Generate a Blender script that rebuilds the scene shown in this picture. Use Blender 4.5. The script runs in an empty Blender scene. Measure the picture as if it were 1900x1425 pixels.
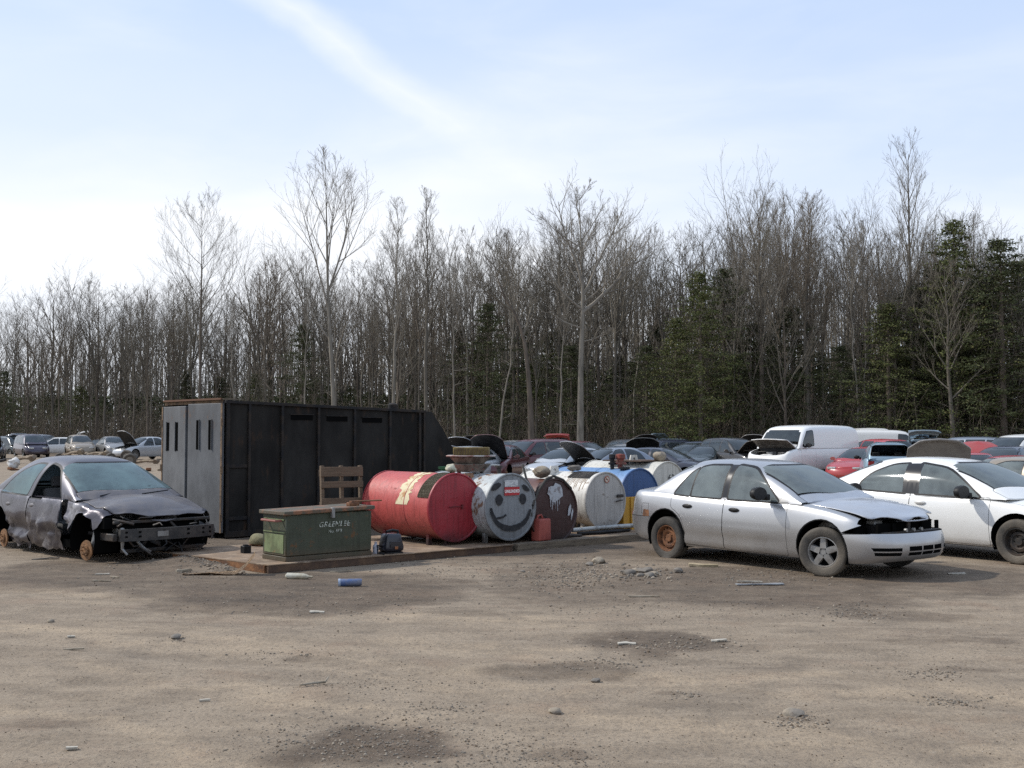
import bpy, bmesh, math, random
from mathutils import Vector, Matrix, noise
S = bpy.context.scene
DENOISE = False
COL = S.collection
R = math.radians

# ------------------------------------------------------------------ camera, sky, sun, exposure
CAM_F, CAM_HOR, CAM_H = 2050.0, 811.0, 1.70        # focal length and horizon in 1900x1425 pixels, eye height in metres
PITCH = math.atan((CAM_HOR - 712.5) / CAM_F)
cam_data = bpy.data.cameras.new('camera')
cam = bpy.data.objects.new('camera', cam_data)
COL.objects.link(cam)
cam.location = (0, 0, CAM_H)
cam.rotation_euler = (R(90) + PITCH, 0, 0)
cam_data.sensor_width = 36
cam_data.lens = 36 * CAM_F / 1900
cam_data.clip_start = .1
cam_data.clip_end = 3000
S.camera = cam

SUN_EL, SUN_AZ = 43.0, (-0.97, 0.22)               # azimuth as the direction towards the sun on the ground plane
sun_data = bpy.data.lights.new('sun', 'SUN')
sun_data.energy = 3.1
sun_data.angle = R(1.5)
sun_data.color = (1.0, .95, .87)
sun = bpy.data.objects.new('sun', sun_data)
COL.objects.link(sun)
sd = Vector((SUN_AZ[0] * math.cos(R(SUN_EL)), SUN_AZ[1] * math.cos(R(SUN_EL)), math.sin(R(SUN_EL)))).normalized()
sun.rotation_euler = sd.to_track_quat('Z', 'Y').to_euler()

W = bpy.data.worlds.new('World')
S.world = W
W.use_nodes = True
wt = W.node_tree
wt.nodes.clear()


class NT:
    """small helper for writing node trees"""
    def __init__(s, t): s.t = t
    def n(s, kind, **kw):
        nd = s.t.nodes.new(kind)
        for k, v in kw.items():
            if k.startswith('i_'):
                key = k[2:]
                key = int(key) if key.isdigit() else key.replace('_', ' ')
                nd.inputs[key].default_value = v
            else:
                setattr(nd, k, v)
        return nd
    def l(s, a, b): s.t.links.new(a, b)
    def math(s, op, a, b=None, clamp=False):
        m = s.t.nodes.new('ShaderNodeMath'); m.operation = op; m.use_clamp = clamp
        for k, x in enumerate((a, b)):
            if x is None: continue
            if isinstance(x, (int, float)): m.inputs[k].default_value = x
            else: s.l(x, m.inputs[k])
        return m.outputs[0]
    def ramp(s, fac, stops, interp='LINEAR'):
        r = s.t.nodes.new('ShaderNodeValToRGB'); r.color_ramp.interpolation = interp
        e = r.color_ramp.elements
        while len(e) < len(stops): e.new(.5)
        for el, (p, c) in zip(e, stops):
            el.position = p
            el.color = (c, c, c, 1) if isinstance(c, (int, float)) else (c[0], c[1], c[2], 1)
        s.l(fac, r.inputs[0])
        return r.outputs[0]
    def mix(s, fac, a, b, blend='MIX'):
        m = s.t.nodes.new('ShaderNodeMixRGB'); m.blend_type = blend
        for k, x in enumerate((fac, a, b)):
            if isinstance(x, (int, float)): m.inputs[k].default_value = x if k == 0 else (x, x, x, 1)
            elif isinstance(x, tuple): m.inputs[k].default_value = (x[0], x[1], x[2], 1)
            else: s.l(x, m.inputs[k])
        return m.outputs[0]
    def noise(s, vec, scale, detail=5, rough=.55, dist=0.0):
        m = s.n('ShaderNodeTexNoise'); m.inputs['Scale'].default_value = scale
        m.inputs['Detail'].default_value = detail; m.inputs['Roughness'].default_value = rough
        m.inputs['Distortion'].default_value = dist
        if vec is not None: s.l(vec, m.inputs['Vector'])
        return m.outputs['Fac']
    def mapping(s, vec, scale=(1, 1, 1), rot=(0, 0, 0), loc=(0, 0, 0)):
        m = s.n('ShaderNodeMapping'); m.inputs['Scale'].default_value = scale
        m.inputs['Rotation'].default_value = rot; m.inputs['Location'].default_value = loc
        s.l(vec, m.inputs['Vector'])
        return m.outputs[0]


def pix_ray(u, v):
    f = Vector((0, math.cos(PITCH), math.sin(PITCH))); up = Vector((0, -math.sin(PITCH), math.cos(PITCH)))
    return (f * CAM_F + Vector((1, 0, 0)) * (u - 950) + up * (712.5 - v)).normalized()


def at(u, v, z=0.0):
    d = pix_ray(u, v)
    k = (z - CAM_H) / d.z
    return Vector((d.x * k, d.y * k, z))


def atd(u, v, y):
    d = pix_ray(u, v)
    k = y / d.y
    return Vector((d.x * k, y, CAM_H + d.z * k))


n = NT(wt)
tc = n.n('ShaderNodeTexCoord')
vec = tc.outputs['Generated']
sky = n.n('ShaderNodeTexSky', sky_type='NISHITA', sun_disc=False)
sky.sun_elevation = R(SUN_EL)
sky.sun_rotation = math.atan2(SUN_AZ[0], SUN_AZ[1])
sky.air_density = 1.0; sky.dust_density = 1.5; sky.ozone_density = 2.0
sep = n.n('ShaderNodeSeparateXYZ'); n.l(vec, sep.inputs[0])
dx, dy, dz = sep.outputs
# thin high cloud: long soft wisps, a veil thickening towards the horizon, one broad drifting trail
cv = n.mapping(vec, scale=(1.3, 1.3, 4.2), rot=(0, R(-14), 0))
w1 = n.noise(cv, 1.5, 5, .5, .4)
w2 = n.noise(n.mapping(vec, scale=(2.2, 1.0, 7.5), rot=(0, R(-24), 0)), 2.4, 6, .52, .5)
wisps = n.ramp(n.math('ADD', n.math('MULTIPLY', w1, .65), n.math('MULTIPLY', w2, .35)), [(.40, 0.0), (.72, 1.0)], 'EASE')
low = n.ramp(dz, [(.0, 1.0), (.16, .92), (.27, .42), (.40, .0)], 'EASE')
leftw = n.ramp(n.math('ADD', dx, .5), [(.0, 1.0), (.42, .8), (.85, .35)], 'EASE')
veil = n.math('MULTIPLY', low, n.math('ADD', n.math('MULTIPLY', leftw, .75), n.math('MULTIPLY', w1, .55)))
p1, p2 = pix_ray(520, 0), pix_ray(905, 268)
nn = p1.cross(p2).normalized()
dt = n.n('ShaderNodeVectorMath', operation='DOT_PRODUCT'); n.l(vec, dt.inputs[0]); dt.inputs[1].default_value = nn
wob = n.math('MULTIPLY', n.math('SUBTRACT', n.noise(vec, 9, 5), .5), .04)
dist = n.math('ABSOLUTE', n.math('ADD', dt.outputs['Value'], wob))
trail = n.ramp(dist, [(.0, 1.0), (.007, .7), (.024, 0.0)], 'EASE')
al = n.n('ShaderNodeVectorMath', operation='DOT_PRODUCT'); n.l(vec, al.inputs[0]); al.inputs[1].default_value = (p2 - p1).normalized()
a0 = (p2 - p1).normalized()
fade = n.ramp(n.math('ADD', al.outputs['Value'], .5), [(.5 + p1.dot(a0) - .3, 1.0), (.5 + p1.dot(a0) + .04, 1.0), (.5 + p2.dot(a0) + .09, 0.0)], 'EASE')
trail = n.math('MULTIPLY', n.math('MULTIPLY', trail, fade), n.math('ADD', .45, w2))
cl = n.math('ADD', n.math('MULTIPLY', wisps, .42), n.math('ADD', veil, n.math('MULTIPLY', trail, .50)), clamp=True)
skyc = n.mix(.72, sky.outputs[0], (6.1, 7.6, 10.3))
mixc = n.mix(cl, skyc, (8.7, 9.0, 9.5))
bg = n.n('ShaderNodeBackground'); bg.inputs['Strength'].default_value = .1
n.l(mixc, bg.inputs['Color'])
wo = n.n('ShaderNodeOutputWorld'); n.l(bg.outputs[0], wo.inputs[0])

S.view_settings.view_transform = 'Standard'
S.view_settings.look = 'None'
S.view_settings.gamma = 1
S.view_settings.use_curve_mapping = False
S.view_settings.exposure = 0.22
S.render.engine = 'CYCLES'
S.cycles.use_denoising = DENOISE
S.cycles.max_bounces = 8
S.cycles.transparent_max_bounces = 16
S.cycles.sample_clamp_indirect = 6

# ------------------------------------------------------------------ materials
_mats = {}


def pmat(name, col, rough=.6, metal=0.0, col2=None, scale=3.0, thr=(.42, .62), col3=None, scale3=9.0, thr3=(.6, .66),
         bump=0.0, bscale=30.0, coat=0.0, detail=6, stretch=(1, 1, 1), rough2=None, double=False, spec=.5):
    """principled material whose colour varies by one or two noise masks (wear, rust, dirt)"""
    if name in _mats: return _mats[name]
    m = bpy.data.materials.new(name); m.use_nodes = True
    t = NT(m.node_tree); b = m.node_tree.nodes['Principled BSDF']
    tc = t.n('ShaderNodeTexCoord'); v = t.mapping(tc.outputs['Object'], scale=stretch)
    c = (col[0], col[1], col[2], 1)
    src = None
    b.inputs['Base Color'].default_value = c
    b.inputs['Roughness'].default_value = rough
    b.inputs['Metallic'].default_value = metal
    b.inputs['Specular IOR Level'].default_value = spec
    if coat: b.inputs['Coat Weight'].default_value = coat; b.inputs['Coat Roughness'].default_value = .08
    if col2 is not None:
        f = t.ramp(t.noise(v, scale, detail, .62), [(thr[0], 0.0), (thr[1], 1.0)])
        src = t.mix(f, tuple(col), tuple(col2))
        if rough2 is not None:
            t.l(t.math('ADD', t.math('MULTIPLY', f, rough2 - rough), rough), b.inputs['Roughness'])
            if metal: t.l(t.math('MULTIPLY', t.math('SUBTRACT', 1.0, f), metal), b.inputs['Metallic'])
    if col3 is not None:
        g = t.ramp(t.noise(v, scale3, 8, .68), [(thr3[0], 0.0), (thr3[1], 1.0)])
        src = t.mix(g, src if src is not None else tuple(col), tuple(col3))
    if src is not None: t.l(src, b.inputs['Base Color'])
    if bump:
        bp = t.n('ShaderNodeBump'); bp.inputs['Strength'].default_value = bump; bp.inputs['Distance'].default_value = .02
        t.l(t.noise(v, bscale, 6, .6), bp.inputs['Height']); t.l(bp.outputs[0], b.inputs['Normal'])
    _mats[name] = m
    return m


def glassmat(name, tint=(.42, .47, .47), dust=.22, dcol=(.34, .38, .38)):
    if name in _mats: return _mats[name]
    m = bpy.data.materials.new(name); m.use_nodes = True
    t = NT(m.node_tree); m.node_tree.nodes.clear()
    tc = t.n('ShaderNodeTexCoord')
    tr = t.n('ShaderNodeBsdfTransparent'); tr.inputs[0].default_value = (*tint, 1)
    gl = t.n('ShaderNodeBsdfGlossy'); gl.inputs['Roughness'].default_value = .04; gl.inputs[0].default_value = (.9, .95, 1, 1)
    df = t.n('ShaderNodeBsdfDiffuse'); df.inputs[0].default_value = (*dcol, 1)
    lw = t.n('ShaderNodeFresnel'); lw.inputs[0].default_value = 1.65
    mx = t.n('ShaderNodeMixShader'); t.l(lw.outputs[0], mx.inputs[0]); t.l(tr.outputs[0], mx.inputs[1]); t.l(gl.outputs[0], mx.inputs[2])
    d = t.ramp(t.noise(tc.outputs['Object'], 2.2, 6, .6), [(.3, dust * .5), (.75, min(1, dust * 1.7))])
    m2 = t.n('ShaderNodeMixShader'); t.l(d, m2.inputs[0]); t.l(mx.outputs[0], m2.inputs[1]); t.l(df.outputs[0], m2.inputs[2])
    o = t.n('ShaderNodeOutputMaterial'); t.l(m2.outputs[0], o.inputs[0])
    _mats[name] = m
    return m


def paint(name, col, metal=.0, rough=.32, dirt=.5, dirtcol=(.17, .14, .11), coat=.5):
    """car paint with road dust gathering low down on the panels and a few scuffs"""
    if name in _mats: return _mats[name]
    m = bpy.data.materials.new(name); m.use_nodes = True
    t = NT(m.node_tree); b = m.node_tree.nodes['Principled BSDF']
    tc = t.n('ShaderNodeTexCoord'); v = tc.outputs['Object']
    s = t.n('ShaderNodeSeparateXYZ'); t.l(v, s.inputs[0])
    low = t.ramp(s.outputs[2], [(.15, 1.0), (.62, .12), (1.0, .12)], 'EASE')
    nz = t.ramp(t.noise(v, 3.5, 7, .65), [(.32, .15), (.75, 1.0)])
    f = t.math('MULTIPLY', t.math('MULTIPLY', low, nz), dirt, clamp=True)
    c = t.mix(f, tuple(col), dirtcol)
    t.l(c, b.inputs['Base Color'])
    b.inputs['Metallic'].default_value = metal
    t.l(t.math('ADD', t.math('MULTIPLY', f, .5), rough), b.inputs['Roughness'])
    if metal: t.l(t.math('MULTIPLY', t.math('SUBTRACT', 1.0, f, True), metal), b.inputs['Metallic'])
    b.inputs['Coat Weight'].default_value = coat; b.inputs['Coat Roughness'].default_value = .07
    _mats[name] = m
    return m


BLACK = pmat('black_plastic', (.010, .010, .011), .5, col2=(.022, .022, .023), scale=6, spec=.22)
VOID = pmat('dark_cavity', (.006, .006, .006), .9, spec=.0)
GAP = pmat('panel_gap', (.01, .01, .01), .8, spec=.1)
RUBBER = pmat('tyre_rubber', (.022, .021, .020), .85, col2=(.085, .075, .062), scale=4, thr=(.35, .75), bump=.3, bscale=60)
RUBBER_DUSTY = pmat('dusty_tyre_rubber', (.045, .042, .038), .9, col2=(.15, .128, .10), scale=3, thr=(.35, .7), bump=.3, bscale=60)
RUST = pmat('rusty_steel', (.20, .085, .035), .85, col2=(.09, .04, .02), scale=14, bump=.4, bscale=60)
STEEL = pmat('dull_steel', (.30, .30, .29), .5, .7, col2=(.12, .10, .08), scale=6, thr=(.45, .75), rough2=.8)
ALLOY = pmat('alloy_rim', (.34, .335, .32), .45, .6, col2=(.14, .12, .10), scale=7, thr=(.40, .7), rough2=.8)
DKSTEEL = pmat('dark_steel', (.035, .034, .033), .6, .4, col2=(.06, .045, .035), scale=8, bump=.2)
GLASS = glassmat('car_glass', (.45, .50, .50), .42, (.25, .29, .29))
GLASS_DARK = glassmat('dark_car_glass', (.25, .29, .30), .12, (.16, .20, .21))
INTER = pmat('seat_cloth', (.09, .09, .095), .9, col2=(.13, .13, .13), scale=8)
LAMP = pmat('headlamp_lens', (.55, .56, .55), .15, .3, col2=(.25, .25, .24), scale=18, coat=.6)
TAILRED = pmat('tail_lamp_lens', (.25, .01, .01), .2, coat=.5)


# ------------------------------------------------------------------ mesh helpers
def link(name, me, parent=None, loc=None, rot=None):
    o = bpy.data.objects.new(name, me)
    COL.objects.link(o)
    if parent is not None: o.parent = parent
    if loc is not None: o.location = loc
    if rot is not None: o.rotation_euler = rot
    return o


def obj(name, bm, mats, parent=None, smooth=True, loc=None, rot=None, angle=40):
    me = bpy.data.meshes.new(name)
    lay = bm.verts.layers.float_vector.get('cn')
    nrm = None
    if lay is not None: nrm = [tuple(v[lay]) for v in bm.verts]
    bm.to_mesh(me); bm.free()
    for m in (mats if isinstance(mats, (list, tuple)) else [mats]): me.materials.append(m)
    if smooth:
        me.polygons.foreach_set('use_smooth', [True] * len(me.polygons))
        if nrm is not None: me.normals_split_custom_set_from_vertices(nrm)
        else: me.set_sharp_from_angle(angle=R(angle))
    me.update()
    return link(name, me, parent, loc, rot)


def thing(name, label, cat, loc=(0, 0, 0), rz=0.0, group=None, kind=None, rot=None):
    o = bpy.data.objects.new(name, None)
    COL.objects.link(o); o.location = loc; o.rotation_euler = rot or (0, 0, rz)
    o.empty_display_size = .2
    return tag(o, label, cat, group, kind)


def tag(o, label=None, cat=None, group=None, kind=None):
    if label: o['label'] = label
    if cat: o['category'] = cat
    if group: o['group'] = group
    if kind: o['kind'] = kind
    return o


def dup(src, parent=None):
    c = src.copy(); COL.objects.link(c); c.parent = parent
    for ch in src.children: dup(ch, c)
    return c


def quad(bm, a, b, c, d, mi=0):
    f = bm.faces.new([bm.verts.new(p) for p in (a, b, c, d)]); f.material_index = mi
    return f


def box(bm, x0, x1, y0, y1, z0, z1, mi=0, bev=0.0, M=None, seg=1):
    vs = [bm.verts.new((x, y, z)) for z in (z0, z1) for y in (y0, y1) for x in (x0, x1)]
    fs = []
    for idx in ((0, 2, 3, 1), (4, 5, 7, 6), (0, 1, 5, 4), (2, 6, 7, 3), (0, 4, 6, 2), (1, 3, 7, 5)):
        f = bm.faces.new([vs[i] for i in idx]); f.material_index = mi; fs.append(f)
    if bev:
        es = list({e for f in fs for e in f.edges})
        r = bmesh.ops.bevel(bm, geom=es, offset=bev, segments=seg, affect='EDGES', profile=.6)
        for f in r['faces']: f.material_index = mi
        vs = list({v for f in r['faces'] for v in f.verts} | {v for v in vs if v.is_valid})
    if M is not None:
        for v in vs: v.co = M @ v.co
    return vs


def tube(bm, pts, r, seg=8, mi=0, cap=True, closed=False):
    pts = [Vector(p) for p in pts]
    rs = r if isinstance(r, (list, tuple)) else [r] * len(pts)
    rings = []
    n_ = len(pts)
    up = Vector((0, 0, 1))
    for i, p in enumerate(pts):
        d = (pts[(i + 1) % n_] - pts[i - 1]) if closed else (pts[min(i + 1, n_ - 1)] - pts[max(i - 1, 0)])
        d.normalize()
        ref = up if abs(d.dot(up)) < .95 else Vector((1, 0, 0))
        a = d.cross(ref).normalized(); b = a.cross(d)
        rings.append([bm.verts.new(p + (a * math.cos(2 * math.pi * k / seg) + b * math.sin(2 * math.pi * k / seg)) * rs[i]) for k in range(seg)])
    for i in range(n_ if closed else n_ - 1):
        A, B = rings[i], rings[(i + 1) % n_]
        for k in range(seg):
            f = bm.faces.new((A[k], A[(k + 1) % seg], B[(k + 1) % seg], B[k])); f.material_index = mi
    if cap and not closed:
        for rg in (rings[0][::-1], rings[-1]):
            f = bm.faces.new(rg); f.material_index = mi


def lathe(bm, prof, seg=32, axis='Y', mi=0, M=None, cap=False):
    """prof: (radius, offset along the axis)"""
    rings = []
    for r, h in prof:
        rg = []
        for k in range(seg):
            a = 2 * math.pi * k / seg
            c, s = math.cos(a) * r, math.sin(a) * r
            p = {'Y': Vector((c, h, s)), 'Z': Vector((c, s, h)), 'X': Vector((h, c, s))}[axis]
            rg.append(bm.verts.new(M @ p if M is not None else p))
        rings.append(rg)
    for i in range(len(rings) - 1):
        for k in range(seg):
            f = bm.faces.new((rings[i][k], rings[i][(k + 1) % seg], rings[i + 1][(k + 1) % seg], rings[i + 1][k]))
            f.material_index = mi
    if cap:
        for rg in (rings[0], rings[-1]):
            f = bm.faces.new(rg); f.material_index = mi
    return rings


def spl(pts, x):
    """smooth interpolation through (x, y) points"""
    if x <= pts[0][0]: return pts[0][1]
    if x >= pts[-1][0]: return pts[-1][1]
    for i in range(len(pts) - 1):
        if x <= pts[i + 1][0]: break
    x0, y0 = pts[i]; x1, y1 = pts[i + 1]
    def sl(j):
        if j <= 0 or j >= len(pts) - 1:
            k = min(max(j, 0), len(pts) - 1); a = max(k - 1, 0); b = min(k + 1, len(pts) - 1)
            return (pts[b][1] - pts[a][1]) / (pts[b][0] - pts[a][0])
        m0 = (pts[j][1] - pts[j - 1][1]) / (pts[j][0] - pts[j - 1][0]); m1 = (pts[j + 1][1] - pts[j][1]) / (pts[j + 1][0] - pts[j][0])
        return 0 if m0 * m1 <= 0 else 2 * m0 * m1 / (m0 + m1)
    h = x1 - x0; t = (x - x0) / h; m0, m1 = sl(i) * h, sl(i + 1) * h
    return (2 * t**3 - 3 * t**2 + 1) * y0 + (t**3 - 2 * t**2 + t) * m0 + (-2 * t**3 + 3 * t**2) * y1 + (t**3 - t**2) * m1


def roundpoly(pts, r=.04, seg=4):
    out = []
    n_ = len(pts)
    for i in range(n_):
        rr = r
        p = Vector(pts[i][:2]); a = Vector(pts[i - 1][:2]); b = Vector(pts[(i + 1) % n_][:2])
        if len(pts[i]) > 2: rr = pts[i][2]
        if rr <= 0: out.append(p); continue
        da, db = (a - p), (b - p)
        k = min(rr, da.length * .45, db.length * .45)
        s, e = p + da.normalized() * k, p + db.normalized() * k
        for j in range(seg + 1):
            t = j / seg
            out.append((1 - t)**2 * s + 2 * t * (1 - t) * p + t * t * e)
    return out


def offpoly(pts, d):
    """offset a closed polygon by d (positive grows it)"""
    n_ = len(pts)
    area = sum(pts[i][0] * pts[(i + 1) % n_][1] - pts[(i + 1) % n_][0] * pts[i][1] for i in range(n_))
    sg = 1 if area > 0 else -1
    out = []
    for i in range(n_):
        p = Vector(pts[i][:2]); a = Vector(pts[i - 1][:2]); b = Vector(pts[(i + 1) % n_][:2])
        e1 = (p - a); e2 = (b - p)
        if e1.length < 1e-7 or e2.length < 1e-7: out.append(p.copy()); continue
        e1.normalize(); e2.normalize()
        n1 = Vector((e1.y, -e1.x)) * sg; n2 = Vector((e2.y, -e2.x)) * sg
        m = n1 + n2
        if m.length < 1e-6: m = n1
        m.normalize()
        out.append(p + m * d / max(.5, m.dot(n1)))
    return out


def pip(pts, x, y):
    c = False
    j = len(pts) - 1
    for i in range(len(pts)):
        xi, yi = pts[i][0], pts[i][1]; xj, yj = pts[j][0], pts[j][1]
        if (yi > y) != (yj > y) and x < (xj - xi) * (y - yi) / (yj - yi) + xi: c = not c
        j = i
    return c


def mark(bm, poly, ax, pid, filt=None):
    """cut the outline of poly (seen along the third axis) into the mesh and give the faces inside the part id pid"""
    i, j = ax
    lay = bm.faces.layers.int['part']
    m = .003
    bx0 = min(p[0] for p in poly) - m; bx1 = max(p[0] for p in poly) + m
    by0 = min(p[1] for p in poly) - m; by1 = max(p[1] for p in poly) + m
    def fb(f):
        xs = [v.co[i] for v in f.verts]; ys = [v.co[j] for v in f.verts]
        return min(xs), max(xs), min(ys), max(ys)
    def ok(f):
        a, b, c, d = fb(f)
        if a > bx1 or b < bx0 or c > by1 or d < by0: return False
        return filt is None or filt(f.calc_center_median(), f.normal)
    faces = [f for f in bm.faces if ok(f)]
    n_ = len(poly)
    for k in range(n_):
        p, q = poly[k], poly[(k + 1) % n_]
        dx_, dy_ = q[0] - p[0], q[1] - p[1]
        if abs(dx_) + abs(dy_) < 1e-6: continue
        sx0, sx1 = min(p[0], q[0]) - m, max(p[0], q[0]) + m
        sy0, sy1 = min(p[1], q[1]) - m, max(p[1], q[1]) + m
        near, far = [], []
        for f in faces:
            a, b, c, d = fb(f)
            (far if (a > sx1 or b < sx0 or c > sy1 or d < sy0) else near).append(f)
        if not near: continue
        co = Vector((0, 0, 0)); no = Vector((0, 0, 0))
        co[i], co[j] = p[0], p[1]; no[i], no[j] = -dy_, dx_
        geom = list({v for f in near for v in f.verts}) + list({e for f in near for e in f.edges}) + near
        r = bmesh.ops.bisect_plane(bm, geom=geom, dist=1e-5, plane_co=co, plane_no=no.normalized())
        got = {f for f in r['geom'] if isinstance(f, bmesh.types.BMFace)} | {f for f in near if f.is_valid}
        faces = far + list(got)
    cnt = 0
    for f in faces:
        if not f.is_valid: continue
        c = f.calc_center_median()
        if pip(poly, c[i], c[j]): f[lay] = pid; cnt += 1
    return cnt


def split_parts(bm, groups):
    """groups: {key: [(pid, material), ...]} -> {key: (bmesh, materials)}; faces of pid 99 are thrown away"""
    lay = bm.faces.layers.int['part']
    cn = bm.verts.layers.float_vector.new('cn')
    bm.normal_update()
    for v in bm.verts: v[cn] = v.normal
    out = {}
    for key, lst in groups.items():
        ids = {pid: k for k, (pid, _) in enumerate(lst)}
        nb = bmesh.new(); ncn = nb.verts.layers.float_vector.new('cn')
        vm = {}
        for f in bm.faces:
            side = key[1] if isinstance(key, tuple) else 0
            if f[lay] not in ids: continue
            if side and f.calc_center_median().y * side < 0: continue
            vs = []
            for v in f.verts:
                w = vm.get(v)
                if w is None:
                    w = nb.verts.new(v.co); w[ncn] = v[cn]; vm[v] = w
                vs.append(w)
            try: nf = nb.faces.new(vs)
            except ValueError: continue
            nf.material_index = ids[f[lay]]
        if len(nb.faces): out[key] = (nb, [m for _, m in lst])
        else: nb.free()
    return out

# ------------------------------------------------------------------ cars
SIDE_PROF = [(0, .075), (.06, .045), (.14, .028), (.30, .010), (.48, .0), (.62, .004), (.78, .020), (.88, .036), (.94, .052), (.98, .072), (1, .095)]
END_PROF = [(0, .11), (.06, .06), (.14, .03), (.30, .0), (.50, .0), (.60, .012), (.72, .03), (.85, .055), (.94, .09), (.98, .12), (1, .155)]


def perim(sp, q):
    """half outline in plan from the middle of the tail to the middle of the nose"""
    xr, xf, rr, rf = sp['xr'], sp['xf'], sp['rr'], sp['rf']
    nr, nf = sp.get('nr', 2.6), sp.get('nf', 2.6)
    ne = max(5, int(13 * q)); out = []
    w = sp['w']
    wr, wf = spl(w, xr + rr), spl(w, xf - rf)
    for k in range(ne):
        a = math.pi / 2 * k / ne
        out.append((xr + rr - rr * math.cos(a)**(2 / nr), wr * math.sin(a)**(2 / nr)))
    ns = max(8, int(46 * q))
    for k in range(ns + 1):
        x = xr + rr + (xf - rf - xr - rr) * k / ns
        out.append((x, spl(w, x)))
    for k in range(ne - 1, -1, -1):
        a = math.pi / 2 * k / ne
        out.append((xf - rf + rf * math.cos(a)**(2 / nf), wf * math.sin(a)**(2 / nf)))
    return out


def shell(sp, q=1.0):
    bm = bmesh.new(); bm.faces.layers.int.new('part')
    P = perim(sp, q)
    n_ = len(P)
    ts = sorted(set([p[0] for p in SIDE_PROF]) | ({.22, .39, .55, .70} if q > .6 else set()))
    K = max(4, int(12 * q))
    for sg in (1, -1):
        rows = []
        for i, (x, y) in enumerate(P):
            a = P[max(i - 1, 0)]; b = P[min(i + 1, n_ - 1)]
            t = Vector((b[0] - a[0], b[1] - a[1]))
            if i == 0: t = Vector((0, 1))
            if i == n_ - 1: t = Vector((0, -1))
            t.normalize(); nx, ny = -t.y, t.x
            e = nx * nx
            prof = sp.get('side', SIDE_PROF); ep = sp.get('front', END_PROF) if nx > 0 else sp.get('rear', END_PROF)
            zb = spl(sp['zb'], x); zs = spl(sp['zs'], x)
            row = []
            for tt in ts:
                ins = spl(prof, tt) * (1 - e) + spl(ep, tt) * e
                row.append((x - nx * ins, max(0, y - ny * ins), zb + (zs - zb) * tt))
            xs, ys, _ = row[-1]
            cr = spl(sp['crown'], xs)
            for k in range(1, K + 1):
                f = k / K
                row.append((xs, ys * (1 - f), zs + cr * (1 - (1 - f)**2.4)))
            rows.append([bm.verts.new((p[0], p[1] * sg, p[2])) for p in row])
        for i in range(n_ - 1):
            for k in range(len(rows[0]) - 1):
                A = [rows[i][k], rows[i + 1][k], rows[i + 1][k + 1], rows[i][k + 1]]
                if sg > 0: A = A[::-1]
                bm.faces.new(A)
    bmesh.ops.remove_doubles(bm, verts=bm.verts, dist=.0008)
    if sp.get('house'): house(bm, sp, q)
    bm.normal_update()
    return bm


def house(bm, sp, q):
    """cabin: roof, pillars and glass as one surface swept along the roof line"""
    pr = sp['house']                     # (x, z) from the foot of the windscreen over the roof to the foot of the rear window
    zb = sp['belt']; zr = max(p[1] for p in pr)
    wt = sp['wt']; wi = sp.get('winset', .07); nexp = sp.get('hexp', 4.5)
    # arc-length parametrisation, smoothed
    L = [0]
    for a, b in zip(pr, pr[1:]): L.append(L[-1] + math.dist(a, b))
    px = [(l, p[0]) for l, p in zip(L, pr)]; pz = [(l, p[1]) for l, p in zip(L, pr)]
    nu = max(22, int(64 * q)); na = max(8, int(20 * q))
    xmid = (pr[0][0] + pr[-1][0]) / 2
    bf, bb = sp.get('bowf', .13), sp.get('bowb', .10)
    xf0, xf1 = pr[0][0], sp['xws']; xb0, xb1 = pr[-1][0], sp['xrw']
    for sg in (1, -1):
        rows = []
        for u in range(nu + 1):
            l = L[-1] * u / nu
            x = spl(px, l); z = spl(pz, l)
            row = []
            for k in range(na + 1):
                a = math.pi / 2 * (k / na)
                s = math.sin(a)**(2 / nexp); c = math.cos(a)**(2 / nexp) if k < na else 0
                zl = zb + (z - zb) * s
                wb = spl(sp['w'], x) - wi
                hf = max(0, (zl - zb)) / (zr - zb)
                y = c * (wb - (wb - wt) * hf**1.15)
                yy = (y / wb)**2
                kf = min(1, max(0, (x - xf1) / (xf0 - xf1) * 1.0)) if x > xf1 else 0
                kb = min(1, max(0, (x - xb1) / (xb0 - xb1))) if x < xb1 else 0
                x2 = x + bf * (1 - yy) * (.35 + .65 * kf) * (1 if x > xmid else 0) * min(1, max(0, (x - xmid) / .6)) - bb * (1 - yy) * (.35 + .65 * kb) * min(1, max(0, (xmid - x) / .6))
                cr = sp.get('rcrown', .025) * (1 - min(1, (y / wt))**2) * min(1, max(0, (zl - zb) / (zr - zb)))
                row.append(bm.verts.new((x2, y * sg, zl + cr - sp.get('rcrown', .025) * .5)))
            rows.append(row)
        for u in range(nu):
            for k in range(na):
                A = [rows[u][k], rows[u][k + 1], rows[u + 1][k + 1], rows[u + 1][k]]
                if sg > 0: A = A[::-1]
                try: bm.faces.new(A)
                except ValueError: pass
    bmesh.ops.remove_doubles(bm, verts=bm.verts, dist=.0008)


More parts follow.
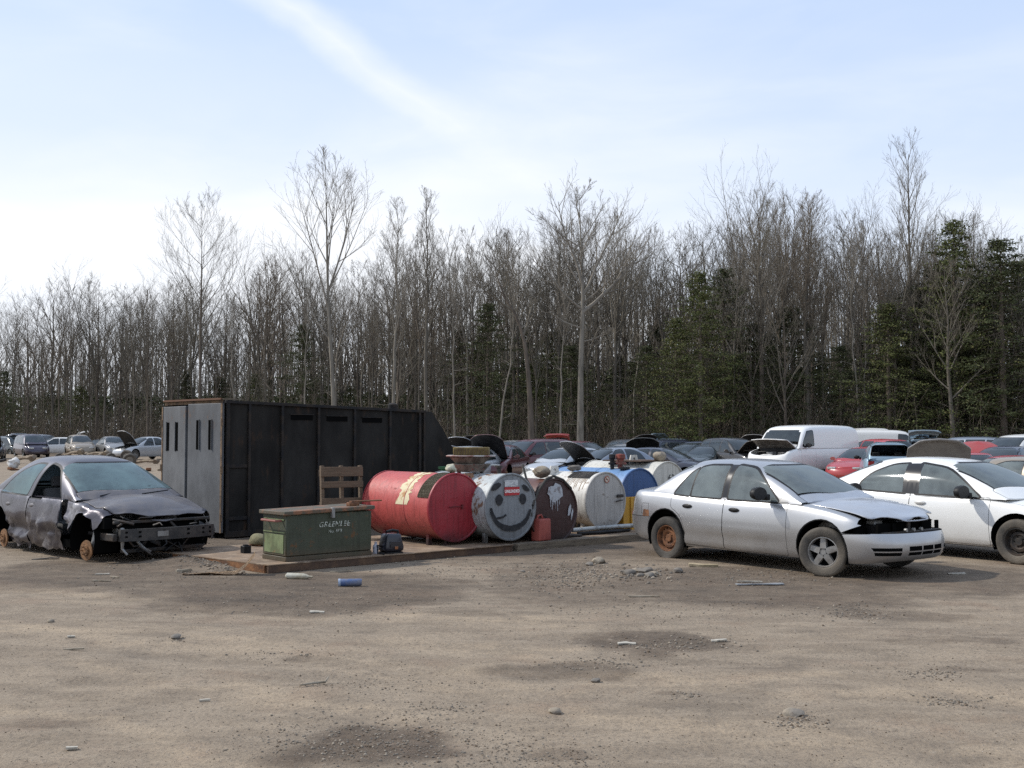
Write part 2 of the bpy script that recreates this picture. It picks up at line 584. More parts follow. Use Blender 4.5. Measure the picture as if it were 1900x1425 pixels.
def wheel(parent, x, y, r=.30, wd=.19, kind='steel', steer=0.0, flat=0.0, tyre=None, seg=40, z=None, rim_r=None, wob=0):
    """tyre with a rim; local +Y*side is the outer face"""
    sd_ = 1 if y > 0 else -1
    if kind == 'disc':
        bm = bmesh.new()
        lathe(bm, [(.0, .02), (.07, .02), (.075, .0), (.135, 0), (.14, -.01), (.135, -.022), (.0, -.022)], seg, 'Y', 0)
        for k in range(5):
            a = k * 2 * math.pi / 5
            lathe(bm, [(.0, .055), (.008, .055), (.008, .015)], 8, 'Y', 0, Matrix.Translation((.05 * math.cos(a), 0, .05 * math.sin(a))))
        o = obj('brake_disc', bm, RUSTY_DISC, parent, loc=(x, y, z if z is not None else .14), rot=(0, 0, (0 if sd_ > 0 else math.pi) + steer))
        return o
    rr = rim_r or r * .62
    bm = bmesh.new()
    h = wd / 2
    prof = [(rr - .008, h * .72), (rr + .008, h * .90), (rr + .02, h * .96), (r * .88, h * 1.0), (r * .955, h * .93), (r * .99, h * .72), (r, h * .60), (r * .992, h * .57), (r, h * .54), (r, .02), (r * .99, .014), (r * .99, -.014), (r, -.02), (r, -h * .6), (r * .97, -h * .9), (rr, -h * .85)]
    lathe(bm, prof, seg, 'Y', 0)
    if flat:
        for v in bm.verts:
            if v.co.z < -r + flat: 
                k = (-r + flat - v.co.z) / flat
                v.co.z = -r + flat; v.co.y += (1 if v.co.y > 0 else -1) * .02 * k
    o = obj('wheel', bm, tyre or RUBBER, parent, loc=(x, y, (z if z is not None else r - flat)), rot=(0, 0, (0 if sd_ > 0 else math.pi) + steer), angle=60)
    bm = bmesh.new()
    if kind == 'alloy':
        lathe(bm, [(rr, h * .78), (rr - .012, h * .8), (rr - .02, h * .6), (rr - .025, -.05)], seg, 'Y', 0)
        lathe(bm, [(rr - .025, -.0), (.0, -.0)], seg, 'Y', 1)
        for k in range(5):
            a = 2 * math.pi * k / 5 + .3
            M = Matrix.Rotation(-a, 4, 'Y')
            pts = [(.045, -.038), (rr - .015, -.030), (rr - .012, .030), (.045, .038)]
            top = [bm.verts.new(M @ Vector((px_, h * .62 + .012 * (1 - px_ / rr), pz_))) for px_, pz_ in pts]
            bot = [bm.verts.new(M @ Vector((px_, h * .62 - .035, pz_ * 1.25))) for px_, pz_ in pts]
            bm.faces.new(top)
            for q_ in range(4): bm.faces.new((top[q_], bot[q_], bot[(q_ + 1) % 4], top[(q_ + 1) % 4]))
        lathe(bm, [(.0, h * .66), (.03, h * .66), (.032, h * .62), (.062, h * .6), (.066, .0)], 20, 'Y', 0)
        for k in range(5):
            a = 2 * math.pi * (k + .5) / 5 + .3
            lathe(bm, [(.0, h * .62), (.009, h * .62), (.009, h * .5)], 8, 'Y', 1, Matrix.Translation((.048 * math.cos(a), .0, .048 * math.sin(a))))
        ms = [ALLOY, VOID]
    else:
        lathe(bm, [(rr, h * .78), (rr - .012, h * .8), (rr - .022, h * .62), (rr - .03, h * .15), (rr * .78, h * .12), (rr * .70, h * .30), (rr * .52, h * .34), (rr * .44, h * .18), (rr * .30, h * .16), (rr * .27, h * .34), (rr * .25, h * .38), (0, h * .38)], seg, 'Y', 0)
        nh = 14
        for k in range(nh):
            a = 2 * math.pi * k / nh
            M = Matrix.Rotation(-a, 4, 'Y') @ Matrix.Translation((rr * .74, h * .24, 0)) @ Matrix.Rotation(R(-35), 4, 'Z')
            lathe(bm, [(.0, .004), (rr * .062, .004), (rr * .062, -.004)], 10, 'Y', 1, M)
        for k in range(5):
            a = 2 * math.pi * k / 5
            lathe(bm, [(.0, h * .24), (.009, h * .24), (.009, h * .1)], 8, 'Y', 1, Matrix.Translation((rr * .36 * math.cos(a), .0, rr * .36 * math.sin(a))))
        ms = {'steel': [STEEL, VOID], 'rust': [RUST, VOID], 'black': [DKSTEEL, VOID]}[kind]
    obj('rim', bm, ms, o, angle=35)
    return o


def well(parent, x, y0, r, depth=.34, sg=1, zc=.30):
    """dark inner wing round a wheel"""
    bm = bmesh.new()
    n_ = 18
    ys = (y0 * sg, (y0 - depth) * sg)
    A, B = [], []
    for k in range(n_ + 1):
        a = R(-25) + R(230) * k / n_
        c, s = math.cos(a) * r, math.sin(a) * r
        A.append(bm.verts.new((x + c, ys[0], zc + s))); B.append(bm.verts.new((x + c, ys[1], zc + s)))
    for k in range(n_): bm.faces.new((A[k], A[k + 1], B[k + 1], B[k]))
    bm.faces.new(B)
    return obj('wheel_well', bm, VOID, parent)


def seat(bm, x, y, w=.5, z=.30, mi=0, back=True, hr=True, h=.60):
    box(bm, x - .25, x + .27, y - w / 2, y + w / 2, z, z + .18, mi, .05, seg=2)
    if back:
        M = Matrix.Translation((x - .25, y, z + .12)) @ Matrix.Rotation(R(-14), 4, 'Y')
        box(bm, -.07, .07, -w / 2, w / 2, 0, h, mi, .05, M, 2)
        if hr: box(bm, -.05, .05, -.12, .12, h + .02, h + .18, mi, .035, M, 2)


def interior(root, sp, wheel_side=1, seats=True, steering=True, col=None):
    bm = bmesh.new()
    xd = sp['xdash']; wb = spl(sp['w'], 0) - .12
    box(bm, sp['xrs'] - .75, xd + .1, -wb, wb, .22, .30, 1)
    box(bm, xd - .32, xd + .22, -wb, wb, .55, sp['belt'] - .0, 0, .05, seg=2)         # dashboard
    box(bm, sp['xrs'] - 1.0, sp['xrs'] - .42, -wb + .02, wb - .02, .6, sp['belt'] - .03, 1)   # parcel shelf
    if steering:
        M = Matrix.Translation((xd - .42, .36 * wheel_side, sp['belt'] - .02)) @ Matrix.Rotation(R(-62), 4, 'Y')
        tube(bm, [M @ Vector((.18 * math.cos(a), .18 * math.sin(a), 0)) for a in [2 * math.pi * k / 20 for k in range(20)]], .014, 6, 0, closed=True)
        box(bm, -.17, .17, -.02, .02, -.01, .01, 0, 0, M); box(bm, -.05, .05, -.06, .06, -.03, .02, 0, .01, M)
    obj('dashboard', bm, [BLACK, VOID], root)
    bm = bmesh.new()
    if seats:
        for y in (-.36, .36): seat(bm, sp['xfs'], y, z=.30, h=sp.get('sh', .56))
        seat(bm, sp['xrs'], 0, w=1.2, z=.32, hr=False, h=sp.get('sh', .56) - .04)
        obj('seats', bm, col or INTER, root)
    else: bm.free()


def sidef(c, nrm): return abs(nrm.y) > .35
def nearf(c, nrm): return nrm.y < -.35


def build_car(root, sp, pm, q=.5, glass=None, wheels=('steel', 'steel'), hood_open=0.0, trunk_open=0.0, inside=True, tyre_r=.30, hood_mat=None, wsd=True):
    """pm: body paint. Everything is made in the car's own frame: +X to the nose, origin on the ground between the axles"""
    glass = glass or GLASS
    bm = shell(sp, q)
    lay = bm.faces.layers.int['part']
    xa, xb = sp['axf'], sp['axr']
    zt = sp['belt']
    # the deck under the cabin is open
    h0, h1 = sp['house'][-1][0], sp['house'][0][0]
    low = sp['belt'] + .02
    for f in bm.faces:
        c = f.calc_center_median()
        if h0 + .18 < c.x < h1 - .10 and f.normal.z > .8 and c.z < sp['belt'] + .12 and abs(c.y) < spl(sp['w'], c.x) - .16: f[lay] = 99
    ar = tyre_r + .06
    for xx in (xa, xb):
        poly = [(xx + ar * math.cos(2 * math.pi * k / 28), tyre_r + .02 + ar * math.sin(2 * math.pi * k / 28)) for k in range(28)]
        lip = offpoly(poly, .016)
        mark(bm, lip, (0, 2), 1 if sp.get('lip') else 0, sidef) if sp.get('lip') else None
        mark(bm, poly, (0, 2), 99, sidef)
        if tyre_r + .02 + ar > 10: pass
    above = lambda c, nn_: c.z > zt - .03 and abs(nn_.y) > .3
    parts = {'body': [(0, pm), (1, GAP), (2, BLACK)]}
    for k, poly in enumerate(sp['windows']):
        p = roundpoly(poly, .05, 3 if q > .6 else 2)
        if q > .4: mark(bm, offpoly(p, .026 if q > .8 else .018), (0, 2), 2, above)
        mark(bm, p, (0, 2), 10 + k, above)
        parts[('window', 1, k)] = [(10 + k, glass)]; parts[('window', -1, k)] = [(10 + k, glass)]
    ws = roundpoly(sp['ws'], .06, 3); rw = roundpoly(sp['rw'], .06, 3)
    xm = (h0 + h1) / 2
    ff = lambda c, nn_: c.x > sp['xws'] - .05 + (0 if abs(c.y) > .5 else .0) and nn_.x > .15 and c.z > sp['belt'] - .05 and c.x < h1 + .4
    fr = lambda c, nn_: c.x < sp['xrw'] + .05 and nn_.x < -.15 and c.z > sp['belt'] - .05 and c.x > h0 - .4
    mark(bm, offpoly(ws, .02), (1, 2), 2, ff); mark(bm, ws, (1, 2), 20, ff)
    mark(bm, offpoly(rw, .02), (1, 2), 2, fr); mark(bm, rw, (1, 2), 21, fr)
    if wsd: parts['windshield'] = [(20, glass)]
    parts['rear_window'] = [(21, glass)]
    top = lambda c, nn_: nn_.z > .15 and c.x > h1 - .35 and c.z > .45
    if sp.get('hood'):
        hp = roundpoly(sp['hood'], .05, 3)
        if q > .4 and not hood_open: mark(bm, offpoly(hp, .007), (0, 1), 1, top)
        mark(bm, hp, (0, 1), 30, top)
        parts['hood'] = [(30, hood_mat or pm)]
    ttop = lambda c, nn_: nn_.z > .15 and c.x < h0 + .3 and c.z > .45
    if sp.get('trunk'):
        tp = roundpoly(sp['trunk'], .05, 3)
        if q > .4: mark(bm, offpoly(tp, .007), (0, 1), 1, ttop)
        mark(bm, tp, (0, 1), 31, ttop)
        parts['trunk_lid'] = [(31, pm)]
    if sp.get('hatch'):
        hp = roundpoly(sp['hatch'], .05, 3)
        bk = lambda c, nn_: nn_.x < -.15 and c.x < sp['xrw'] + .25
        mark_keep(bm, offpoly(hp, .01), (1, 2), 1, bk, keep=(21, 2, 99))
        # the hatch keeps its window
        sel = []
        mark_keep(bm, hp, (1, 2), 32, bk, keep=(21, 2, 99))
        parts['tailgate'] = [(32, pm)]
    for item in sp.get('extra', []):
        poly, ax, pid, filt = item[:4]
        mark_keep(bm, poly, ax, pid, filt, keep=item[4] if len(item) > 4 else (99,))
    for key, lst in sp.get('groups', {}).items(): parts[key] = lst
    parts['body'] = parts['body'] + sp.get('bodyids', [])
    # doors
    fb_ = lambda c, nn_: abs(nn_.y) > .3 and c.z < zt + .03
    for k, poly in enumerate(sp.get('doors', [])):
        p = roundpoly(poly, .05, 3)
        g = .006
        mark_keep(bm, offpoly(p, g), (0, 2), 1, fb_, keep=tuple(range(2, 30)) + (99,))
        mark_keep(bm, p, (0, 2), 40 + k, fb_, keep=tuple(range(2, 30)) + (99,))
        parts[('door', 1, k)] = [(40 + k, pm)]; parts[('door', -1, k)] = [(40 + k, pm)]
    if sp.get('warp'): sp['warp'](bm)
    bmesh.ops.remove_doubles(bm, verts=bm.verts, dist=1e-5)
    res = split_parts(bm, parts)
    bm.free()
    out = {}
    for key, (b, ms) in res.items():
        nm = key if isinstance(key, str) else key[0]
        if key == 'hood' and hood_open:
            hx, hz = sp['hinge']
            bmesh.ops.translate(b, verts=b.verts, vec=(-hx, 0, -hz))
            o = obj('hood', b, ms + [sp.get('under', BLACK)], root, loc=(hx, 0, hz), rot=(0, -hood_open, 0))
            so = o.modifiers.new('sheet', 'SOLIDIFY'); so.thickness = .03; so.offset = -1; so.material_offset = 1; so.material_offset_rim = 0
        elif key == 'trunk_lid' and trunk_open:
            hx = sp['trunk'][0][0]; hz = zt + .08
            bmesh.ops.translate(b, verts=b.verts, vec=(-hx, 0, -hz))
            o = obj('trunk_lid', b, ms + [sp.get('tunder', BLACK)], root, loc=(hx, 0, hz), rot=(0, trunk_open, 0))
            so = o.modifiers.new('sheet', 'SOLIDIFY'); so.thickness = .04; so.offset = -1; so.material_offset = 1; so.material_offset_rim = 0
        elif key in ('tailgate', 'rear_window') and trunk_open and sp.get('hatch'):
            hx, hz = sp['hhinge']
            bmesh.ops.translate(b, verts=b.verts, vec=(-hx, 0, -hz))
            o = obj(nm, b, ms, root, loc=(hx, 0, hz), rot=(0, trunk_open, 0))
            if key == 'tailgate':
                so = o.modifiers.new('sheet', 'SOLIDIFY'); so.thickness = .05; so.offset = -1
        else:
            o = obj(nm, b, ms, root)
            if key == 'hood': 
                so = o.modifiers.new('sheet', 'SOLIDIFY'); so.thickness = .012; so.offset = -1
        out[key] = o
    # chassis and wheel wells
    b = bmesh.new()
    wb = spl(sp['w'], 0)
    box(b, sp['xr'] + .25, sp['xf'] - .22, -wb * .50, wb * .50, .20, .33)
    box(b, xb + ar + .02, xa - ar - .02, -wb + .1, wb - .1, .19, .30)
    box(b, sp['xr'] + .15, xb - ar - .02, -wb + .25, wb - .25, .26, .36)
    obj('underbody', b, VOID, root)
    for xx, dd in ((xa, .34), (xb, .34)):
        for sg in (1, -1): well(root, xx, spl(sp['w'], xx) - .035, ar + .006, dd, sg, tyre_r + .02)
    tr = sp.get('track', wb - .13)
    kf, kr = wheels
    for xx, kd in ((xa, kf), (xb, kr)):
        for sg in (1, -1):
            if kd: wheel(root, xx, tr * sg, tyre_r, .19, kd, 0, 0, seg=(36 if q > .6 else 20))
    if inside: interior(root, sp, 1, seats=True)
    return out


def mark_keep(bm, poly, ax, pid, filt, keep):
    lay = bm.faces.layers.int['part']
    tmp = 777
    store = {}
    # cut with a temporary id layer so that glass and voids inside the outline keep theirs
    if bm.faces.layers.int.get('old') is None: bm.faces.layers.int.new('old')
    sl = bm.faces.layers.int['old']
    lay = bm.faces.layers.int['part']
    for f in bm.faces: f[sl] = f[lay]
    mark(bm, poly, ax, tmp, filt)
    for f in bm.faces:
        if f[lay] == tmp: f[lay] = f[sl] if f[sl] in keep else pid


RUSTY_DISC = pmat('rusty_brake_disc', (.24, .12, .05), .85, col2=(.13, .07, .035), scale=16, bump=.3)
ENGINE = pmat('engine_metal', (.06, .06, .06), .6, .3, col2=(.22, .21, .20), scale=7, thr=(.5, .6), bump=.3)


def engine(root, sp, x0, x1, w, z0, z1, seed=1, mats=None, n_=16):
    rnd = random.Random(seed)
    b = bmesh.new()
    box(b, x0, x1, -w, w, z0 - .04, z0, 1)
    for k in range(n_):
        cx, cy = rnd.uniform(x0 + .12, x1 - .12), rnd.uniform(-w + .12, w - .12)
        sx, sy, sz = rnd.uniform(.05, .16), rnd.uniform(.05, .2), rnd.uniform(.3, 1) * (z1 - z0)
        box(b, cx - sx, cx + sx, cy - sy, cy + sy, z0, z0 + sz, rnd.choice((0, 0, 1, 2)), .015)
    for k in range(5):
        a = Vector((rnd.uniform(x0 + .1, x1 - .1), rnd.uniform(-w + .1, w - .1), z1 - .03)); c = Vector((rnd.uniform(x0 + .1, x1 - .1), rnd.uniform(-w + .1, w - .1), z1 - .06))
        tube(b, [a, (a + c) / 2 + Vector((0, 0, .04)), c], .018, 6, 1)
    obj('engine', b, [ENGINE, BLACK, STEEL], root)

# ------------------------------------------------------------------ the three near cars
SILVER = paint('silver_paint', (.45, .452, .455), .85, .33, .55)
SILVER_HOOD = paint('silver_hood_paint', (.42, .45, .50), .5, .34, .35)
WHITE = paint('white_paint', (.74, .74, .72), .0, .30, .35)
PLUM = paint('dark_plum_paint', (.080, .078, .095), .45, .36, .8, (.16, .145, .135), .25)
PLUM_DENT = pmat('scraped_plum_metal', (.060, .054, .066), .36, .5, col2=(.26, .25, .26), scale=3.2, thr=(.54, .68), col3=(.02, .018, .022), scale3=5, thr3=(.58, .64), bump=.5, bscale=7, coat=.4)


def band_front(c, nn_): return c.x > 1.2 and nn_.z < .75
def front_yz(c, nn_): return c.x > 1.9 and nn_.x > .2


silver = dict(
    xr=-2.30, xf=2.25, rr=.62, rf=.72, nr=2.9, nf=2.5, axf=1.3225, axr=-1.3225,
    w=[(-2.3, .76), (-1.7, .845), (-1.0, .86), (0, .86), (1.0, .86), (1.6, .845), (2.25, .76)],
    zb=[(-2.3, .30), (-1.7, .22), (-1, .19), (1, .19), (1.7, .18), (2.25, .22)],
    zs=[(-2.3, .90), (-2.0, .925), (-1.6, .925), (-.9, .895), (.0, .865), (.8, .865), (1.3, .82), (1.75, .735), (2.05, .665), (2.25, .64)],
    crown=[(-2.3, .02), (-2.0, .045), (-1.5, .05), (0, .05), (.9, .065), (1.5, .075), (2.0, .05), (2.25, .01)],
    belt=.865, wt=.58, winset=.065, hexp=5.4,
    house=[(1.00, .90), (.62, 1.13), (.18, 1.325), (-.10, 1.37), (-.55, 1.388), (-.92, 1.372), (-1.16, 1.30), (-1.42, 1.14), (-1.67, .955)],
    xws=.20, xrw=-1.08, bowf=.15, bowb=.12,
    windows=[[(-1.20, .905, .03), (-.91, .888, .02), (-.885, 1.262, .02), (-1.0, 1.175, .06)],
             [(-.88, .888, .02), (-.33, .878, .03), (-.34, 1.31, .04), (-.72, 1.305, .1), (-.855, 1.272, .03)],
             [(-.21, .876, .03), (.64, .872, .03), (.40, 1.08, .2), (.10, 1.285, .10), (-.22, 1.318, .03)]],
    ws=[(-.70, .905), (.70, .905), (.545, 1.318), (-.545, 1.318)],
    rw=[(-.66, .99), (.66, .99), (.52, 1.32), (-.52, 1.32)],
    hood=[(.86, -.70, .05), (1.40, -.72, .2), (1.90, -.68, .08), (1.93, -.44, .1), (2.10, -.26, .08), (2.13, 0, .1), (2.10, .26, .08), (1.93, .44, .1), (1.90, .68, .08), (1.40, .72, .2), (.86, .70, .05), (1.04, 0, .4)],
    doors=[[(-1.00, .225, .02), (-.262, .205, .03), (-.262, .875, .02), (-1.22, .90, .02), (-1.22, .72, .05), (-1.02, .62, .2), (-.93, .40, .1)],
           [(-.25, .205, .03), (.80, .20, .03), (.80, .865, .02), (-.25, .875, .02)]],
    rear=[(0, .10), (.06, .05), (.14, .02), (.30, .0), (.48, .0), (.515, .01), (.545, .05), (.72, .055), (.85, .07), (.94, .10), (.98, .13), (1, .16)],
    lip=True, xdash=.78, xfs=-.05, xrs=-.92, track=.755,
    extra=[
        # headlamp and grille openings left empty
        ([(1.60, .545), (2.4, .555), (2.4, .72), (2.02, .70), (1.93, .68)], (0, 2), 99, band_front, (30, 99)),
        ([(1.80, -.9), (2.5, -.9), (2.5, .9), (1.80, .9)], (0, 1), 99, lambda c, nn_: nn_.z > .3 and c.z > .565, (30, 99)),
        # intake slots low in the bumper skin
        ([(-.72, .345), (-.44, .345), (-.44, .385), (-.74, .385)], (1, 2), 50, front_yz),
        ([(-.70, .29), (-.44, .29), (-.44, .33), (-.715, .33)], (1, 2), 50, front_yz),
        ([(.72, .345), (.44, .345), (.44, .385), (.74, .385)], (1, 2), 50, front_yz),
        ([(.70, .29), (.44, .29), (.44, .33), (.715, .33)], (1, 2), 50, front_yz),
        ([(-.34, .345), (-.12, .345), (-.12, .40), (-.34, .40)], (1, 2), 50, front_yz),
        ([(-.34, .29), (-.12, .29), (-.12, .33), (-.34, .33)], (1, 2), 50, front_yz),
        ([(-.10, .345), (.12, .345), (.12, .40), (-.10, .40)], (1, 2), 50, front_yz),
        ([(-.10, .29), (.12, .29), (.12, .33), (-.10, .33)], (1, 2), 50, front_yz),
        ([(.14, .345), (.34, .345), (.34, .40), (.14, .40)], (1, 2), 50, front_yz),
        ([(.14, .29), (.34, .29), (.34, .33), (.14, .33)], (1, 2), 50, front_yz),
        # seam between wing and bumper skin, tail end seam
        ([(1.655, .545), (1.55, .53), (1.55, .515), (1.66, .53), (1.95, .545), (1.95, .556)], (0, 2), 1, sidef),
        ([(-2.4, .560), (-1.62, .560), (-1.62, .568), (-2.4, .568)], (0, 2), 1, lambda c, nn_: True),
        ([(-.335, .885), (-.205, .885), (-.215, 1.325), (-.345, 1.325)], (0, 2), 55, lambda c, nn_: c.z > .86 and abs(nn_.y) > .3, (2, 10, 11, 12, 99)),
        # fuel flap outline and torn bumper corner
        ([(-1.80, .60), (-1.66, .60), (-1.66, .605), (-1.80, .605)], (0, 2), 1, sidef),
        ([(-1.80, .60), (-1.794, .60), (-1.794, .75), (-1.80, .75)], (0, 2), 1, sidef),
        ([(-1.665, .60), (-1.66, .60), (-1.66, .75), (-1.665, .75)], (0, 2), 1, sidef),
        ([(-1.80, .745), (-1.66, .745), (-1.66, .75), (-1.80, .75)], (0, 2), 1, sidef),
        ([(-1.775, .565), (-1.64, .565), (-1.65, .66), (-1.70, .655), (-1.72, .665), (-1.76, .66)], (0, 2), 51, nearf),
        ([(.06, .205), (.40, .205), (.30, .225), (.24, .235), (.20, .255), (.10, .27), (.05, .245)], (0, 2), 51, nearf),
        ([(-2.32, .57), (-2.05, .57), (-2.05, .84), (-2.32, .84)], (0, 2), 52, lambda c, nn_: abs(c.y) > .42 and abs(nn_.z) < .5),
    ],
    bodyids=[(50, VOID), (51, RUST), (52, TAILRED), (55, pmat('dark_pillar_film', (.02, .02, .022), .18, spec=.35))],
)


def mirror(root, x, y, z, mat_, sg, s=1.0):
    bm = bmesh.new()
    lathe(bm, [(.0, -.055), (.05, -.052), (.088, -.03), (.10, .01), (.092, .03), (.0, .03)], 20, 'X', 0)
    for v in bm.verts:
        v.co.z *= .68; v.co.y *= 1.05
        v.co += Vector((0, sg * .12, .03)); 
        v.co *= s
    box(bm, -.05, .05, -.03 if sg > 0 else -.04, .04 if sg > 0 else .03, -.05, .03, 0, .012)
    return obj('side_mirror', bm, mat_, root, loc=(x, y, z))


def handle(parent, x, y, z, m, sg=-1):
    bm = bmesh.new()
    lathe(bm, [(.0, .014 * sg), (.05, .012 * sg), (.085, 0), (.085, -.01 * sg)], 20, 'Y', 0)
    for v in bm.verts: v.co.z *= .36
    return obj('door_handle', bm, m, parent, loc=(x, y, z))


SILVER_POS = (3.643, 15.18, .914)


def warp_silver(bm):
    for v in bm.verts:
        # pressed line along the doors
        if abs(v.co.y) > .6 and .2 < v.co.z < .9:
            k = math.exp(-((v.co.z - .43) / .05)**2)
            ends = min(1, max(0, (v.co.x + 1.2) / .5)) * min(1, max(0, (.9 - v.co.x) / .5))
            v.co.y += (1 if v.co.y > 0 else -1) * .010 * k * ends
            k = math.exp(-((v.co.z - .36) / .05)**2)
            v.co.y -= (1 if v.co.y > 0 else -1) * .012 * k * ends


silver['warp'] = warp_silver
t = thing('parked_car', 'silver four door sedan with hood ajar, missing headlights, one alloy and one rusty wheel', 'car',
          (SILVER_POS[0], SILVER_POS[1], 0), -SILVER_POS[2])
P = build_car(t, silver, SILVER, 1.25, wheels=(None, None), hood_mat=SILVER_HOOD)
P['hood'].location = (.93, 0, .93)
for v in P['hood'].data.vertices: v.co -= Vector((.93, 0, .93))
P['hood'].rotation_euler = (R(.8), R(-2.8), 0)
wheel(t, 1.3225, -.765, .305, .19, 'alloy', steer=R(20), flat=.012, tyre=RUBBER_DUSTY, seg=48)
wheel(t, -1.3225, -.745, .305, .19, 'rust', flat=.035, seg=48)
wheel(t, 1.3225, .745, .305, .19, 'alloy', steer=R(20), seg=30)
wheel(t, -1.3225, .745, .305, .19, 'steel', seg=30)
mirror(t, .50, -.86, .94, BLACK, -1, 1.3); mirror(t, .50, .86, .94, BLACK, 1, 1.3)
for o in list(t.children):
    if o.name.startswith('door') and o.data:
        cx = sum((Vector(c) for c in o.bound_box), Vector()) / 8
        sg = 1 if cx.y > 0 else -1
        hx = -.90 if cx.x < -.3 else -.06
        handle(o, hx, (.852) * sg, .745 if cx.x < -.3 else .735, BLACK, sg)
engine(t, silver, .95, 2.0, .62, .42, .70, 3)
b = bmesh.new()          # radiator support and bumper bar seen through the openings
box(b, 1.98, 2.04, -.6, .6, .50, .56, 0, .01)
box(b, 1.70, 1.76, -.72, .72, .40, .60, 1)
for y in (-.62, -.3, .0, .3, .62): box(b, 1.97, 2.00, y - .03, y + .03, .40, .66, 1 if y else 0, .005)
box(b, 1.9, 1.96, -.55, .55, .36, .66, 1)
for y in (-.28, -.12, .04): lathe(b, [(0, .03), (.022, .03), (.022, 0)], 10, 'X', 2, Matrix.Translation((2.12, y, .585)))
obj('radiator_support', b, [DKSTEEL, VOID, STEEL], t)
b = bmesh.new()
tube(b, [(-2.05, .3, .18), (-2.25, .35, .2)], .03, 10)
obj('exhaust', b, RUST, t)

# ---- white sedan
white = dict(
    xr=-2.42, xf=2.32, rr=.62, rf=.80, nr=2.6, nf=2.4, axf=1.372, axr=-1.372,
    w=[(-2.42, .76), (-1.7, .85), (-1.0, .87), (0, .875), (1.0, .87), (1.6, .85), (2.32, .74)],
    zb=[(-2.4, .30), (-1.7, .24), (-1, .20), (1, .20), (1.7, .19), (2.3, .24)],
    zs=[(-2.42, .92), (-2.0, .955), (-1.5, .945), (-.9, .905), (.0, .865), (.8, .855), (1.3, .80), (1.75, .71), (2.05, .62), (2.32, .55)],
    crown=[(-2.42, .02), (-2.0, .04), (-1.5, .05), (0, .05), (.9, .065), (1.5, .075), (2.0, .05), (2.32, .01)],
    belt=.86, wt=.58, winset=.06, hexp=5.2,
    house=[(1.22, .87), (.80, 1.11), (.28, 1.325), (-.05, 1.375), (-.45, 1.39), (-.85, 1.365), (-1.15, 1.28), (-1.5, 1.13), (-1.92, .96)],
    xws=.30, xrw=-.98, bowf=.15, bowb=.12,
    windows=[[(-1.13, .915, .05), (-.33, .885, .02), (-.40, 1.305, .03), (-.66, 1.285, .1), (-.97, 1.155, .12), (-1.13, 1.01, .08)],
             [(-.17, .882, .02), (.84, .865, .03), (.58, 1.06, .2), (.26, 1.25, .15), (-.22, 1.312, .03)]],
    ws=[(-.72, .89), (.72, .89), (.54, 1.322), (-.54, 1.322)],
    rw=[(-.66, 1.0), (.66, 1.0), (.50, 1.31), (-.50, 1.31)],
    hood=[(.98, -.74, .05), (1.5, -.75, .2), (2.05, -.66, .1), (2.24, -.3, .2), (2.26, 0, .1), (2.24, .3, .2), (2.05, .66, .1), (1.5, .75, .2), (.98, .74, .05), (1.15, 0, .4)],
    doors=[[(-.98, .235, .02), (-.252, .222, .03), (-.252, .885, .02), (-1.20, .915, .02), (-1.18, .72, .05), (-1.02, .62, .2), (-.93, .42, .1)],
           [(-.24, .222, .03), (.99, .215, .03), (.99, .862, .02), (-.24, .885, .02)]],
    xdash=.92, xfs=-.0, xrs=-.95, track=.765, lip=False,
    extra=[
        ([(-.385, .885), (-.115, .882), (-.175, 1.315), (-.43, 1.308)], (0, 2), 55, lambda c, nn_: c.z > .84 and abs(nn_.y) > .3),
        ([(-1.16, .905), (-.30, .875), (.9, .855), (.9, .866), (-.30, .887), (-1.16, .917)], (0, 2), 2, lambda c, nn_: c.z > .84 and abs(nn_.y) > .3),
        ([(-.25, .505), (.86, .475), (.86, .455), (-.25, .485)], (0, 2), 53, sidef),
        ([(-.98, .525), (-.26, .507), (-.26, .487), (-.98, .505)], (0, 2), 53, sidef),
        ([(-1.45, .21), (1.40, .21), (1.40, .29), (-1.45, .29)], (0, 2), 54, sidef),
    ],
    bodyids=[(55, pmat('dark_pillar_film', (0, 0, 0))), (53, pmat('grey_rub_strip', (.42, .42, .42), .5)), (54, pmat('dusty_white_sill', (.40, .38, .35), .6, col2=(.55, .54, .52), scale=5))],
)
t = thing('parked_car', 'white four door sedan with black pillars and black mirror beside the silver sedan', 'car', (6.61, 16.48, 0), -.93)


def warp_white(bm):
    lay = bm.faces.layers.int['part']
    # the glass goes last so the pillar strip must not swallow it
    for f in bm.faces:
        if f[lay] in (40, 41) and False: f[lay] = 0


white['warp'] = warp_white
P = build_car(t, white, WHITE, 1.1, wheels=(None, None))
for sg in (-1, 1):
    wheel(t, 1.372, .755 * sg, .305, .19, 'black', tyre=RUBBER_DUSTY, seg=48 if sg < 0 else 24, flat=.01)
    wheel(t, -1.372, .755 * sg, .305, .19, 'black', seg=24)
    mirror(t, .70, .865 * sg, .90, BLACK, sg, 1.4)
engine(t, white, 1.2, 2.1, .6, .40, .66, 5)
for o in list(t.children):
    if o.name.startswith('door') and o.data:
        cx = sum((Vector(c) for c in o.bound_box), Vector()) / 8
        sg = 1 if cx.y > 0 else -1
        handle(o, -.90 if cx.x < -.3 else -.06, .866 * sg, .76, WHITE, sg)

# ---- wrecked dark sedan
def nearside(c, nn_): return c.y < -.3 and nn_.y < -.25


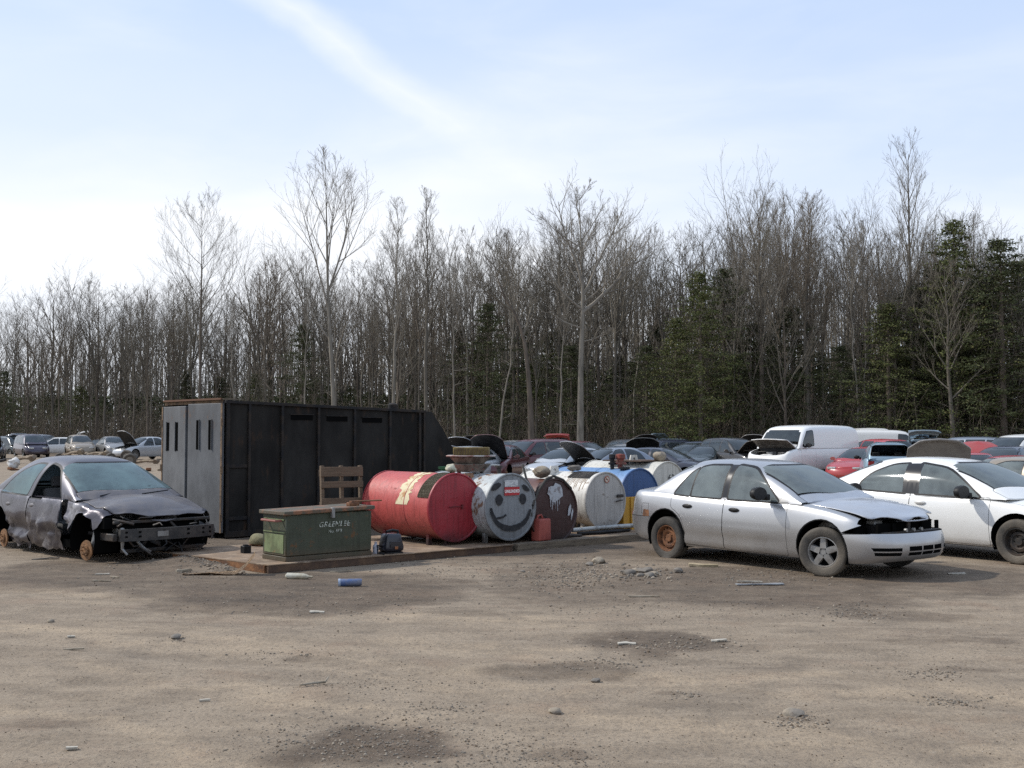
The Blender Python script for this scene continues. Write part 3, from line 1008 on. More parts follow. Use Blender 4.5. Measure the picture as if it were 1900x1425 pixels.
wreck = dict(
    xr=-2.52, xf=2.20, rr=.62, rf=.62, nr=2.5, nf=2.8, axf=1.38, axr=-1.38,
    w=[(-2.5, .78), (-1.7, .87), (-1.0, .90), (0, .905), (1.0, .90), (1.6, .885), (2.2, .80)],
    zb=[(-2.5, .26), (-1.7, .18), (-1, .13), (1, .13), (1.7, .14), (2.2, .20)],
    zs=[(-2.52, .90), (-2.1, .94), (-1.5, .925), (-.9, .885), (.0, .855), (.8, .845), (1.3, .80), (1.75, .71), (2.0, .64), (2.2, .58)],
    crown=[(-2.5, .02), (-2.0, .045), (-1.5, .05), (0, .05), (.9, .085), (1.5, .10), (2.0, .06), (2.2, .03)],
    belt=.855, wt=.60, winset=.07, hexp=5.0,
    house=[(1.10, .88), (.72, 1.11), (.28, 1.33), (.04, 1.405), (-.42, 1.438), (-.95, 1.418), (-1.26, 1.32), (-1.56, 1.15), (-1.90, .96)],
    xws=.26, xrw=-1.1, bowf=.17, bowb=.12,
    windows=[[(-1.46, .90, .05), (-.50, .875, .04), (-.36, 1.32, .05), (-.72, 1.33, .2), (-1.12, 1.17, .2)],
             [(-.34, .84, .05), (.66, .83, .05), (.50, 1.02, .2), (.16, 1.28, .15), (-.22, 1.335, .05)]],
    ws=[(-.75, .885, .12), (.75, .885, .12), (.60, 1.345, .10), (-.60, 1.345, .10)],
    rw=[(-.66, 1.0), (.66, 1.0), (.50, 1.34), (-.50, 1.34)],
    hood=[(.94, -.76, .05), (1.5, -.74, .2), (1.86, -.70, .1), (1.92, -.42, .15), (2.12, -.04, .08), (1.98, .34, .15), (1.94, .72, .1), (1.5, .76, .2), (.94, .76, .05), (1.13, 0, .4)],
    doors=[[(-1.06, .20, .02), (-.40, .13, .03), (-.39, .86, .02), (-1.40, .895, .02), (-1.30, .72, .05), (-1.12, .62, .2), (-1.0, .40, .1)],
           [(-.33, .13, .03), (.68, .08, .03), (.66, .845, .02), (-.33, .86, .02)]],
    lip=False, xdash=.86, xfs=-.05, xrs=-1.0, track=.775, rcrown=.035,
    extra=[
        ([(1.62, .0), (2.6, .0), (2.6, .80), (1.90, .80), (1.88, .66), (1.78, .52), (1.64, .44)], (0, 2), 99, lambda c, nn_: nn_.z < .6 and c.x > 1.5),
        ([(1.84, -.9), (2.5, -.9), (2.5, .9), (1.84, .9)], (0, 1), 99, lambda c, nn_: nn_.z > .3 and c.z > .5, (30, 99)),
        ([(.70, .05), (1.06, .05), (1.02, .50), (.88, .62), (.84, .86), (.70, .86)], (0, 2), 99, nearside),
        ([(-.395, .05), (-.33, .05), (-.335, .86), (-.385, .86)], (0, 2), 99, nearside),
        ([(1.56, .0), (1.9, .0), (1.9, .36), (1.62, .42)], (0, 2), 99, nearside),
    ],
)


def crumple(bm):
    lay = bm.faces.layers.int['part']
    cand = [f for f in bm.faces if f[lay] in (40, 41, 0) and f.calc_center_median().y < -.45 and f.calc_center_median().z < .9]
    for f in cand: 
        if f[lay] == 0 and f.calc_center_median().x > -1.5: f[lay] = 60
    for v in bm.verts:
        c = v.co
        if c.y < -.4 and c.z < .92:
            k = min(1, max(0, (.92 - c.z) / .2)) * min(1, max(0, (c.x + 2.0) / .5))
            p = Vector((c.x * 2.6, 1.7, c.z * 3.4))
            kk = min(1, max(.12, (.62 - c.z) / .25)); k *= kk if c.x < .7 else max(kk, .6)
            a = noise.noise(p) * .07 + (.22 - abs(noise.noise(p * 1.7 + Vector((5, 5, 5))))) * .13 + (.2 - abs(noise.noise(p * 4.1 + Vector((9, 2, 5))))) * .035
            crease = -.05 * math.exp(-((c.z - .47 - .03 * math.sin(c.x * 4)) / .035)**2) + .035 * math.exp(-((c.z - .40) / .04)**2)
            c.y += k * (a + .035 - (crease if c.x < .7 else 0) * -1)
            if c.z < .3:
                c.z += (noise.noise(Vector((c.x * 6, 3, 0))) * .07) * (0.3 - c.z) / .15
        if c.x > 1.0 and c.y < -.5 and c.z > .55:
            c.z += noise.noise(Vector((c.x * 5, c.y * 3, 2))) * .045
        if c.x > 1.2 and c.z > .7:
            c.z += .014 * math.sin(c.x * 5 + c.y * 3)


wreck['warp'] = crumple
wreck['bodyids'] = [(60, PLUM_DENT)]
t = thing('wrecked_car', 'wrecked dark purple grey sedan with crushed side and no front bumper or tyres', 'car', (-6.28, 16.74, -.03), -.76)
P = build_car(t, wreck, PLUM, 1.15, wheels=(None, None), inside=True, glass=glassmat('teal_glass', (.30, .40, .40), .38, (.22, .32, .33)))
for k in list(P):
    if isinstance(k, tuple) and k[0] == 'door' and k[1] == -1:
        P[k].data.materials[0] = PLUM_DENT
        P[k]['label'] = 'crushed and scraped door'
        if k[2] == 1:
            P[k].rotation_euler = (R(-1.5), 0, R(1.0)); P[k].location = (0, -.03, -.01)
        handle(P[k], -.20 if k[2] == 1 else -1.06, -.875, .72, PLUM, -1)
    if isinstance(k, tuple) and k[0] == 'window' and k[1] == -1 and k[2] == 1:
        bpy.data.objects.remove(P[k])            # the front side window is gone
P['hood'].location = (1.0, 0, .9)
for v in P['hood'].data.vertices:
    v.co -= Vector((1.0, 0, .9))
P['hood'].rotation_euler = (0, R(-1.0), 0)
for x in (1.38, -1.38):
    for sg in (-1, 1): wheel(t, x, .80 * sg, kind='disc', steer=R(8) if x > 0 else 0, z=.18)
b = bmesh.new()          # bare bumper beam and the crossmembers behind it
for k in range(14):
    y0 = -.70 + k * .1; 
    x0 = 2.16 + .10 * (1 - (y0 / .7)**2); x1 = 2.16 + .10 * (1 - ((y0 + .1) / .7)**2)
    vs = box(b, 2.10, 2.16, y0, y0 + .1, .34, .50, 0)
    for v in vs: v.co.x += .10 * (1 - (v.co.y / .7)**2)
for y in (-.62, -.45, -.12, .25, .5, .62):
    for z in (.40, .46): box(b, 2.155 + .1 * (1 - (y / .7)**2), 2.163 + .1 * (1 - (y / .7)**2), y - .02, y + .02, z - .013, z + .013, 1)
box(b, 2.262, 2.266, -.22, -.06, .39, .46, 2)
obj('bumper_beam', b, [pmat('primed_beam', (.028, .028, .029), .5, .2, col2=(.06, .055, .05), scale=7), VOID, STEEL], t)
b = bmesh.new()
box(b, 1.96, 2.02, -.72, .72, .56, .60, 0, .008)
box(b, 1.90, 1.95, -.55, .55, .20, .56, 1)
box(b, 1.95, 2.05, -.6, .6, .17, .22, 0, .01)
for y in (-.74, -.5, .5, .72): box(b, 1.6, 2.1, y - .035, y + .035, .34, .44, 0, .01)
tube(b, [(2.05, -.62, .50), (2.14, -.66, .38), (2.1, -.64, .24), (2.16, -.60, .16)], [.03, .03, .02, .015], 7, 2)
tube(b, [(2.05, -.4, .32), (2.15, -.34, .22), (2.12, -.25, .18)], .02, 7, 2)
tube(b, [(1.9, -.68, .62), (2.06, -.62, .60), (2.14, -.50, .56)], .018, 6, 0)
box(b, 1.5, 1.9, -.80, -.55, .5, .64, 1)
obj('front_frame', b, [DKSTEEL, VOID, STEEL], t)
b = bmesh.new(); tube(b, [(1.38, -.70, .18), (1.42, -.62, .62)], .05, 10); obj('strut', b, STEEL, t)
for x in (1.38, -1.38):
    b = bmesh.new(); tube(b, [(x, -.72, .16), (x, .72, .16)], .05, 8); obj('axle', b, VOID, t)
rnd = random.Random(5)
b = bmesh.new()          # broken plastic and bent brackets hanging in the open nose
for k in range(26):
    p0 = Vector((rnd.uniform(1.95, 2.22), rnd.uniform(-.75, .72), rnd.uniform(.18, .60)))
    p1 = p0 + Vector((rnd.uniform(-.05, .10), rnd.uniform(-.14, .14), rnd.uniform(-.16, .04))); p2 = p1 + Vector((rnd.uniform(-.06, .06), rnd.uniform(-.1, .1), rnd.uniform(-.10, .03)))
    tube(b, [p0, p1, p2], [.016, .012, .006], 5, k % 2)
for k in range(14):
    x, y, z = rnd.uniform(1.9, 2.12), rnd.uniform(-.72, .7), rnd.uniform(.22, .62)
    M = Matrix.Translation((x, y, z)) @ Matrix.Rotation(rnd.uniform(-1, 1), 4, 'X') @ Matrix.Rotation(rnd.uniform(-1, 1), 4, 'Y')
    box(b, -.06, .06, -rnd.uniform(.05, .14), .09, -.006, .006, k % 2, 0, M)
tag(obj('nose_wreckage', b, [BLACK, DKSTEEL], t, smooth=False), kind='stuff')
engine(t, wreck, 1.15, 1.9, .66, .42, .72, 9)
b = bmesh.new()          # wipers
tube(b, [(1.16, -.5, .905), (1.02, .05, .985), (.98, .35, 1.01)], .009, 5)
tube(b, [(1.22, .1, .915), (1.14, .55, .95)], .009, 5)
obj('wiper', b, BLACK, t)

# ------------------------------------------------------------------ ground
def seg_d(px, py, ax, ay, bx, by):
    dx_, dy_ = bx - ax, by - ay
    t = max(0, min(1, ((px - ax) * dx_ + (py - ay) * dy_) / (dx_ * dx_ + dy_ * dy_)))
    return math.hypot(px - ax - t * dx_, py - ay - t * dy_)


def pblob(u, v, hw, hh, s):
    p = at(u, v, 0); q = at(u, v - hh, 0)
    return (p.x, p.y, hw * p.y / CAM_F, max(.06, q.y - p.y), s)


# churned dark soil and damp patches
DARK_BLOBS = [pblob(*a) for a in ((540, 1095, 330, 34, 1.0), (200, 1062, 260, 30, .85), (1080, 1075, 210, 40, .6), (1400, 1085, 310, 36, .85), (1760, 1072, 220, 30, .75),
    (1190, 1192, 165, 20, .85), (1075, 1240, 170, 20, .65), (700, 1385, 200, 42, 1.0), (560, 1222, 55, 7, .5), (170, 1262, 70, 8, .4), (330, 1282, 60, 8, .35), (1640, 1140, 120, 12, .6), (1780, 1190, 130, 10, .5),
    (1480, 1335, 40, 8, .5), (1230, 1288, 45, 5, .5), (60, 1345, 120, 10, .4), (1060, 1400, 90, 14, .6), (900, 1140, 140, 8, .45), (400, 1040, 80, 20, .9), (1800, 1240, 60, 6, .5), (520, 1300, 60, 6, .3), (1700, 1330, 90, 6, .3))] + [
    (0, 20, 9, 5, .85), (9, 22, 7, 6, .7), (-13, 24, 9, 5, .45), (-4, 18.5, 3, 2.5, .9)]


def pband(u0, v0, u1, v1, w_):
    a, b = at(u0, v0, 0), at(u1, v1, 0)
    return (a.x, a.y, b.x, b.y, w_)


SAND_BANDS = [pband(*a) for a in ((-50, 1088, 260, 1118, .55), (260, 1118, 560, 1142, .30), (560, 1142, 1050, 1160, .35), (-60, 1160, 500, 1200, .7), (500, 1200, 980, 1290, .5), (900, 1230, 1300, 1262, .3),
    (1000, 1330, 1900, 1400, .45), (980, 1280, 1500, 1250, .25), (-20, 1300, 500, 1410, .25), (1500, 1290, 1950, 1300, .4), (760, 1180, 1000, 1210, .3), (100, 1240, 800, 1330, .2))]


def soil(x, y):
    p = Vector((x * .9, y * .9, 0))
    wx = noise.noise(p) * .5 + noise.noise(p * 3.1) * .22; wy = noise.noise(p + Vector((7, 3, 1))) * .5 + noise.noise(p * 3.3 + Vector((4, 4, 0))) * .2
    d = 0
    for cx, cy, rx, ry, s in DARK_BLOBS:
        sc = min(.9, ry / .7)
        q = ((x + wx * min(1, rx / .9) - cx) / rx)**2 + ((y + wy * sc - cy) / ry)**2
        d = max(d, s * max(0, min(1, (1.35 - q) / .8)))
    b = 0
    for ax, ay, bx, by, w_ in SAND_BANDS:
        b = max(b, max(0, 1 - seg_d(x + wx, y + wy * .7, ax, ay, bx, by) / w_))
    return d, b


def tcurve(pts):
    out = []
    P_ = [at(u, v, 0) for u, v in pts]
    tt = [i / (len(P_) - 1) for i in range(len(P_))]
    for k in range(25):
        t = k / 24
        out.append((spl(list(zip(tt, [p.x for p in P_])), t), spl(list(zip(tt, [p.y for p in P_])), t)))
    return out


TRACKS = [(tcurve(c), s) for c, s in ((((-200, 1120), (400, 1190), (1000, 1240), (1500, 1330), (2000, 1500)), 1.0), (((-200, 1180), (300, 1270), (900, 1400), (1300, 1560)), .9), (((2100, 1130), (1500, 1190), (900, 1200), (300, 1150), (-300, 1090)), .8),
    (((1900, 1230), (1400, 1290), (900, 1300), (400, 1400), (100, 1520)), .7), (((250, 1120), (700, 1160), (1300, 1150), (1700, 1120), (2100, 1060)), .7))]


def tracks(x, y):
    m = 0
    for c, s in TRACKS:
        d = 9; sd = 0
        for (ax, ay), (bx, by) in zip(c, c[1:]):
            q = seg_d(x, y, ax, ay, bx, by)
            if q < d: d = q; sd = (bx - ax) * (y - ay) - (by - ay) * (x - ax)
        if d > 1.4: continue
        w = noise.noise(Vector((x * .7, y * .7, 3))) * .05
        for off in (0.0, 1.25):
            dd = abs((d if sd > 0 else -d) - off + w)
            m = max(m, s * math.exp(-(dd / .10)**4))
    return m * max(0, min(1, .55 + noise.noise(Vector((x * .8, y * .8, 9))) * 1.3))


def height(x, y):
    p = Vector((x, y, 0))
    h = noise.noise(p * .35) * .02 + noise.noise(p * 1.3) * .008
    k = max(0, 1 - max(0, y - 12) / 30)
    h += (noise.noise(Vector((x * 4, y * 4, 1))) * .009 + noise.noise(Vector((x * 9, y * 9, 2))) * .006) * k
    # shallow wheel ruts
    if 3 < y < 20 and abs(x) < 12: h -= .010 * tracks(x, y)
    for ax, ay, bx, by in ((-9, 10.6, 8, 5.6), (-9, 12.2, 8, 7.2), (-3, 7.6, 9, 9.6)):
        dd = seg_d(x, y + noise.noise(Vector((x * .5, 0, ay))) * .3, ax, ay, bx, by)
        h -= .010 * math.exp(-(dd / .16)**2); h += .006 * math.exp(-((dd - .3) / .12)**2)
    # flat under the things that stand near
    return h


def flatten(x, y):
    k = 1.0
    for cx, cy, r_ in ((3.6, 14.2, 2.6), (6.6, 15.2, 3.0), (-6.3, 15.8, 3.0), (-1.2, 16.2, 3.6), (1.5, 18.5, 2.6)):
        d = math.hypot(x - cx, (y - cy))
        k = min(k, max(.18, min(1, (d - r_ * .6) / (r_ * .6))))
    return k


def mound(x, y):
    h = .10 * math.exp(-(((x + 4.35) / .6)**2 + ((y - 14.9) / .5)**2))
    h += .05 * math.exp(-(((x + 3.9) / .35)**2 + ((y - 14.3) / .3)**2))
    return h * (1 + .4 * noise.noise(Vector((x * 5, y * 5, 4))))


def gz(x, y):
    far = max(0, y - 34) * .004
    return height(x, y) * flatten(x, y) + mound(x, y) + min(far, .25) - .004


xs = []
v_ = 0.0
st = .075
while v_ < 420:
    xs.append(v_)
    if v_ > 7.5: st *= 1.09
    v_ += st
xs = [-a for a in xs[:0:-1]] + xs
ys = [-60, -30, -12, -5, 0, 2, 3]
v_ = 3.6; st = .06
while v_ < 500:
    ys.append(v_)
    st = .055 + max(0, v_ - 5) * .006 if v_ < 20 else st * 1.07
    v_ += st
me = bpy.data.meshes.new('ground')
verts = [(x, y, gz(x, y)) for y in ys for x in xs]
nx_ = len(xs)
faces = [(j * nx_ + i, j * nx_ + i + 1, (j + 1) * nx_ + i + 1, (j + 1) * nx_ + i) for j in range(len(ys) - 1) for i in range(nx_ - 1)]
me.from_pydata(verts, [], faces)
ca = me.color_attributes.new('soil', 'FLOAT_COLOR', 'POINT')
buf = []
for x, y, z in verts:
    d, b = soil(x, y) if (y < 60 and abs(x) < 60) else (.35, .2)
    buf += [d, b, tracks(x, y) if 3 < y < 22 and abs(x) < 13 else 0, 1]
ca.data.foreach_set('color', buf)
me.polygons.foreach_set('use_smooth', [True] * len(me.polygons))

gm = bpy.data.materials.new('packed_dirt'); gm.use_nodes = True
t_ = NT(gm.node_tree); bs = gm.node_tree.nodes['Principled BSDF']
geo = t_.n('ShaderNodeNewGeometry'); pos = geo.outputs['Position']
at_ = t_.n('ShaderNodeAttribute', attribute_name='soil')
sp_ = t_.n('ShaderNodeSeparateColor'); t_.l(at_.outputs['Color'], sp_.inputs[0])
big = t_.noise(pos, .45, 6, .6, .4)
streak = t_.noise(t_.mapping(pos, scale=(.7, 1.5, 1), rot=(0, 0, R(38))), 1.4, 7, .62, .3)
streak2 = t_.noise(t_.mapping(pos, scale=(.8, 2.2, 1), rot=(0, 0, R(30))), 1.9, 6, .6, .2)
med = t_.noise(pos, 4.5, 8, .70)
clod = t_.noise(pos, 16, 6, .7)
fine = t_.noise(pos, 42, 5, .7)
grit = t_.noise(pos, 150, 3, .7)
f = t_.math('ADD', t_.math('MULTIPLY', big, .45), t_.math('ADD', t_.math('MULTIPLY', streak, .35), t_.math('MULTIPLY', med, .20)))
c = t_.mix(t_.ramp(f, [(.36, 0.0), (.64, 1.0)]), (.160, .128, .096), (.300, .236, .168))
c = t_.mix(t_.math('MULTIPLY', t_.ramp(streak2, [(.42, .0), (.60, 1.0)]), .55), c, (.345, .278, .204))
c = t_.mix(t_.math('MULTIPLY', sp_.outputs[1], t_.ramp(t_.math('ADD', t_.math('MULTIPLY', streak, .5), t_.math('MULTIPLY', med, .5)), [(.42, .10), (.56, .85)])), c, (.385, .300, .208))
rd = t_.ramp(t_.noise(pos, 1.1, 6, .6), [(.55, 0.0), (.70, .5)])
c = t_.mix(rd, c, (.23, .155, .105))
trk = t_.math('MULTIPLY', sp_.outputs[2], t_.ramp(med, [(.35, .25), (.6, .8)]))
c = t_.mix(trk, c, (.215, .172, .128))
rag = t_.math('ADD', t_.math('MULTIPLY', t_.math('SUBTRACT', med, .5), 1.5), t_.math('MULTIPLY', t_.math('SUBTRACT', clod, .5), 1.1))
dm = t_.math('ADD', sp_.outputs[0], rag)
dk = t_.math('MULTIPLY', t_.ramp(dm, [(.22, 0.0), (.62, .55), (1.05, .85)]), t_.ramp(sp_.outputs[0], [(.02, 0.0), (.30, 1.0)]), clamp=True)
c = t_.mix(dk, c, t_.mix(t_.ramp(t_.math('ADD', t_.math('MULTIPLY', clod, .5), t_.math('MULTIPLY', streak, .5)), [(.42, 0.0), (.60, 1.0)]), (.046, .034, .025), (.125, .090, .062)))
c = t_.mix(t_.math('MULTIPLY', t_.ramp(fine, [(.36, .9), (.50, 0.0)]), .50), c, (.085, .068, .055))
c = t_.mix(t_.math('MULTIPLY', t_.ramp(clod, [(.34, 1.0), (.46, 0.0)]), .45), c, (.11, .088, .068))
c = t_.mix(t_.math('MULTIPLY', t_.ramp(clod, [(.58, 0.0), (.70, 1.0)]), .35), c, (.40, .345, .275))
c = t_.mix(t_.math('MULTIPLY', t_.ramp(grit, [(.60, 0.0), (.72, 1.0)]), .40), c, (.46, .41, .35))
vor = t_.n('ShaderNodeTexVoronoi'); vor.inputs['Scale'].default_value = 34; t_.l(pos, vor.inputs['Vector'])
peb = t_.math('MULTIPLY', t_.ramp(vor.outputs['Distance'], [(.10, 1.0), (.20, 0.0)]), t_.ramp(t_.noise(pos, 2.2, 5, .6), [(.50, 0.0), (.66, 1.0)]))
sc_ = t_.n('ShaderNodeSeparateColor'); t_.l(vor.outputs['Color'], sc_.inputs[0])
pcol = t_.mix(sc_.outputs[0], (.12, .105, .09), (.46, .42, .37))
c = t_.mix(t_.math('MULTIPLY', peb, .8), c, pcol)
t_.l(c, bs.inputs['Base Color'])
bs.inputs['Roughness'].default_value = .95; bs.inputs['Specular IOR Level'].default_value = .25
hh = t_.math('ADD', t_.math('MULTIPLY', clod, .55), t_.math('ADD', t_.math('MULTIPLY', fine, .28), t_.math('ADD', t_.math('MULTIPLY', grit, .06), t_.math('MULTIPLY', peb, .18))))
bp = t_.n('ShaderNodeBump'); bp.inputs['Strength'].default_value = .9; bp.inputs['Distance'].default_value = .035
t_.l(hh, bp.inputs['Height']); t_.l(bp.outputs[0], bs.inputs['Normal'])
me.materials.append(gm)
tag(link('ground', me), kind='structure')

# ------------------------------------------------------------------ the steel deck, its tanks and what lies on it
U1 = Vector((.755, .656, 0)).normalized()          # along the deck's front edge, to the right and away
U2 = Vector((-U1.y, U1.x, 0))                     # away from the camera
DECK_C = at(498, 1064, 0)                          # front left corner of the deck
ROT = math.atan2(U1.y, U1.x)
DZ = .105


def deckp(a, b, z=0.0):
    p = DECK_C + U1 * a + U2 * b
    return Vector((p.x, p.y, z))


def deck_local(u, v, z):
    """deck coordinates of the point of height z seen at pixel u, v"""
    p = at(u, v, z) - DECK_C
    return p.dot(U1), p.dot(U2)


print('DECK', DECK_C, 'second plate', deck_local(960, 1021, 0), deck_local(1195, 1000, 0), 'left back', deck_local(385, 1020, .1), 'right end', deck_local(950, 1026, 0))
PLATE = pmat('walked_rusty_plate', (.26, .18, .115), .85, .1, col2=(.12, .085, .06), scale=2.2, thr=(.40, .66), col3=(.36, .28, .20), scale3=6, thr3=(.52, .7), bump=.25, bscale=18)
EDGE = pmat('rusty_channel_edge', (.075, .045, .030), .85, .1, col2=(.12, .07, .04), scale=6, bump=.4, bscale=30)
TIMBER = pmat('weathered_timber', (.17, .135, .095), .9, col2=(.09, .07, .05), scale=3, stretch=(1, 9, 9), bump=.5, bscale=12)

t = thing('steel_deck', 'flat rusty steel deck lying on the dirt under the tool chest and red tank', 'platform', tuple(DECK_C), ROT)
b = bmesh.new()
pts = [(0, 0), (4.05, -.02), (4.05, 2.55), (-.35, 2.62)]
lo = [b.verts.new((x, y, DZ - .012)) for x, y in pts]; hi = [b.verts.new((x, y, DZ)) for x, y in pts]
b.faces.new(hi); b.faces.new(lo[::-1])
for k in range(4): b.faces.new((lo[k], lo[(k + 1) % 4], hi[(k + 1) % 4], hi[k]))
obj('plate', b, PLATE, t, smooth=False)
b = bmesh.new(); box(b, .003, 4.04, .004, .06, .0, DZ - .014); obj('front_beam', b, EDGE, t, smooth=False)
b = bmesh.new(); box(b, -.01, .05, .075, 2.2, .0, DZ - .015)
for v in b.verts: v.co.x -= max(0, v.co.y) * .12
obj('side_beam', b, pmat('torn_rusty_edge', (.22, .10, .04), .9, col2=(.09, .045, .025), scale=7, bump=.6, bscale=20), t, smooth=False)

t = thing('steel_deck', 'second rusty steel deck behind its wooden curb under the brown and white tanks', 'platform', tuple(deckp(4.15, -.0)), ROT)
b = bmesh.new(); box(b, .0, 3.35, .19, 2.7, .03, DZ - .01); obj('plate', b, PLATE, t, smooth=False)
b = bmesh.new(); box(b, -.02, 3.4, -.02, .17, -.02, DZ + .0, 0, .008); obj('curb', b, TIMBER, t)


def tank_paint(name, col, rust=.5, rcol=(.13, .055, .03), stain=(.04, .03, .025), rough=.5, low=1.0, zr=.5, seed=0.0):
    m = bpy.data.materials.new(name); m.use_nodes = True
    tt = NT(m.node_tree); b = m.node_tree.nodes['Principled BSDF']
    tc = tt.n('ShaderNodeTexCoord'); v = tt.mapping(tc.outputs['Object'], loc=(seed, seed * 2, 0))
    s = tt.n('ShaderNodeSeparateXYZ'); tt.l(tc.outputs['Object'], s.inputs[0])
    zf = tt.ramp(tt.math('ADD', tt.math('MULTIPLY', s.outputs[2], 1 / (2 * zr)), 0), [(.0, 1.0), (.30, .12), (1.0, .0)], 'EASE')
    n1 = tt.noise(v, 2.6, 8, .65); n2 = tt.noise(v, 9, 7, .7)
    runs = tt.noise(tt.mapping(v, scale=(7, 7, .5)), 3, 5, .6)
    c = tt.mix(tt.math('MULTIPLY', tt.ramp(runs, [(.48, 0.0), (.64, 1.0)]), .60), tuple(col), tuple(x * .45 for x in col))
    c = tt.mix(tt.math('MULTIPLY', tt.ramp(n1, [(.40, .0), (.70, 1.0)]), .5), c, tuple(min(1, x * 1.12 + .02) for x in col))
    r = tt.ramp(tt.math('ADD', tt.math('MULTIPLY', n2, .6), tt.math('MULTIPLY', n1, .4)), [(.64 - .13 * rust, 0.0), (.68 - .11 * rust, 1.0)])
    c = tt.mix(r, c, rcol)
    c = tt.mix(tt.math('MULTIPLY', tt.math('MULTIPLY', zf, tt.ramp(n1, [(.3, .5), (.6, 1.2)])), low, clamp=True), c, stain)
    tt.l(c, b.inputs['Base Color'])
    tt.l(tt.math('ADD', tt.math('MULTIPLY', r, .4), rough), b.inputs['Roughness'])
    bp = tt.n('ShaderNodeBump'); bp.inputs['Strength'].default_value = .6; bp.inputs['Distance'].default_value = .025
    tt.l(n1, bp.inputs['Height']); tt.l(bp.outputs[0], b.inputs['Normal'])
    return m


def arcpatch(bm, r, a0, a1, y0, y1, mi=0, n_=14, jag=0.0, seed=0, th=.004, cz=0.0):
    """a sheet bent round a tank: angles measured from the top towards -x"""
    rnd = random.Random(seed)
    A, B = [], []
    for k in range(n_ + 1):
        a = R(a0 + (a1 - a0) * k / n_)
        x, z = -math.sin(a) * (r + th), cz + math.cos(a) * (r + th)
        A.append(bm.verts.new((x, y0 + rnd.uniform(-jag, jag), z))); B.append(bm.verts.new((x, y1 + rnd.uniform(-jag, jag), z)))
    for k in range(n_):
        f = bm.faces.new((A[k], A[k + 1], B[k + 1], B[k])); f.material_index = mi


def tank(label, loc, r, length, m_body, m_head, legs=True, group=None, seams=(.5,), zc=None, ridge=False):
    """horizontal tank; local -Y is the head towards the camera, origin under the middle of that head"""
    t = thing('fuel_tank', label, 'fuel tank', tuple(loc), ROT, group)
    zc = zc or r + .06
    b = bmesh.new()
    lathe(b, [(r, 0.012), (r, length - .012)], 56, 'Y', 0, Matrix.Translation((0, 0, zc)))
    o = obj('tank_shell', b, m_body, t)
    for s in seams:
        b = bmesh.new(); lathe(b, [(r + .001, s * length - .012), (r + .007, s * length - .006), (r + .007, s * length + .006), (r + .001, s * length + .012)], 56, 'Y', 0, Matrix.Translation((0, 0, zc)))
        obj('weld_band', b, m_body, t)
    b = bmesh.new()
    lathe(b, [(r + .012, .02), (r + .014, .0), (r + .010, -.010), (r - .008, -.012), (r - .02, .006), (r * .5, .0), (.0, -.002)], 56, 'Y', 0, Matrix.Translation((0, 0, zc)))
    obj('tank_head', b, m_head, t)
    b = bmesh.new()
    lathe(b, [(r + .010, length - .02), (r + .012, length), (r - .02, length - .003), (0, length)], 40, 'Y', 0, Matrix.Translation((0, 0, zc)))
    obj('tank_head', b, m_head, t)
    if legs:
        for yy in (.28, length - .3):
            for xx in (-r * .55, r * .55):
                b = bmesh.new()
                box(b, xx - .035, xx + .035, yy - .03, yy + .03, 0, zc - math.sqrt(r * r - xx * xx) + .02, 0, .004)
                obj('leg', b, m_body, t)
    t['zc'] = zc
    return t, zc


def lug(bm, x, y, z, s=.14, h=.16, mi=0):
    """lifting plate with a hole, seen from the front"""
    n_ = 12
    out = [(-s, 0), (s, 0), (s * .62, h), (-s * .62, h)]
    hole = [(.028 * math.cos(2 * math.pi * k / n_), h * .55 + .028 * math.sin(2 * math.pi * k / n_)) for k in range(n_)]
    for yy, flip in ((y - .012, False), (y + .012, True)):
        o_ = [bm.verts.new((x + p[0], yy, z + p[1])) for p in out]
        h_ = [bm.verts.new((x + p[0], yy, z + p[1])) for p in hole]
        grp = [(0, [7, 8, 9, 10]), (1, [10, 11, 0, 1]), (2, [1, 2, 3, 4]), (3, [4, 5, 6, 7])]
        ci = [7, 10, 1, 4]
        for q in range(4):
            a, b_ = o_[q], o_[(q + 1) % 4]
            ids = grp[q][1]
            f = bm.faces.new([a, b_] + [h_[i] for i in (ids[::-1])]) if True else None
            f.material_index = mi
    for k in range(4):
        a, c = out[k], out[(k + 1) % 4]
        f = bm.faces.new([bm.verts.new((x + a[0], y - .012, z + a[1])), bm.verts.new((x + c[0], y - .012, z + c[1])), bm.verts.new((x + c[0], y + .012, z + c[1])), bm.verts.new((x + a[0], y + .012, z + a[1]))])
        f.material_index = mi


def rock(name, label, loc, s, seed, m, cat='stone', group=None, sub=3, rough=.35, kind=None):
    b = bmesh.new()
    bmesh.ops.create_icosphere(b, subdivisions=sub, radius=1)
    for v in b.verts:
        k = 1 + rough * noise.noise(v.co * 1.1 + Vector((seed * 3.7, seed, 0))) + rough * .35 * noise.noise(v.co * 3 + Vector((seed, 0, seed * 2)))
        v.co = Vector((v.co.x * s[0] * k, v.co.y * s[1] * k, v.co.z * s[2] * k))
    zmin = min(v.co.z for v in b.verts)
    for v in b.verts: v.co.z -= zmin * .86
    o = obj(name, b, m, None, loc=loc, rot=(0, 0, seed * 1.3))
    return tag(o, label, cat, group, kind)


STONE = pmat('pale_fieldstone', (.30, .255, .195), .9, spec=.1, col2=(.20, .17, .14), scale=8, bump=.4, bscale=30)
STONE2 = pmat('grey_fieldstone', (.20, .18, .155), .9, spec=.1, col2=(.14, .125, .11), scale=9, bump=.4, bscale=30)

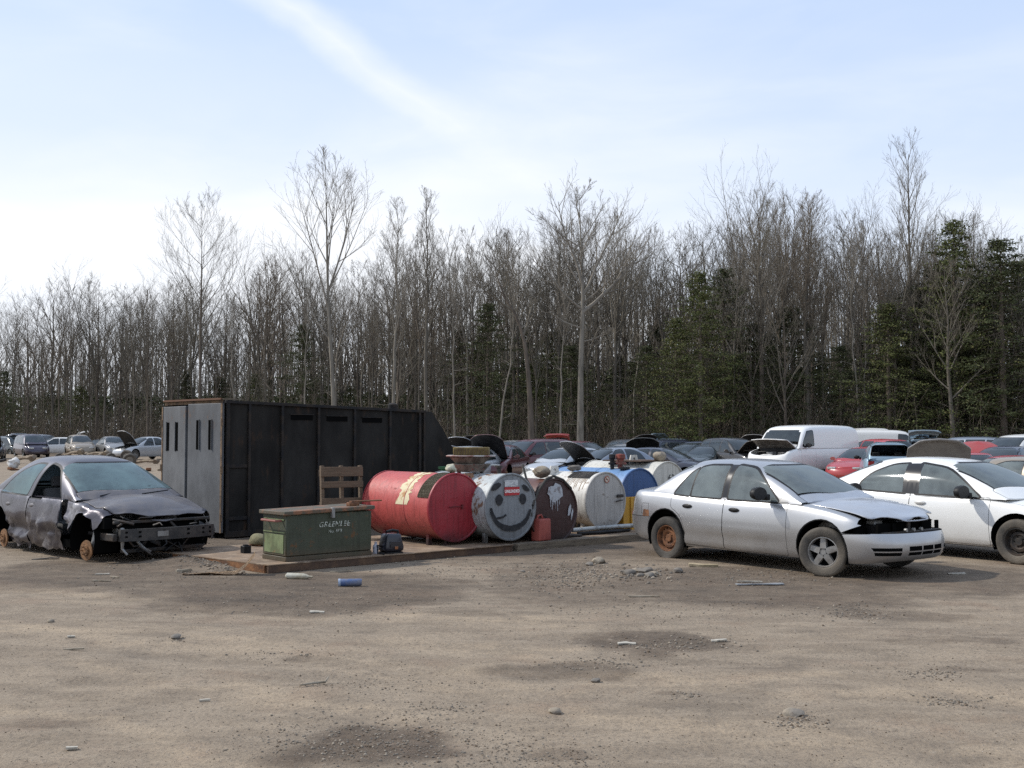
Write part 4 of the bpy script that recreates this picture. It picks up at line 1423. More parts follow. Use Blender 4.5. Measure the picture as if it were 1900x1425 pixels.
RED = tank_paint('faded_red_paint', (.42, .068, .060), .30, (.12, .03, .025), (.03, .015, .015), seed=3)
REDH = tank_paint('red_head_shaded', (.30, .020, .030), .18, (.09, .015, .02), (.03, .008, .010), .45, low=.9, seed=1)  # shell red darkened for the end turned away from the sun
GREYT = tank_paint('grey_white_tank_paint', (.42, .455, .46), .75, (.17, .09, .05), (.06, .05, .045), seed=4)
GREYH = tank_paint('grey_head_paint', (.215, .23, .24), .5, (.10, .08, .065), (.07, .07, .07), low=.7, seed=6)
BROWN = tank_paint('brown_rusted_paint', (.10, .038, .025), .4, (.14, .06, .035), (.02, .012, .01), seed=8)
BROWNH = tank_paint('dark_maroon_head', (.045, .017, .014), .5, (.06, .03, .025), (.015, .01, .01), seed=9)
WHITET = tank_paint('chalky_white_paint', (.60, .58, .53), .55, (.18, .12, .07), (.09, .07, .05), seed=2, low=.8)
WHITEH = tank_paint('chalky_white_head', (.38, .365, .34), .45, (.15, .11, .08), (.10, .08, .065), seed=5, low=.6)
BLUET = tank_paint('bright_blue_paint', (.125, .235, .42), .3, (.05, .08, .14), (.05, .06, .10), low=.2, seed=7)
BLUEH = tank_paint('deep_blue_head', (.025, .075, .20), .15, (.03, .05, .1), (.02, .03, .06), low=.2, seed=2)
CREAM = tank_paint('dirty_cream_paint', (.52, .50, .44), .30, (.22, .18, .12), (.10, .08, .06), seed=11)
MAT = pmat('old_olive_mat', (.075, .060, .035), .9, col2=(.16, .14, .10), scale=4, thr=(.45, .75), bump=.5, stretch=(8, 1, 8))


def tank_loc(u, v_bottom, z_bottom, du=0):
    return at(u, v_bottom, z_bottom)


# 1 red ---------------------------------------------------------------
p = at(845, 1004, DZ + .06); p.z = DZ
r1 = .50
t, zc = tank('red fuel tank with its end coloured darker as in shade on the steel deck behind the tool chest', p, r1, 1.72, RED, REDH, True, seams=(.36,), zc=.555)
T1 = t
b = bmesh.new(); arcpatch(b, r1, 4, 86, .50, .78, 0, 26, .05, 3, .003, zc)
obj('torn_decal', b, pmat('torn_yellowed_decal', (.62, .55, .36), .8, col2=(.40, .22, .09), scale=7, thr=(.52, .60), col3=(.5, .07, .06), scale3=9, thr3=(.60, .63)), t)
b = bmesh.new(); arcpatch(b, r1, -2, 72, .02, .30, 0, 18, .0, 3, .012, zc)
for f in list(b.faces): pass
bmesh.ops.solidify(b, geom=b.faces[:], thickness=-.008)
obj('tank_mat', b, MAT, t)
b = bmesh.new()
box(b, -.08, .13, -.026, -.016, zc + .005, zc + .02); tube(b, [(-.08, -.02, zc - .0), (-.13, -.022, zc + .012)], .008, 6)
box(b, .10, .125, -.03, -.016, zc - .03, zc + .04)
obj('latch', b, pmat('dark_red_latch', (.12, .012, .015), .6), t)
b = bmesh.new(); lathe(b, [(0, 0), (.02, 0), (.02, -.22), (.012, -.24), (0, -.24)], 10, 'Z', 0, Matrix.Translation((-.10, .1, .24)))
box(b, -.13, -.07, .07, .13, .0, .02); obj('drain_pipe', b, RED, t)
rock('stone', 'pale round stone weighing down the mat on the red tank', (p.x + U2.x * .12, p.y + U2.y * .12, DZ + zc + r1 + .012), (.085, .075, .065), 3, pmat('chalk_stone', (.50, .47, .36), .9, col2=(.30, .31, .22), scale=12, bump=.4))

# 2 grey with painted face -------------------------------------------
p = at(948, 1002, DZ + .05); p.z = DZ
r2 = .495
t, zc = tank('grey white fuel tank with a smiling face painted on its end', p, r2, 1.7, GREYT, GREYH, True, seams=(.5,), zc=.545)
T2 = t
FACE = pmat('black_spray_paint', (.012, .013, .015), .8, col2=(.03, .03, .032), scale=12)


def stroke(bm, pts, w_, y, mi=0, seed=1):
    rnd = random.Random(seed); n_ = len(pts)
    L_, R_ = [], []
    for i, (x, z) in enumerate(pts):
        a = pts[max(i - 1, 0)]; c = pts[min(i + 1, n_ - 1)]
        d = Vector((c[0] - a[0], c[1] - a[1])).normalized(); nrm = Vector((-d.y, d.x))
        k = w_[i] if isinstance(w_, list) else w_
        k *= rnd.uniform(.88, 1.1)
        L_.append(bm.verts.new((x + nrm.x * k, y, z + nrm.y * k))); R_.append(bm.verts.new((x - nrm.x * k, y, z - nrm.y * k)))
    for i in range(n_ - 1):
        f = bm.faces.new((L_[i], R_[i], R_[i + 1], L_[i + 1])); f.material_index = mi


def blob(bm, x, z, rx, rz, y, mi=0, seed=1, rot=0.0, wob=.15):
    rnd = random.Random(seed)
    vs = []
    for k in range(20):
        a = 2 * math.pi * k / 20; q = 1 + rnd.uniform(-wob, wob) * .6
        px_, pz_ = math.cos(a) * rx * q, math.sin(a) * rz * q
        vs.append(bm.verts.new((x + px_ * math.cos(rot) - pz_ * math.sin(rot), y, z + px_ * math.sin(rot) + pz_ * math.cos(rot))))
    f = bm.faces.new(vs); f.material_index = mi
    return f


b = bmesh.new()
yf = -.014
for sx in (-1, 1): blob(b, sx * .235 - .005, zc + .115, .070, .080, yf, 0, 3 + sx)
blob(b, -.30, zc + .315, .10, .048, yf, 0, 9, R(22)); blob(b, .29, zc + .275, .085, .036, yf, 0, 12, R(-32))
sm = []
for k in range(19):
    a = math.pi * (1.10 + .80 * k / 18)
    sm.append((math.cos(a) * .37, zc - .04 + math.sin(a) * .28))
sm = [(-.40, zc - .00), (-.385, zc - .07)] + sm[2:] + [(.385, zc - .05)]
stroke(b, [(sm[i][0], sm[i][1]) for i in range(len(sm))], [.022 + .024 * math.sin(math.pi * i / (len(sm) - 1)) for i in range(len(sm))], yf)
stroke(b, [(-.36, zc - .17), (-.26, zc - .155), (-.17, zc - .145), (-.10, zc - .11)], .017, yf - .0005, 0, 4)
obj('painted_face', b, FACE, t, smooth=False)
b = bmesh.new(); box(b, -.135, .125, -.020, -.014, zc + .305, zc + .405); obj('label', b, pmat('weathered_white_label', (.55, .56, .56), .7, col2=(.36, .37, .38), scale=18, thr=(.5, .56), stretch=(1, 1, 3)), t, smooth=False)
b = bmesh.new(); box(b, -.14, .155, -.020, -.014, zc + .175, zc + .30); RL = obj('label', b, pmat('red_label', (.42, .03, .035), .6), t, smooth=False)
RL['label'] = 'red UNLEADED label'


def text(name, body, size, m, parent, loc, rot=(R(90), 0, 0), ext=.001, shear=0.0, sx=1.0, sp=1.0, bold=.0, align='CENTER'):
    cu = bpy.data.curves.new(name, 'FONT'); cu.body = body; cu.size = size; cu.extrude = ext; cu.align_x = align; cu.align_y = 'CENTER'
    cu.shear = shear; cu.space_character = sp; cu.offset = bold
    o = bpy.data.objects.new('tmp', cu); COL.objects.link(o)
    dg = bpy.context.evaluated_depsgraph_get()
    me = bpy.data.meshes.new_from_object(o.evaluated_get(dg))
    bpy.data.objects.remove(o)
    me.materials.clear(); me.materials.append(m)
    for v in me.vertices: v.co.x *= sx
    return link(name, me, parent, loc, rot)


WHITEINK = pmat('white_lettering', (.75, .75, .72), .6)
text('lettering', 'UNLEADED', .062, WHITEINK, RL, (.008, -.0215, zc + .235), bold=.0022, sx=.92)
text('lettering', 'EMPTY 2\nREGULAR', .040, pmat('grey_ink', (.25, .27, .30), .8), t, (.005, -.0215, zc + .27)) if False else None
b = bmesh.new(); lug(b, 0, .0, 0, .13, .15)
for v in b.verts: v.co += Vector((-.32, .62, zc + math.sqrt(r2**2 - .32**2) - .03))
obj('lifting_lug', b, pmat('tan_primer', (.32, .17, .09), .8, col2=(.22, .13, .08), scale=10), t)
b = bmesh.new(); tube(b, [(0, .28, zc + r2 - .02), (0, .28, zc + r2 + .10)], .035, 10); tube(b, [(0, .28, zc + r2 + .09), (0, .28, zc + r2 + .12)], .06, 12)
obj('filler_cap', b, DKSTEEL, t)

# 3 brown ---------------------------------------------------------------
p = Vector(T2.location) + U1 * .92 + U2 * .04; p.z = 0.0
r3 = .50
t, zc = tank('rust brown fuel tank with a white paint splash on its dark end', p, r3, 1.7, BROWN, BROWNH, True, seams=(.5,), zc=.545)
b = bmesh.new()
blob(b, .02, zc + .28, .15, .14, -.014, 0, 5, 0, .3)
for k, (x, l) in enumerate(((-.08, .10), (-.045, .15), (-.01, .08), (.03, .13), (.07, .17), (.11, .07))):
    stroke(b, [(x, zc + .22), (x, zc + .22 - l * .5), (x, zc + .17 - l)], [.010, .008, .004], -.0145, 0, k)
blob(b, .33, zc + .0, .03, .10, -.014, 0, 8, R(-14), .3); blob(b, .385, zc - .06, .02, .09, -.014, 0, 18, R(-10), .3)
obj('paint_splash', b, pmat('splashed_white_paint', (.42, .44, .46), .7, col2=(.22, .20, .20), scale=14, thr=(.5, .6)), t, smooth=False)
b = bmesh.new()
tube(b, [(-.50, -.03, zc - .05), (-.47, -.03, zc + .12), (-.36, -.035, zc + .33), (-.18, -.02, zc + .50), (.0, .0, zc + .545), (.2, .0, zc + .48), (.36, -.02, zc + .34)], .022, 8)
tube(b, [(-.42, -.03, zc + .28), (-.48, .1, zc + .50), (-.38, .3, zc + .72)], .018, 8)
obj('hose', b, RUBBER, t)
rock('stone', 'tan boulder resting on top of the rust brown tank', (p.x + U2.x * .22 + U1.x * -.05, p.y + U2.y * .22 - U1.y * .05, p.z + zc + r3 + .02), (.16, .11, .09), 5, STONE)
b = bmesh.new(); lathe(b, [(0, 0), (.1, 0), (.1, .05), (.06, .06), (.06, .09), (0, .09)], 18, 'Z', 0, Matrix.Translation((.22, .35, zc + r3 - .06)))
obj('filler_cap', b, WHITET, t)

# 4 white ---------------------------------------------------------------
p = at(1124, 982, DZ + .05); p.z = DZ - .01
r4 = .475
t, zc = tank('chalky white fuel tank with a dark hatch mat and a round no smoking sign', p, r4, 1.85, WHITET, WHITEH, True, seams=(.28, .75), zc=.535)
T4 = t
b = bmesh.new(); arcpatch(b, r4, -2, 38, .10, .62, 0, 12, .0, 3, .010, zc); bmesh.ops.solidify(b, geom=b.faces[:], thickness=-.014)
obj('hatch_mat', b, pmat('black_hatch_mat', (.045, .04, .038), .85, col2=(.09, .08, .07), scale=5), t)
b = bmesh.new()
lathe(b, [(.046, -.018), (.058, -.018), (.058, -.014)], 26, 'Y', 0, Matrix.Translation((.02, 0, zc + .36)))
M = Matrix.Translation((.02, 0, zc + .36)) @ Matrix.Rotation(R(45), 4, 'Y'); box(b, -.05, .05, -.0185, -.015, -.006, .006, 0, 0, M)
obj('no_smoking_sign', b, pmat('faded_red_sign', (.35, .09, .05), .7), t)
b = bmesh.new(); lathe(b, [(0, -.0155), (.048, -.0155)], 26, 'Y', 0, Matrix.Translation((.02, 0, zc + .36))); box(b, -.010, .045, -.0175, -.0165, zc + .353, zc + .363, 1)
obj('sign_face', b, [pmat('sign_cream', (.50, .47, .40), .8), BLACK], t, smooth=False)
b = bmesh.new(); box(b, .25, .40, -.04, -.015, zc + .05, zc + .10, 0, .006); tube(b, [(.22, -.03, zc - .02), (.30, -.05, zc + .0), (.38, -.03, zc + .0)], .012, 6)
obj('latch', b, DKSTEEL, t)
b = bmesh.new(); lug(b, 0, 0, 0, .13, .16)
for v in b.verts: v.co += Vector((-.20, 1.05, zc + math.sqrt(r4**2 - .2**2) - .02))
obj('lifting_lug', b, WHITET, t)
rock('stone', 'flat grey stone lying on the white tank beside its dark hatch mat', (p.x + U2.x * .72 + U1.x * -.02, p.y + U2.y * .72 - U1.y * .02, p.z + zc + r4 + .012), (.15, .09, .055), 8, STONE2)
b = bmesh.new()
for k in range(14):          # old runs under the mat
    a = R(38 + 2); rnd = random.Random(k)
    y = .12 + .035 * k; ln = rnd.uniform(6, 30)
    arcpatch(b, r4, 39, 39 + ln, y, y + rnd.uniform(.006, .016), 0, 5, 0, 0, .002, zc)
obj('rust_runs', b, pmat('brown_run_stain', (.24, .16, .09), .9), t)

# 5 blue over yellow cradle ---------------------------------------------
p = atd(1187, 975, T4.location.y + .95); p.z = 0
r5 = .50
t, zc = tank('bright blue fuel tank with red pump fittings held in a yellow cradle', p, r5, 1.9, BLUET, BLUEH, False, seams=(.45,), zc=.64)
T5 = t
b = bmesh.new()
YEL = pmat('yellow_steel', (.50, .27, .03), .6, col2=(.30, .15, .04), scale=7, thr=(.5, .7), col3=(.12, .06, .03), scale3=10, thr3=(.62, .68))
for yy in (.02, 1.6):
    for xx in (-.46, -.22, .22, .46): box(b, xx - .05, xx + .05, yy - .05, yy + .05, 0, .62 - (.30 if abs(xx) < .3 else .0), 0, .008)
    box(b, -.52, .52, yy - .062, yy + .062, .56, .64, 0, .008) if False else None
    box(b, -.52, -.40, yy - .062, yy + .062, .60, .70, 0, .008); box(b, .40, .52, yy - .062, yy + .062, .60, .70, 0, .008)
    box(b, -.52, .52, yy - .061, yy + .061, .02, .12, 0, .008)
for xx in (-.46, .46): box(b, xx - .045, xx + .045, .075, 1.54, .05, .13, 0, .008); box(b, xx - .045, xx + .045, .075, 1.54, .45, .55, 0, .008)
box(b, -.53, .53, -.075, -.05, .10, .66, 0, .004)
for xx in (-.50, -.30, -.10, .10, .30, .50): box(b, xx - .03, xx + .03, -.11, -.076, .06, .66, 0, .006)
obj('cradle', b, YEL, t)
b = bmesh.new()
for (x, y, s, mi) in ((-.12, .55, .7, 1), (.0, .45, 1.0, 0), (.13, .6, .9, 0)):
    M = Matrix.Translation((x, y, zc + r5 - .02))
    lathe(b, [(.035, 0), (.035, .08), (.10 * s, .09), (.10 * s, .12), (.06 * s, .13), (.06 * s, .18), (.085 * s, .2), (.08 * s, .27), (0, .28)], 16, 'Z', mi, M)
lathe(b, [(.0, .0), (.10, .0), (.10, .04), (0, .04)], 18, 'Z', 1, Matrix.Translation((-.12, .25, zc + r5 - .01)))
obj('pump_fitting', b, [pmat('rusty_red_fitting', (.22, .04, .025), .7, col2=(.10, .05, .035), scale=9), BLACK], t)

# 6 cream ---------------------------------------------------------------
p = atd(1240, 975, T5.location.y + 1.0); p.z = 0
r6 = .50
t, zc = tank('dirty cream fuel tank behind the silver sedan, next to the blue tank', p, r6, 1.9, CREAM, CREAM, True, seams=(.45,), zc=.74)
text('lettering', '63', .17, FACE, t, (.08, -.016, zc + .20))
b = bmesh.new(); lug(b, 0, 0, 0, .13, .16)
for v in b.verts: v.co += Vector((-.12, .75, zc + r6 - .04))
obj('lifting_lug', b, CREAM, t)
rock('stone', 'light brown stone on top of the dirty cream tank', (p.x + U2.x * .3 + U1.x * .12, p.y + U2.y * .3 + U1.y * .12, p.z + zc + r6 + .0), (.17, .12, .10), 11, STONE)
box_b = bmesh.new(); box(box_b, -.4, .4, .3, 1.3, zc + r6 + .0, zc + r6 + .025); obj('top_board', box_b, pmat('dark_board', (.08, .05, .035), .9), t, smooth=False)

# things on the decks ----------------------------------------------------
b = bmesh.new()
lathe(b, [], 3) if False else None
for dx_, n_ in ((0, 0),): pass
jc = at(1004, 1003, DZ); jc = Vector((jc.x, jc.y, DZ))
t = thing('fuel_can', 'faded red plastic fuel can standing against the rust brown tank', 'fuel can', tuple(jc), ROT + R(8))
b = bmesh.new(); box(b, -.145, .145, -.09, .09, 0, .34, 0, .03, seg=3)
for v in b.verts:
    if v.co.z > .22: v.co.x *= .93
    if abs(v.co.z - .17) < .2: v.co.y *= 1.03
obj('body', b, pmat('faded_red_plastic', (.33, .075, .055), .65, col2=(.24, .05, .04), scale=5), t)
b = bmesh.new(); tube(b, [(-.10, 0, .33), (-.08, 0, .385), (.0, 0, .395), (.04, 0, .33)], .017, 8); obj('handle', b, pmat('faded_red_plastic', (0, 0, 0)), t)
b = bmesh.new(); tube(b, [(.09, 0, .33), (.095, 0, .365)], .028, 12); obj('cap', b, BLACK, t)

wc = at(726, 1026, DZ)
t = thing('battery_charger', 'small black battery charger with a red badge on the deck right of the green chest', 'charger', (wc.x, wc.y, DZ), ROT - R(4))
b = bmesh.new(); box(b, -.15, .15, -.12, .14, .02, .27, 0, .06, seg=3)
for v in b.verts:
    if v.co.z > .15: v.co.x *= .80; v.co.y *= .85
obj('case', b, pmat('navy_black_plastic', (.012, .013, .022), .35, coat=.3), t)
b = bmesh.new(); tube(b, [(-.10, -.02, .24), (-.09, -.02, .30), (0, -.02, .315), (.09, -.02, .30), (.10, -.02, .24)], .018, 8); obj('handle', b, BLACK, t)
b = bmesh.new(); box(b, -.09, .09, -.129, -.118, .09, .17, 0, .004); box(b, -.02, .03, -.134, -.125, .06, .10, 1, .003); obj('front_panel', b, [pmat('charger_panel', (.03, .03, .035), .2), pmat('orange_badge', (.25, .09, .03), .5)], t)
b = bmesh.new(); tube(b, [(-.15, .0, .1), (-.24, -.03, .12), (-.26, -.08, .02), (-.2, -.14, .012), (-.24, -.2, .012)], .012, 6); obj('cable', b, BLACK, t)
b = bmesh.new(); box(b, -.13, .13, -.10, .12, .0, .022, 0, .004); obj('base', b, BLACK, t)
gp = deck_local(697, 1027, DZ); gp = deckp(gp[0], gp[1], DZ)
b = bmesh.new(); lathe(b, [(0, 0), (.04, 0), (.042, .09), (.03, .12), (.018, .13), (.018, .16), (0, .16)], 14, 'Z')
tag(obj('oil_bottle', b, pmat('pale_plastic', (.42, .42, .47), .5), None, loc=gp), 'small pale bottle between the green chest and the charger', 'bottle')

# pipes between the white tank and the curb
pa, pb = at(1062, 984, .18), at(1176, 975, .20)
b = bmesh.new(); tube(b, [pa, (pa + pb) / 2 + Vector((0, 0, .01)), pb], .036, 12)
tag(obj('steel_pipe', b, pmat('grey_pipe', (.38, .40, .40), .5, .3, col2=(.16, .14, .12), scale=8, thr=(.5, .7))), 'long pale grey pipe lying in front of the white tank', 'pipe')
b = bmesh.new(); tube(b, [at(1072, 990, .13), at(1110, 988, .13), at(1168, 983, .13)], .03, 10)
tag(obj('black_pipe', b, BLACK), 'black pipe lying on the dirt curb beneath the pale grey pipe', 'pipe')
b = bmesh.new()
q0, q1 = at(1062, 985, .12), at(1079, 985, .12)
tube(b, [q0, q0 + Vector((.25, .12, .55))], .022, 8); tube(b, [q1 + Vector((-.05, 0, 0)), q1 + Vector((.02, .1, .50))], .03, 8)
tube(b, [q0 + Vector((.0, .06, .5)), q0 + Vector((.28, .10, .5))], .045, 8)
tag(obj('pipe_stand', b, DKSTEEL), 'dark steel stand leaning between the brown and white tanks', 'stand')
b = bmesh.new(); box(b, -.30, .30, -.2, .2, 0, .04, 0, .01)
tag(obj('scrap_plate', b, DKSTEEL, None, loc=(deckp(*deck_local(1040, 995, DZ), DZ)), rot=(0, R(2), ROT)), 'dark scrap plate at the foot of the brown tank', 'scrap')

# tool chest --------------------------------------------------------------
GREEN = tank_paint('chipped_green_paint', (.036, .045, .024), .62, (.14, .07, .03), (.09, .06, .035), .6, low=.7, zr=.33, seed=5)
gc = at(530, 1043, DZ)
W_, D_, H_ = 1.33, .60, .60
t = thing('tool_chest', 'chipped green steel site chest with worn white lettering on the rusty deck', 'tool chest', (gc.x, gc.y, DZ), ROT + R(1))
b = bmesh.new()
n0 = .0
box(b, 0, W_, 0, D_, .0, .06, 0, .006)
prof = [(0, .06), (0, .56), (D_, .56), (D_, .06)]
box(b, .004, W_ - .004, .004, D_ - .004, .064, H_, 0, .012)
obj('body', b, GREEN, t)
b = bmesh.new()          # recessed handle pocket in the end and its bar
pts = [(.05, .33), (.05, .46), (.00, .54), (.62, .54), (.62, .33)]
tube(b, [(-.012, .10, .52), (-.09, .10, .52), (-.09, .46, .52), (-.012, .46, .52)], .016, 8); 
obj('handle', b, pmat('faded_red_bar', (.24, .09, .07), .7), t)
b = bmesh.new(); box(b, -.004, .002, .03, .57, .36, .375, 0); box(b, -.006, .001, .05, .55, .525, .54, 0); box(b, -.003, .001, .06, .54, .10, .34, 0); obj('end_panel', b, pmat('sunlit_green_end', (.17, .21, .10), .7, col2=(.10, .12, .055), scale=5, col3=(.20, .12, .05), scale3=12, thr3=(.60, .66)), t, smooth=False)  # sunlight put into the colour: the end's green is far lighter than the body
b = bmesh.new(); box(b, -.04, W_ + .03, -.03, D_ + .03, H_ + .004, H_ + .055, 0, .008)
for v in b.verts: v.co.z += (v.co.x - W_ * .5) * .018
obj('lid', b, pmat('rusty_lid', (.10, .075, .05), .7, col2=(.06, .07, .05), scale=3, col3=(.22, .10, .05), scale3=4, thr3=(.52, .6), bump=.3), t)
b = bmesh.new(); box(b, W_ * .50, W_ * .535, -.045, .006, H_ - .07, H_ + .065, 0, .005); obj('hasp', b, STEEL, t)
b = bmesh.new(); box(b, W_ * .78, W_ * .9, .1, .2, H_ + .06, H_ + .11, 0, .01); box(b, W_ - .25, W_ + .25, .12, .19, H_ + .112, H_ + .13, 0, .004); 
tag(obj('steel_offcut', b, RUST, None, loc=t.location, rot=t.rotation_euler), 'rusty steel offcut lying on the right end of the green chest lid', 'scrap')
INK = pmat('worn_stencil', (.46, .48, .42), .8, col2=(.06, .07, .04), scale=22, thr=(.50, .58))
text('lettering', 'GREENLEE', .098, INK, t, (W_ * .545, -.003, .445), shear=.25, sp=1.08, bold=.001)
text('lettering', 'No. 689', .062, INK, t, (W_ * .555, -.003, .355), sp=1.05)

# pallet behind the chest --------------------------------------------------
pc_ = at(621, 1010, DZ)
t = thing('wooden_pallet', 'grey brown wooden pallet propped upright behind the green chest', 'pallet', (pc_.x + .02, pc_.y + .75, DZ), ROT - R(14), rot=(R(-6), 0, ROT - R(16)))
PW, PH = .62, 1.16
PALW = pmat('pallet_wood', (.135, .095, .062), .9, col2=(.10, .07, .045), scale=4, stretch=(1, 5, 9), bump=.4)
for x in (-PW / 2, 0, PW / 2):
    b = bmesh.new(); box(b, x - .025, x + .025, 0.02, .11, 0, PH, 0, .004); obj('stringer', b, PALW, t)
for z in (.06, .34, .60, .86, 1.06):
    b = bmesh.new(); box(b, -PW / 2 - .03, PW / 2 + .03, -.002, .018, z - (.075 if z > 1 else .05), z + (.075 if z > 1 else .05), 0, .003); obj('board', b, PALW, t)
for z in (.1, .55, 1.05):
    b = bmesh.new(); box(b, -PW / 2 - .03, PW / 2 + .03, .112, .13, z - .05, z + .05, 0, .003); obj('board', b, PALW, t)

# small things left of the chest -------------------------------------------
k = at(456, 1026, DZ); b = bmesh.new(); box(b, -.055, .055, -.055, .055, 0, .10, 0, .006); box(b, -.03, .03, -.03, .03, .10, .115, 0)
tag(obj('black_box', b, BLACK, None, loc=(k.x, k.y, DZ), rot=(0, 0, ROT)), 'small square black box on the deck left of the green chest', 'box')
k = at(474, 1012, DZ); rock('sandbag', 'slumped tan sack against the left end of the green chest', (k.x + .05, k.y, DZ), (.20, .14, .095), 4, pmat('tan_sack', (.20, .18, .10), .95, col2=(.13, .12, .07), scale=7, bump=.5), 'sack', rough=.2)
b = bmesh.new(); tube(b, [at(462, 1012, .12), at(470, 1010, .13), at(484, 1012, .12)], .015, 6); tag(obj('bent_rod', b, RUST), 'short rusty rod beside the tan sack', 'rod')

# rusty grille slab on a steel tray, standing on the grey tank ---------------
tp_ = Vector(T2.location); base = tp_ + U2 * .85
zt_ = DZ + .545 + .495
t = thing('steel_tray', 'rusty steel sink shaped tray on the grey tank carrying a yellow brown slab', 'tray', (base.x - .10, base.y - .1, zt_ - .01), R(0))
b = bmesh.new()
box(b, -.34, .42, -.25, .25, .26, .285, 0, .008)
for s0, s1, z0, z1 in ((.24, .30, .03, .15), (.30, .33, .15, .26)):
    vs = box(b, -.28, .34, -.2, .2, z0, z1, 1, .01)
    for v in vs:
        kk = .72 if v.co.z < (z0 + z1) / 2 else 1.0
        v.co.x *= kk; v.co.y *= kk
obj('tray', b, [pmat('grey_tray_edge', (.36, .35, .34), .5, .3, col2=(.2, .1, .08), scale=6), pmat('grimy_tray_side', (.10, .085, .07), .6, .3, col2=(.25, .22, .18), scale=8, col3=(.25, .03, .03), scale3=3, thr3=(.62, .66))], t)
b = bmesh.new()
for x in (-.15, .2): tube(b, [(x, 0, -.02), (x, 0, .05)], .03, 8)
obj('foot', b, DKSTEEL, t)
b = bmesh.new()
box(b, -.27, .28, -.18, .20, 0, .12, 0, .01)
for k in range(13): box(b, -.255 + k * .042, -.235 + k * .042, -.188, -.181, .015, .085 + .02 * ((k * 7) % 3) / 2, 1)
tag(obj('wooden_crate', b, [pmat('mossy_wood', (.20, .15, .055), .95, col2=(.10, .07, .03), scale=9, bump=.6), pmat('dark_wood_slot', (.10, .07, .035), .95)], None, loc=(base.x - .06, base.y - .1, zt_ + .277), rot=(0, 0, R(-2))), 'yellow brown ribbed wooden block on the tray above the grey tank', 'block')

# low green bin behind the red tank ------------------------------------------
g0 = atd(815, 890, 22.0)
t = thing('green_bin', 'low bright green steel bin standing behind the red tank', 'bin', (g0.x, g0.y, 0), ROT - R(25))
b = bmesh.new(); box(b, -.75, .45, 0, .7, .0, 1.06, 0, .01); box(b, -.78, .48, -.02, .72, 1.06, 1.12, 0, .01)
obj('body', b, pmat('green_bin_paint', (.035, .13, .045), .6, col2=(.05, .10, .04), scale=5), t)
b = bmesh.new(); 
for x in (-.6, -.2, .2): box(b, x - .03, x + .03, -.03, -.002, .05, 1.05)
obj('rib', b, pmat('green_bin_paint', (0, 0, 0)), t)

# black truck box used as a store ---------------------------------------------
BLK = pmat('sooty_black_paint', (.013, .012, .011), .8, spec=.15, col2=(.034, .032, .029), scale=1.4, thr=(.42, .68), col3=(.055, .034, .022), scale3=4, thr3=(.57, .70), bump=.25, bscale=14, stretch=(1, 1, .4))
BLK2 = pmat('sooty_black_rib', (.011, .011, .012), .7, spec=.25, col2=(.030, .022, .016), scale=5, bump=.2)
c0 = Vector((-4.80, 18.75, 0)); dirL = Vector((.700, .714, 0)).normalized()
c0 = at(416, 1000, 0)
print('BOX corner', c0)
t = thing('truck_box', 'black steel truck box body standing on the ground with grey louvred double doors', 'truck box', tuple(c0), math.atan2(dirL.y, dirL.x))
L1, BW, BH0, BH1 = 4.62, 2.05, 2.30, 2.20


def topz(x): return BH0 + (BH1 - BH0) * x / L1


nose = [(L1 - .02, topz(L1)), (L1 + .28, 1.86), (L1 + .62, 1.38), (L1 + .74, .98), (L1 + .74, .3), (L1 + .6, .0)]
outl = [(0, 0), (0, topz(0)), (L1 - .25, topz(L1 - .25))] + nose
b = bmesh.new()
near = [b.verts.new((x, 0, z)) for x, z in outl]; far_ = [b.verts.new((x, BW, z)) for x, z in outl]
b.faces.new(near[::-1]); b.faces.new(far_)
for k in range(1, len(outl)): b.faces.new((near[k], near[(k + 1) % len(outl)], far_[(k + 1) % len(outl)], far_[k]))
obj('box_body', b, BLK, t, smooth=False)
rx = [.0, .42, 1.08, 1.85, 2.66, 3.50, 4.24, 4.36]
for k, x in enumerate(rx):
    b = bmesh.new(); wd = .05 if k else .06
    vs = box(b, x, x + wd, -.045, .002, .02, topz(x) - .02, 0, .004)
    obj('rib', b, BLK2, t, smooth=False)
b = bmesh.new()
vs = box(b, -.02, L1 - .2, -.05, .06, -.03, .02, 0, .003)
for v in vs: v.co.z += topz(v.co.x)
vs = box(b, 0.01, L1 + .3, -.04, .0, .02, .12, 0, .003)
vs = box(b, .055, .415, -.03, .0, 1.18, 1.24, 0, .003)
vs = box(b, .055, .415, -.03, .0, .30, .36, 0, .003)
obj('top_rail', b, BLK2, t, smooth=False)
for x in (1.30, 2.07, 2.88):
    b = bmesh.new(); box(b, x, x + .46, -.012, -.002, 2.03 - x * .02, 2.12 - x * .02); obj('vent_slot', b, VOID, t, smooth=False)
    b = bmesh.new(); box(b, x - .02, x + .48, -.022, -.0, 2.12 - x * .02, 2.135 - x * .02); obj('vent_lip', b, BLK2, t, smooth=False)
b = bmesh.new()          # soot-free lower wash on the panels, a weld run
obj_ = None
DOORM = pmat('grey_primer_door', (.125, .130, .137), .65, .0, col2=(.070, .073, .078), scale=2.6, thr=(.4, .66), col3=(.20, .11, .06), scale3=2.6, thr3=(.60, .72), bump=.15, stretch=(1, 1, .5))
RUSTEDGE = pmat('rusty_door_edge', (.20, .13, .075), .85, col2=(.09, .06, .04), scale=9, bump=.4)


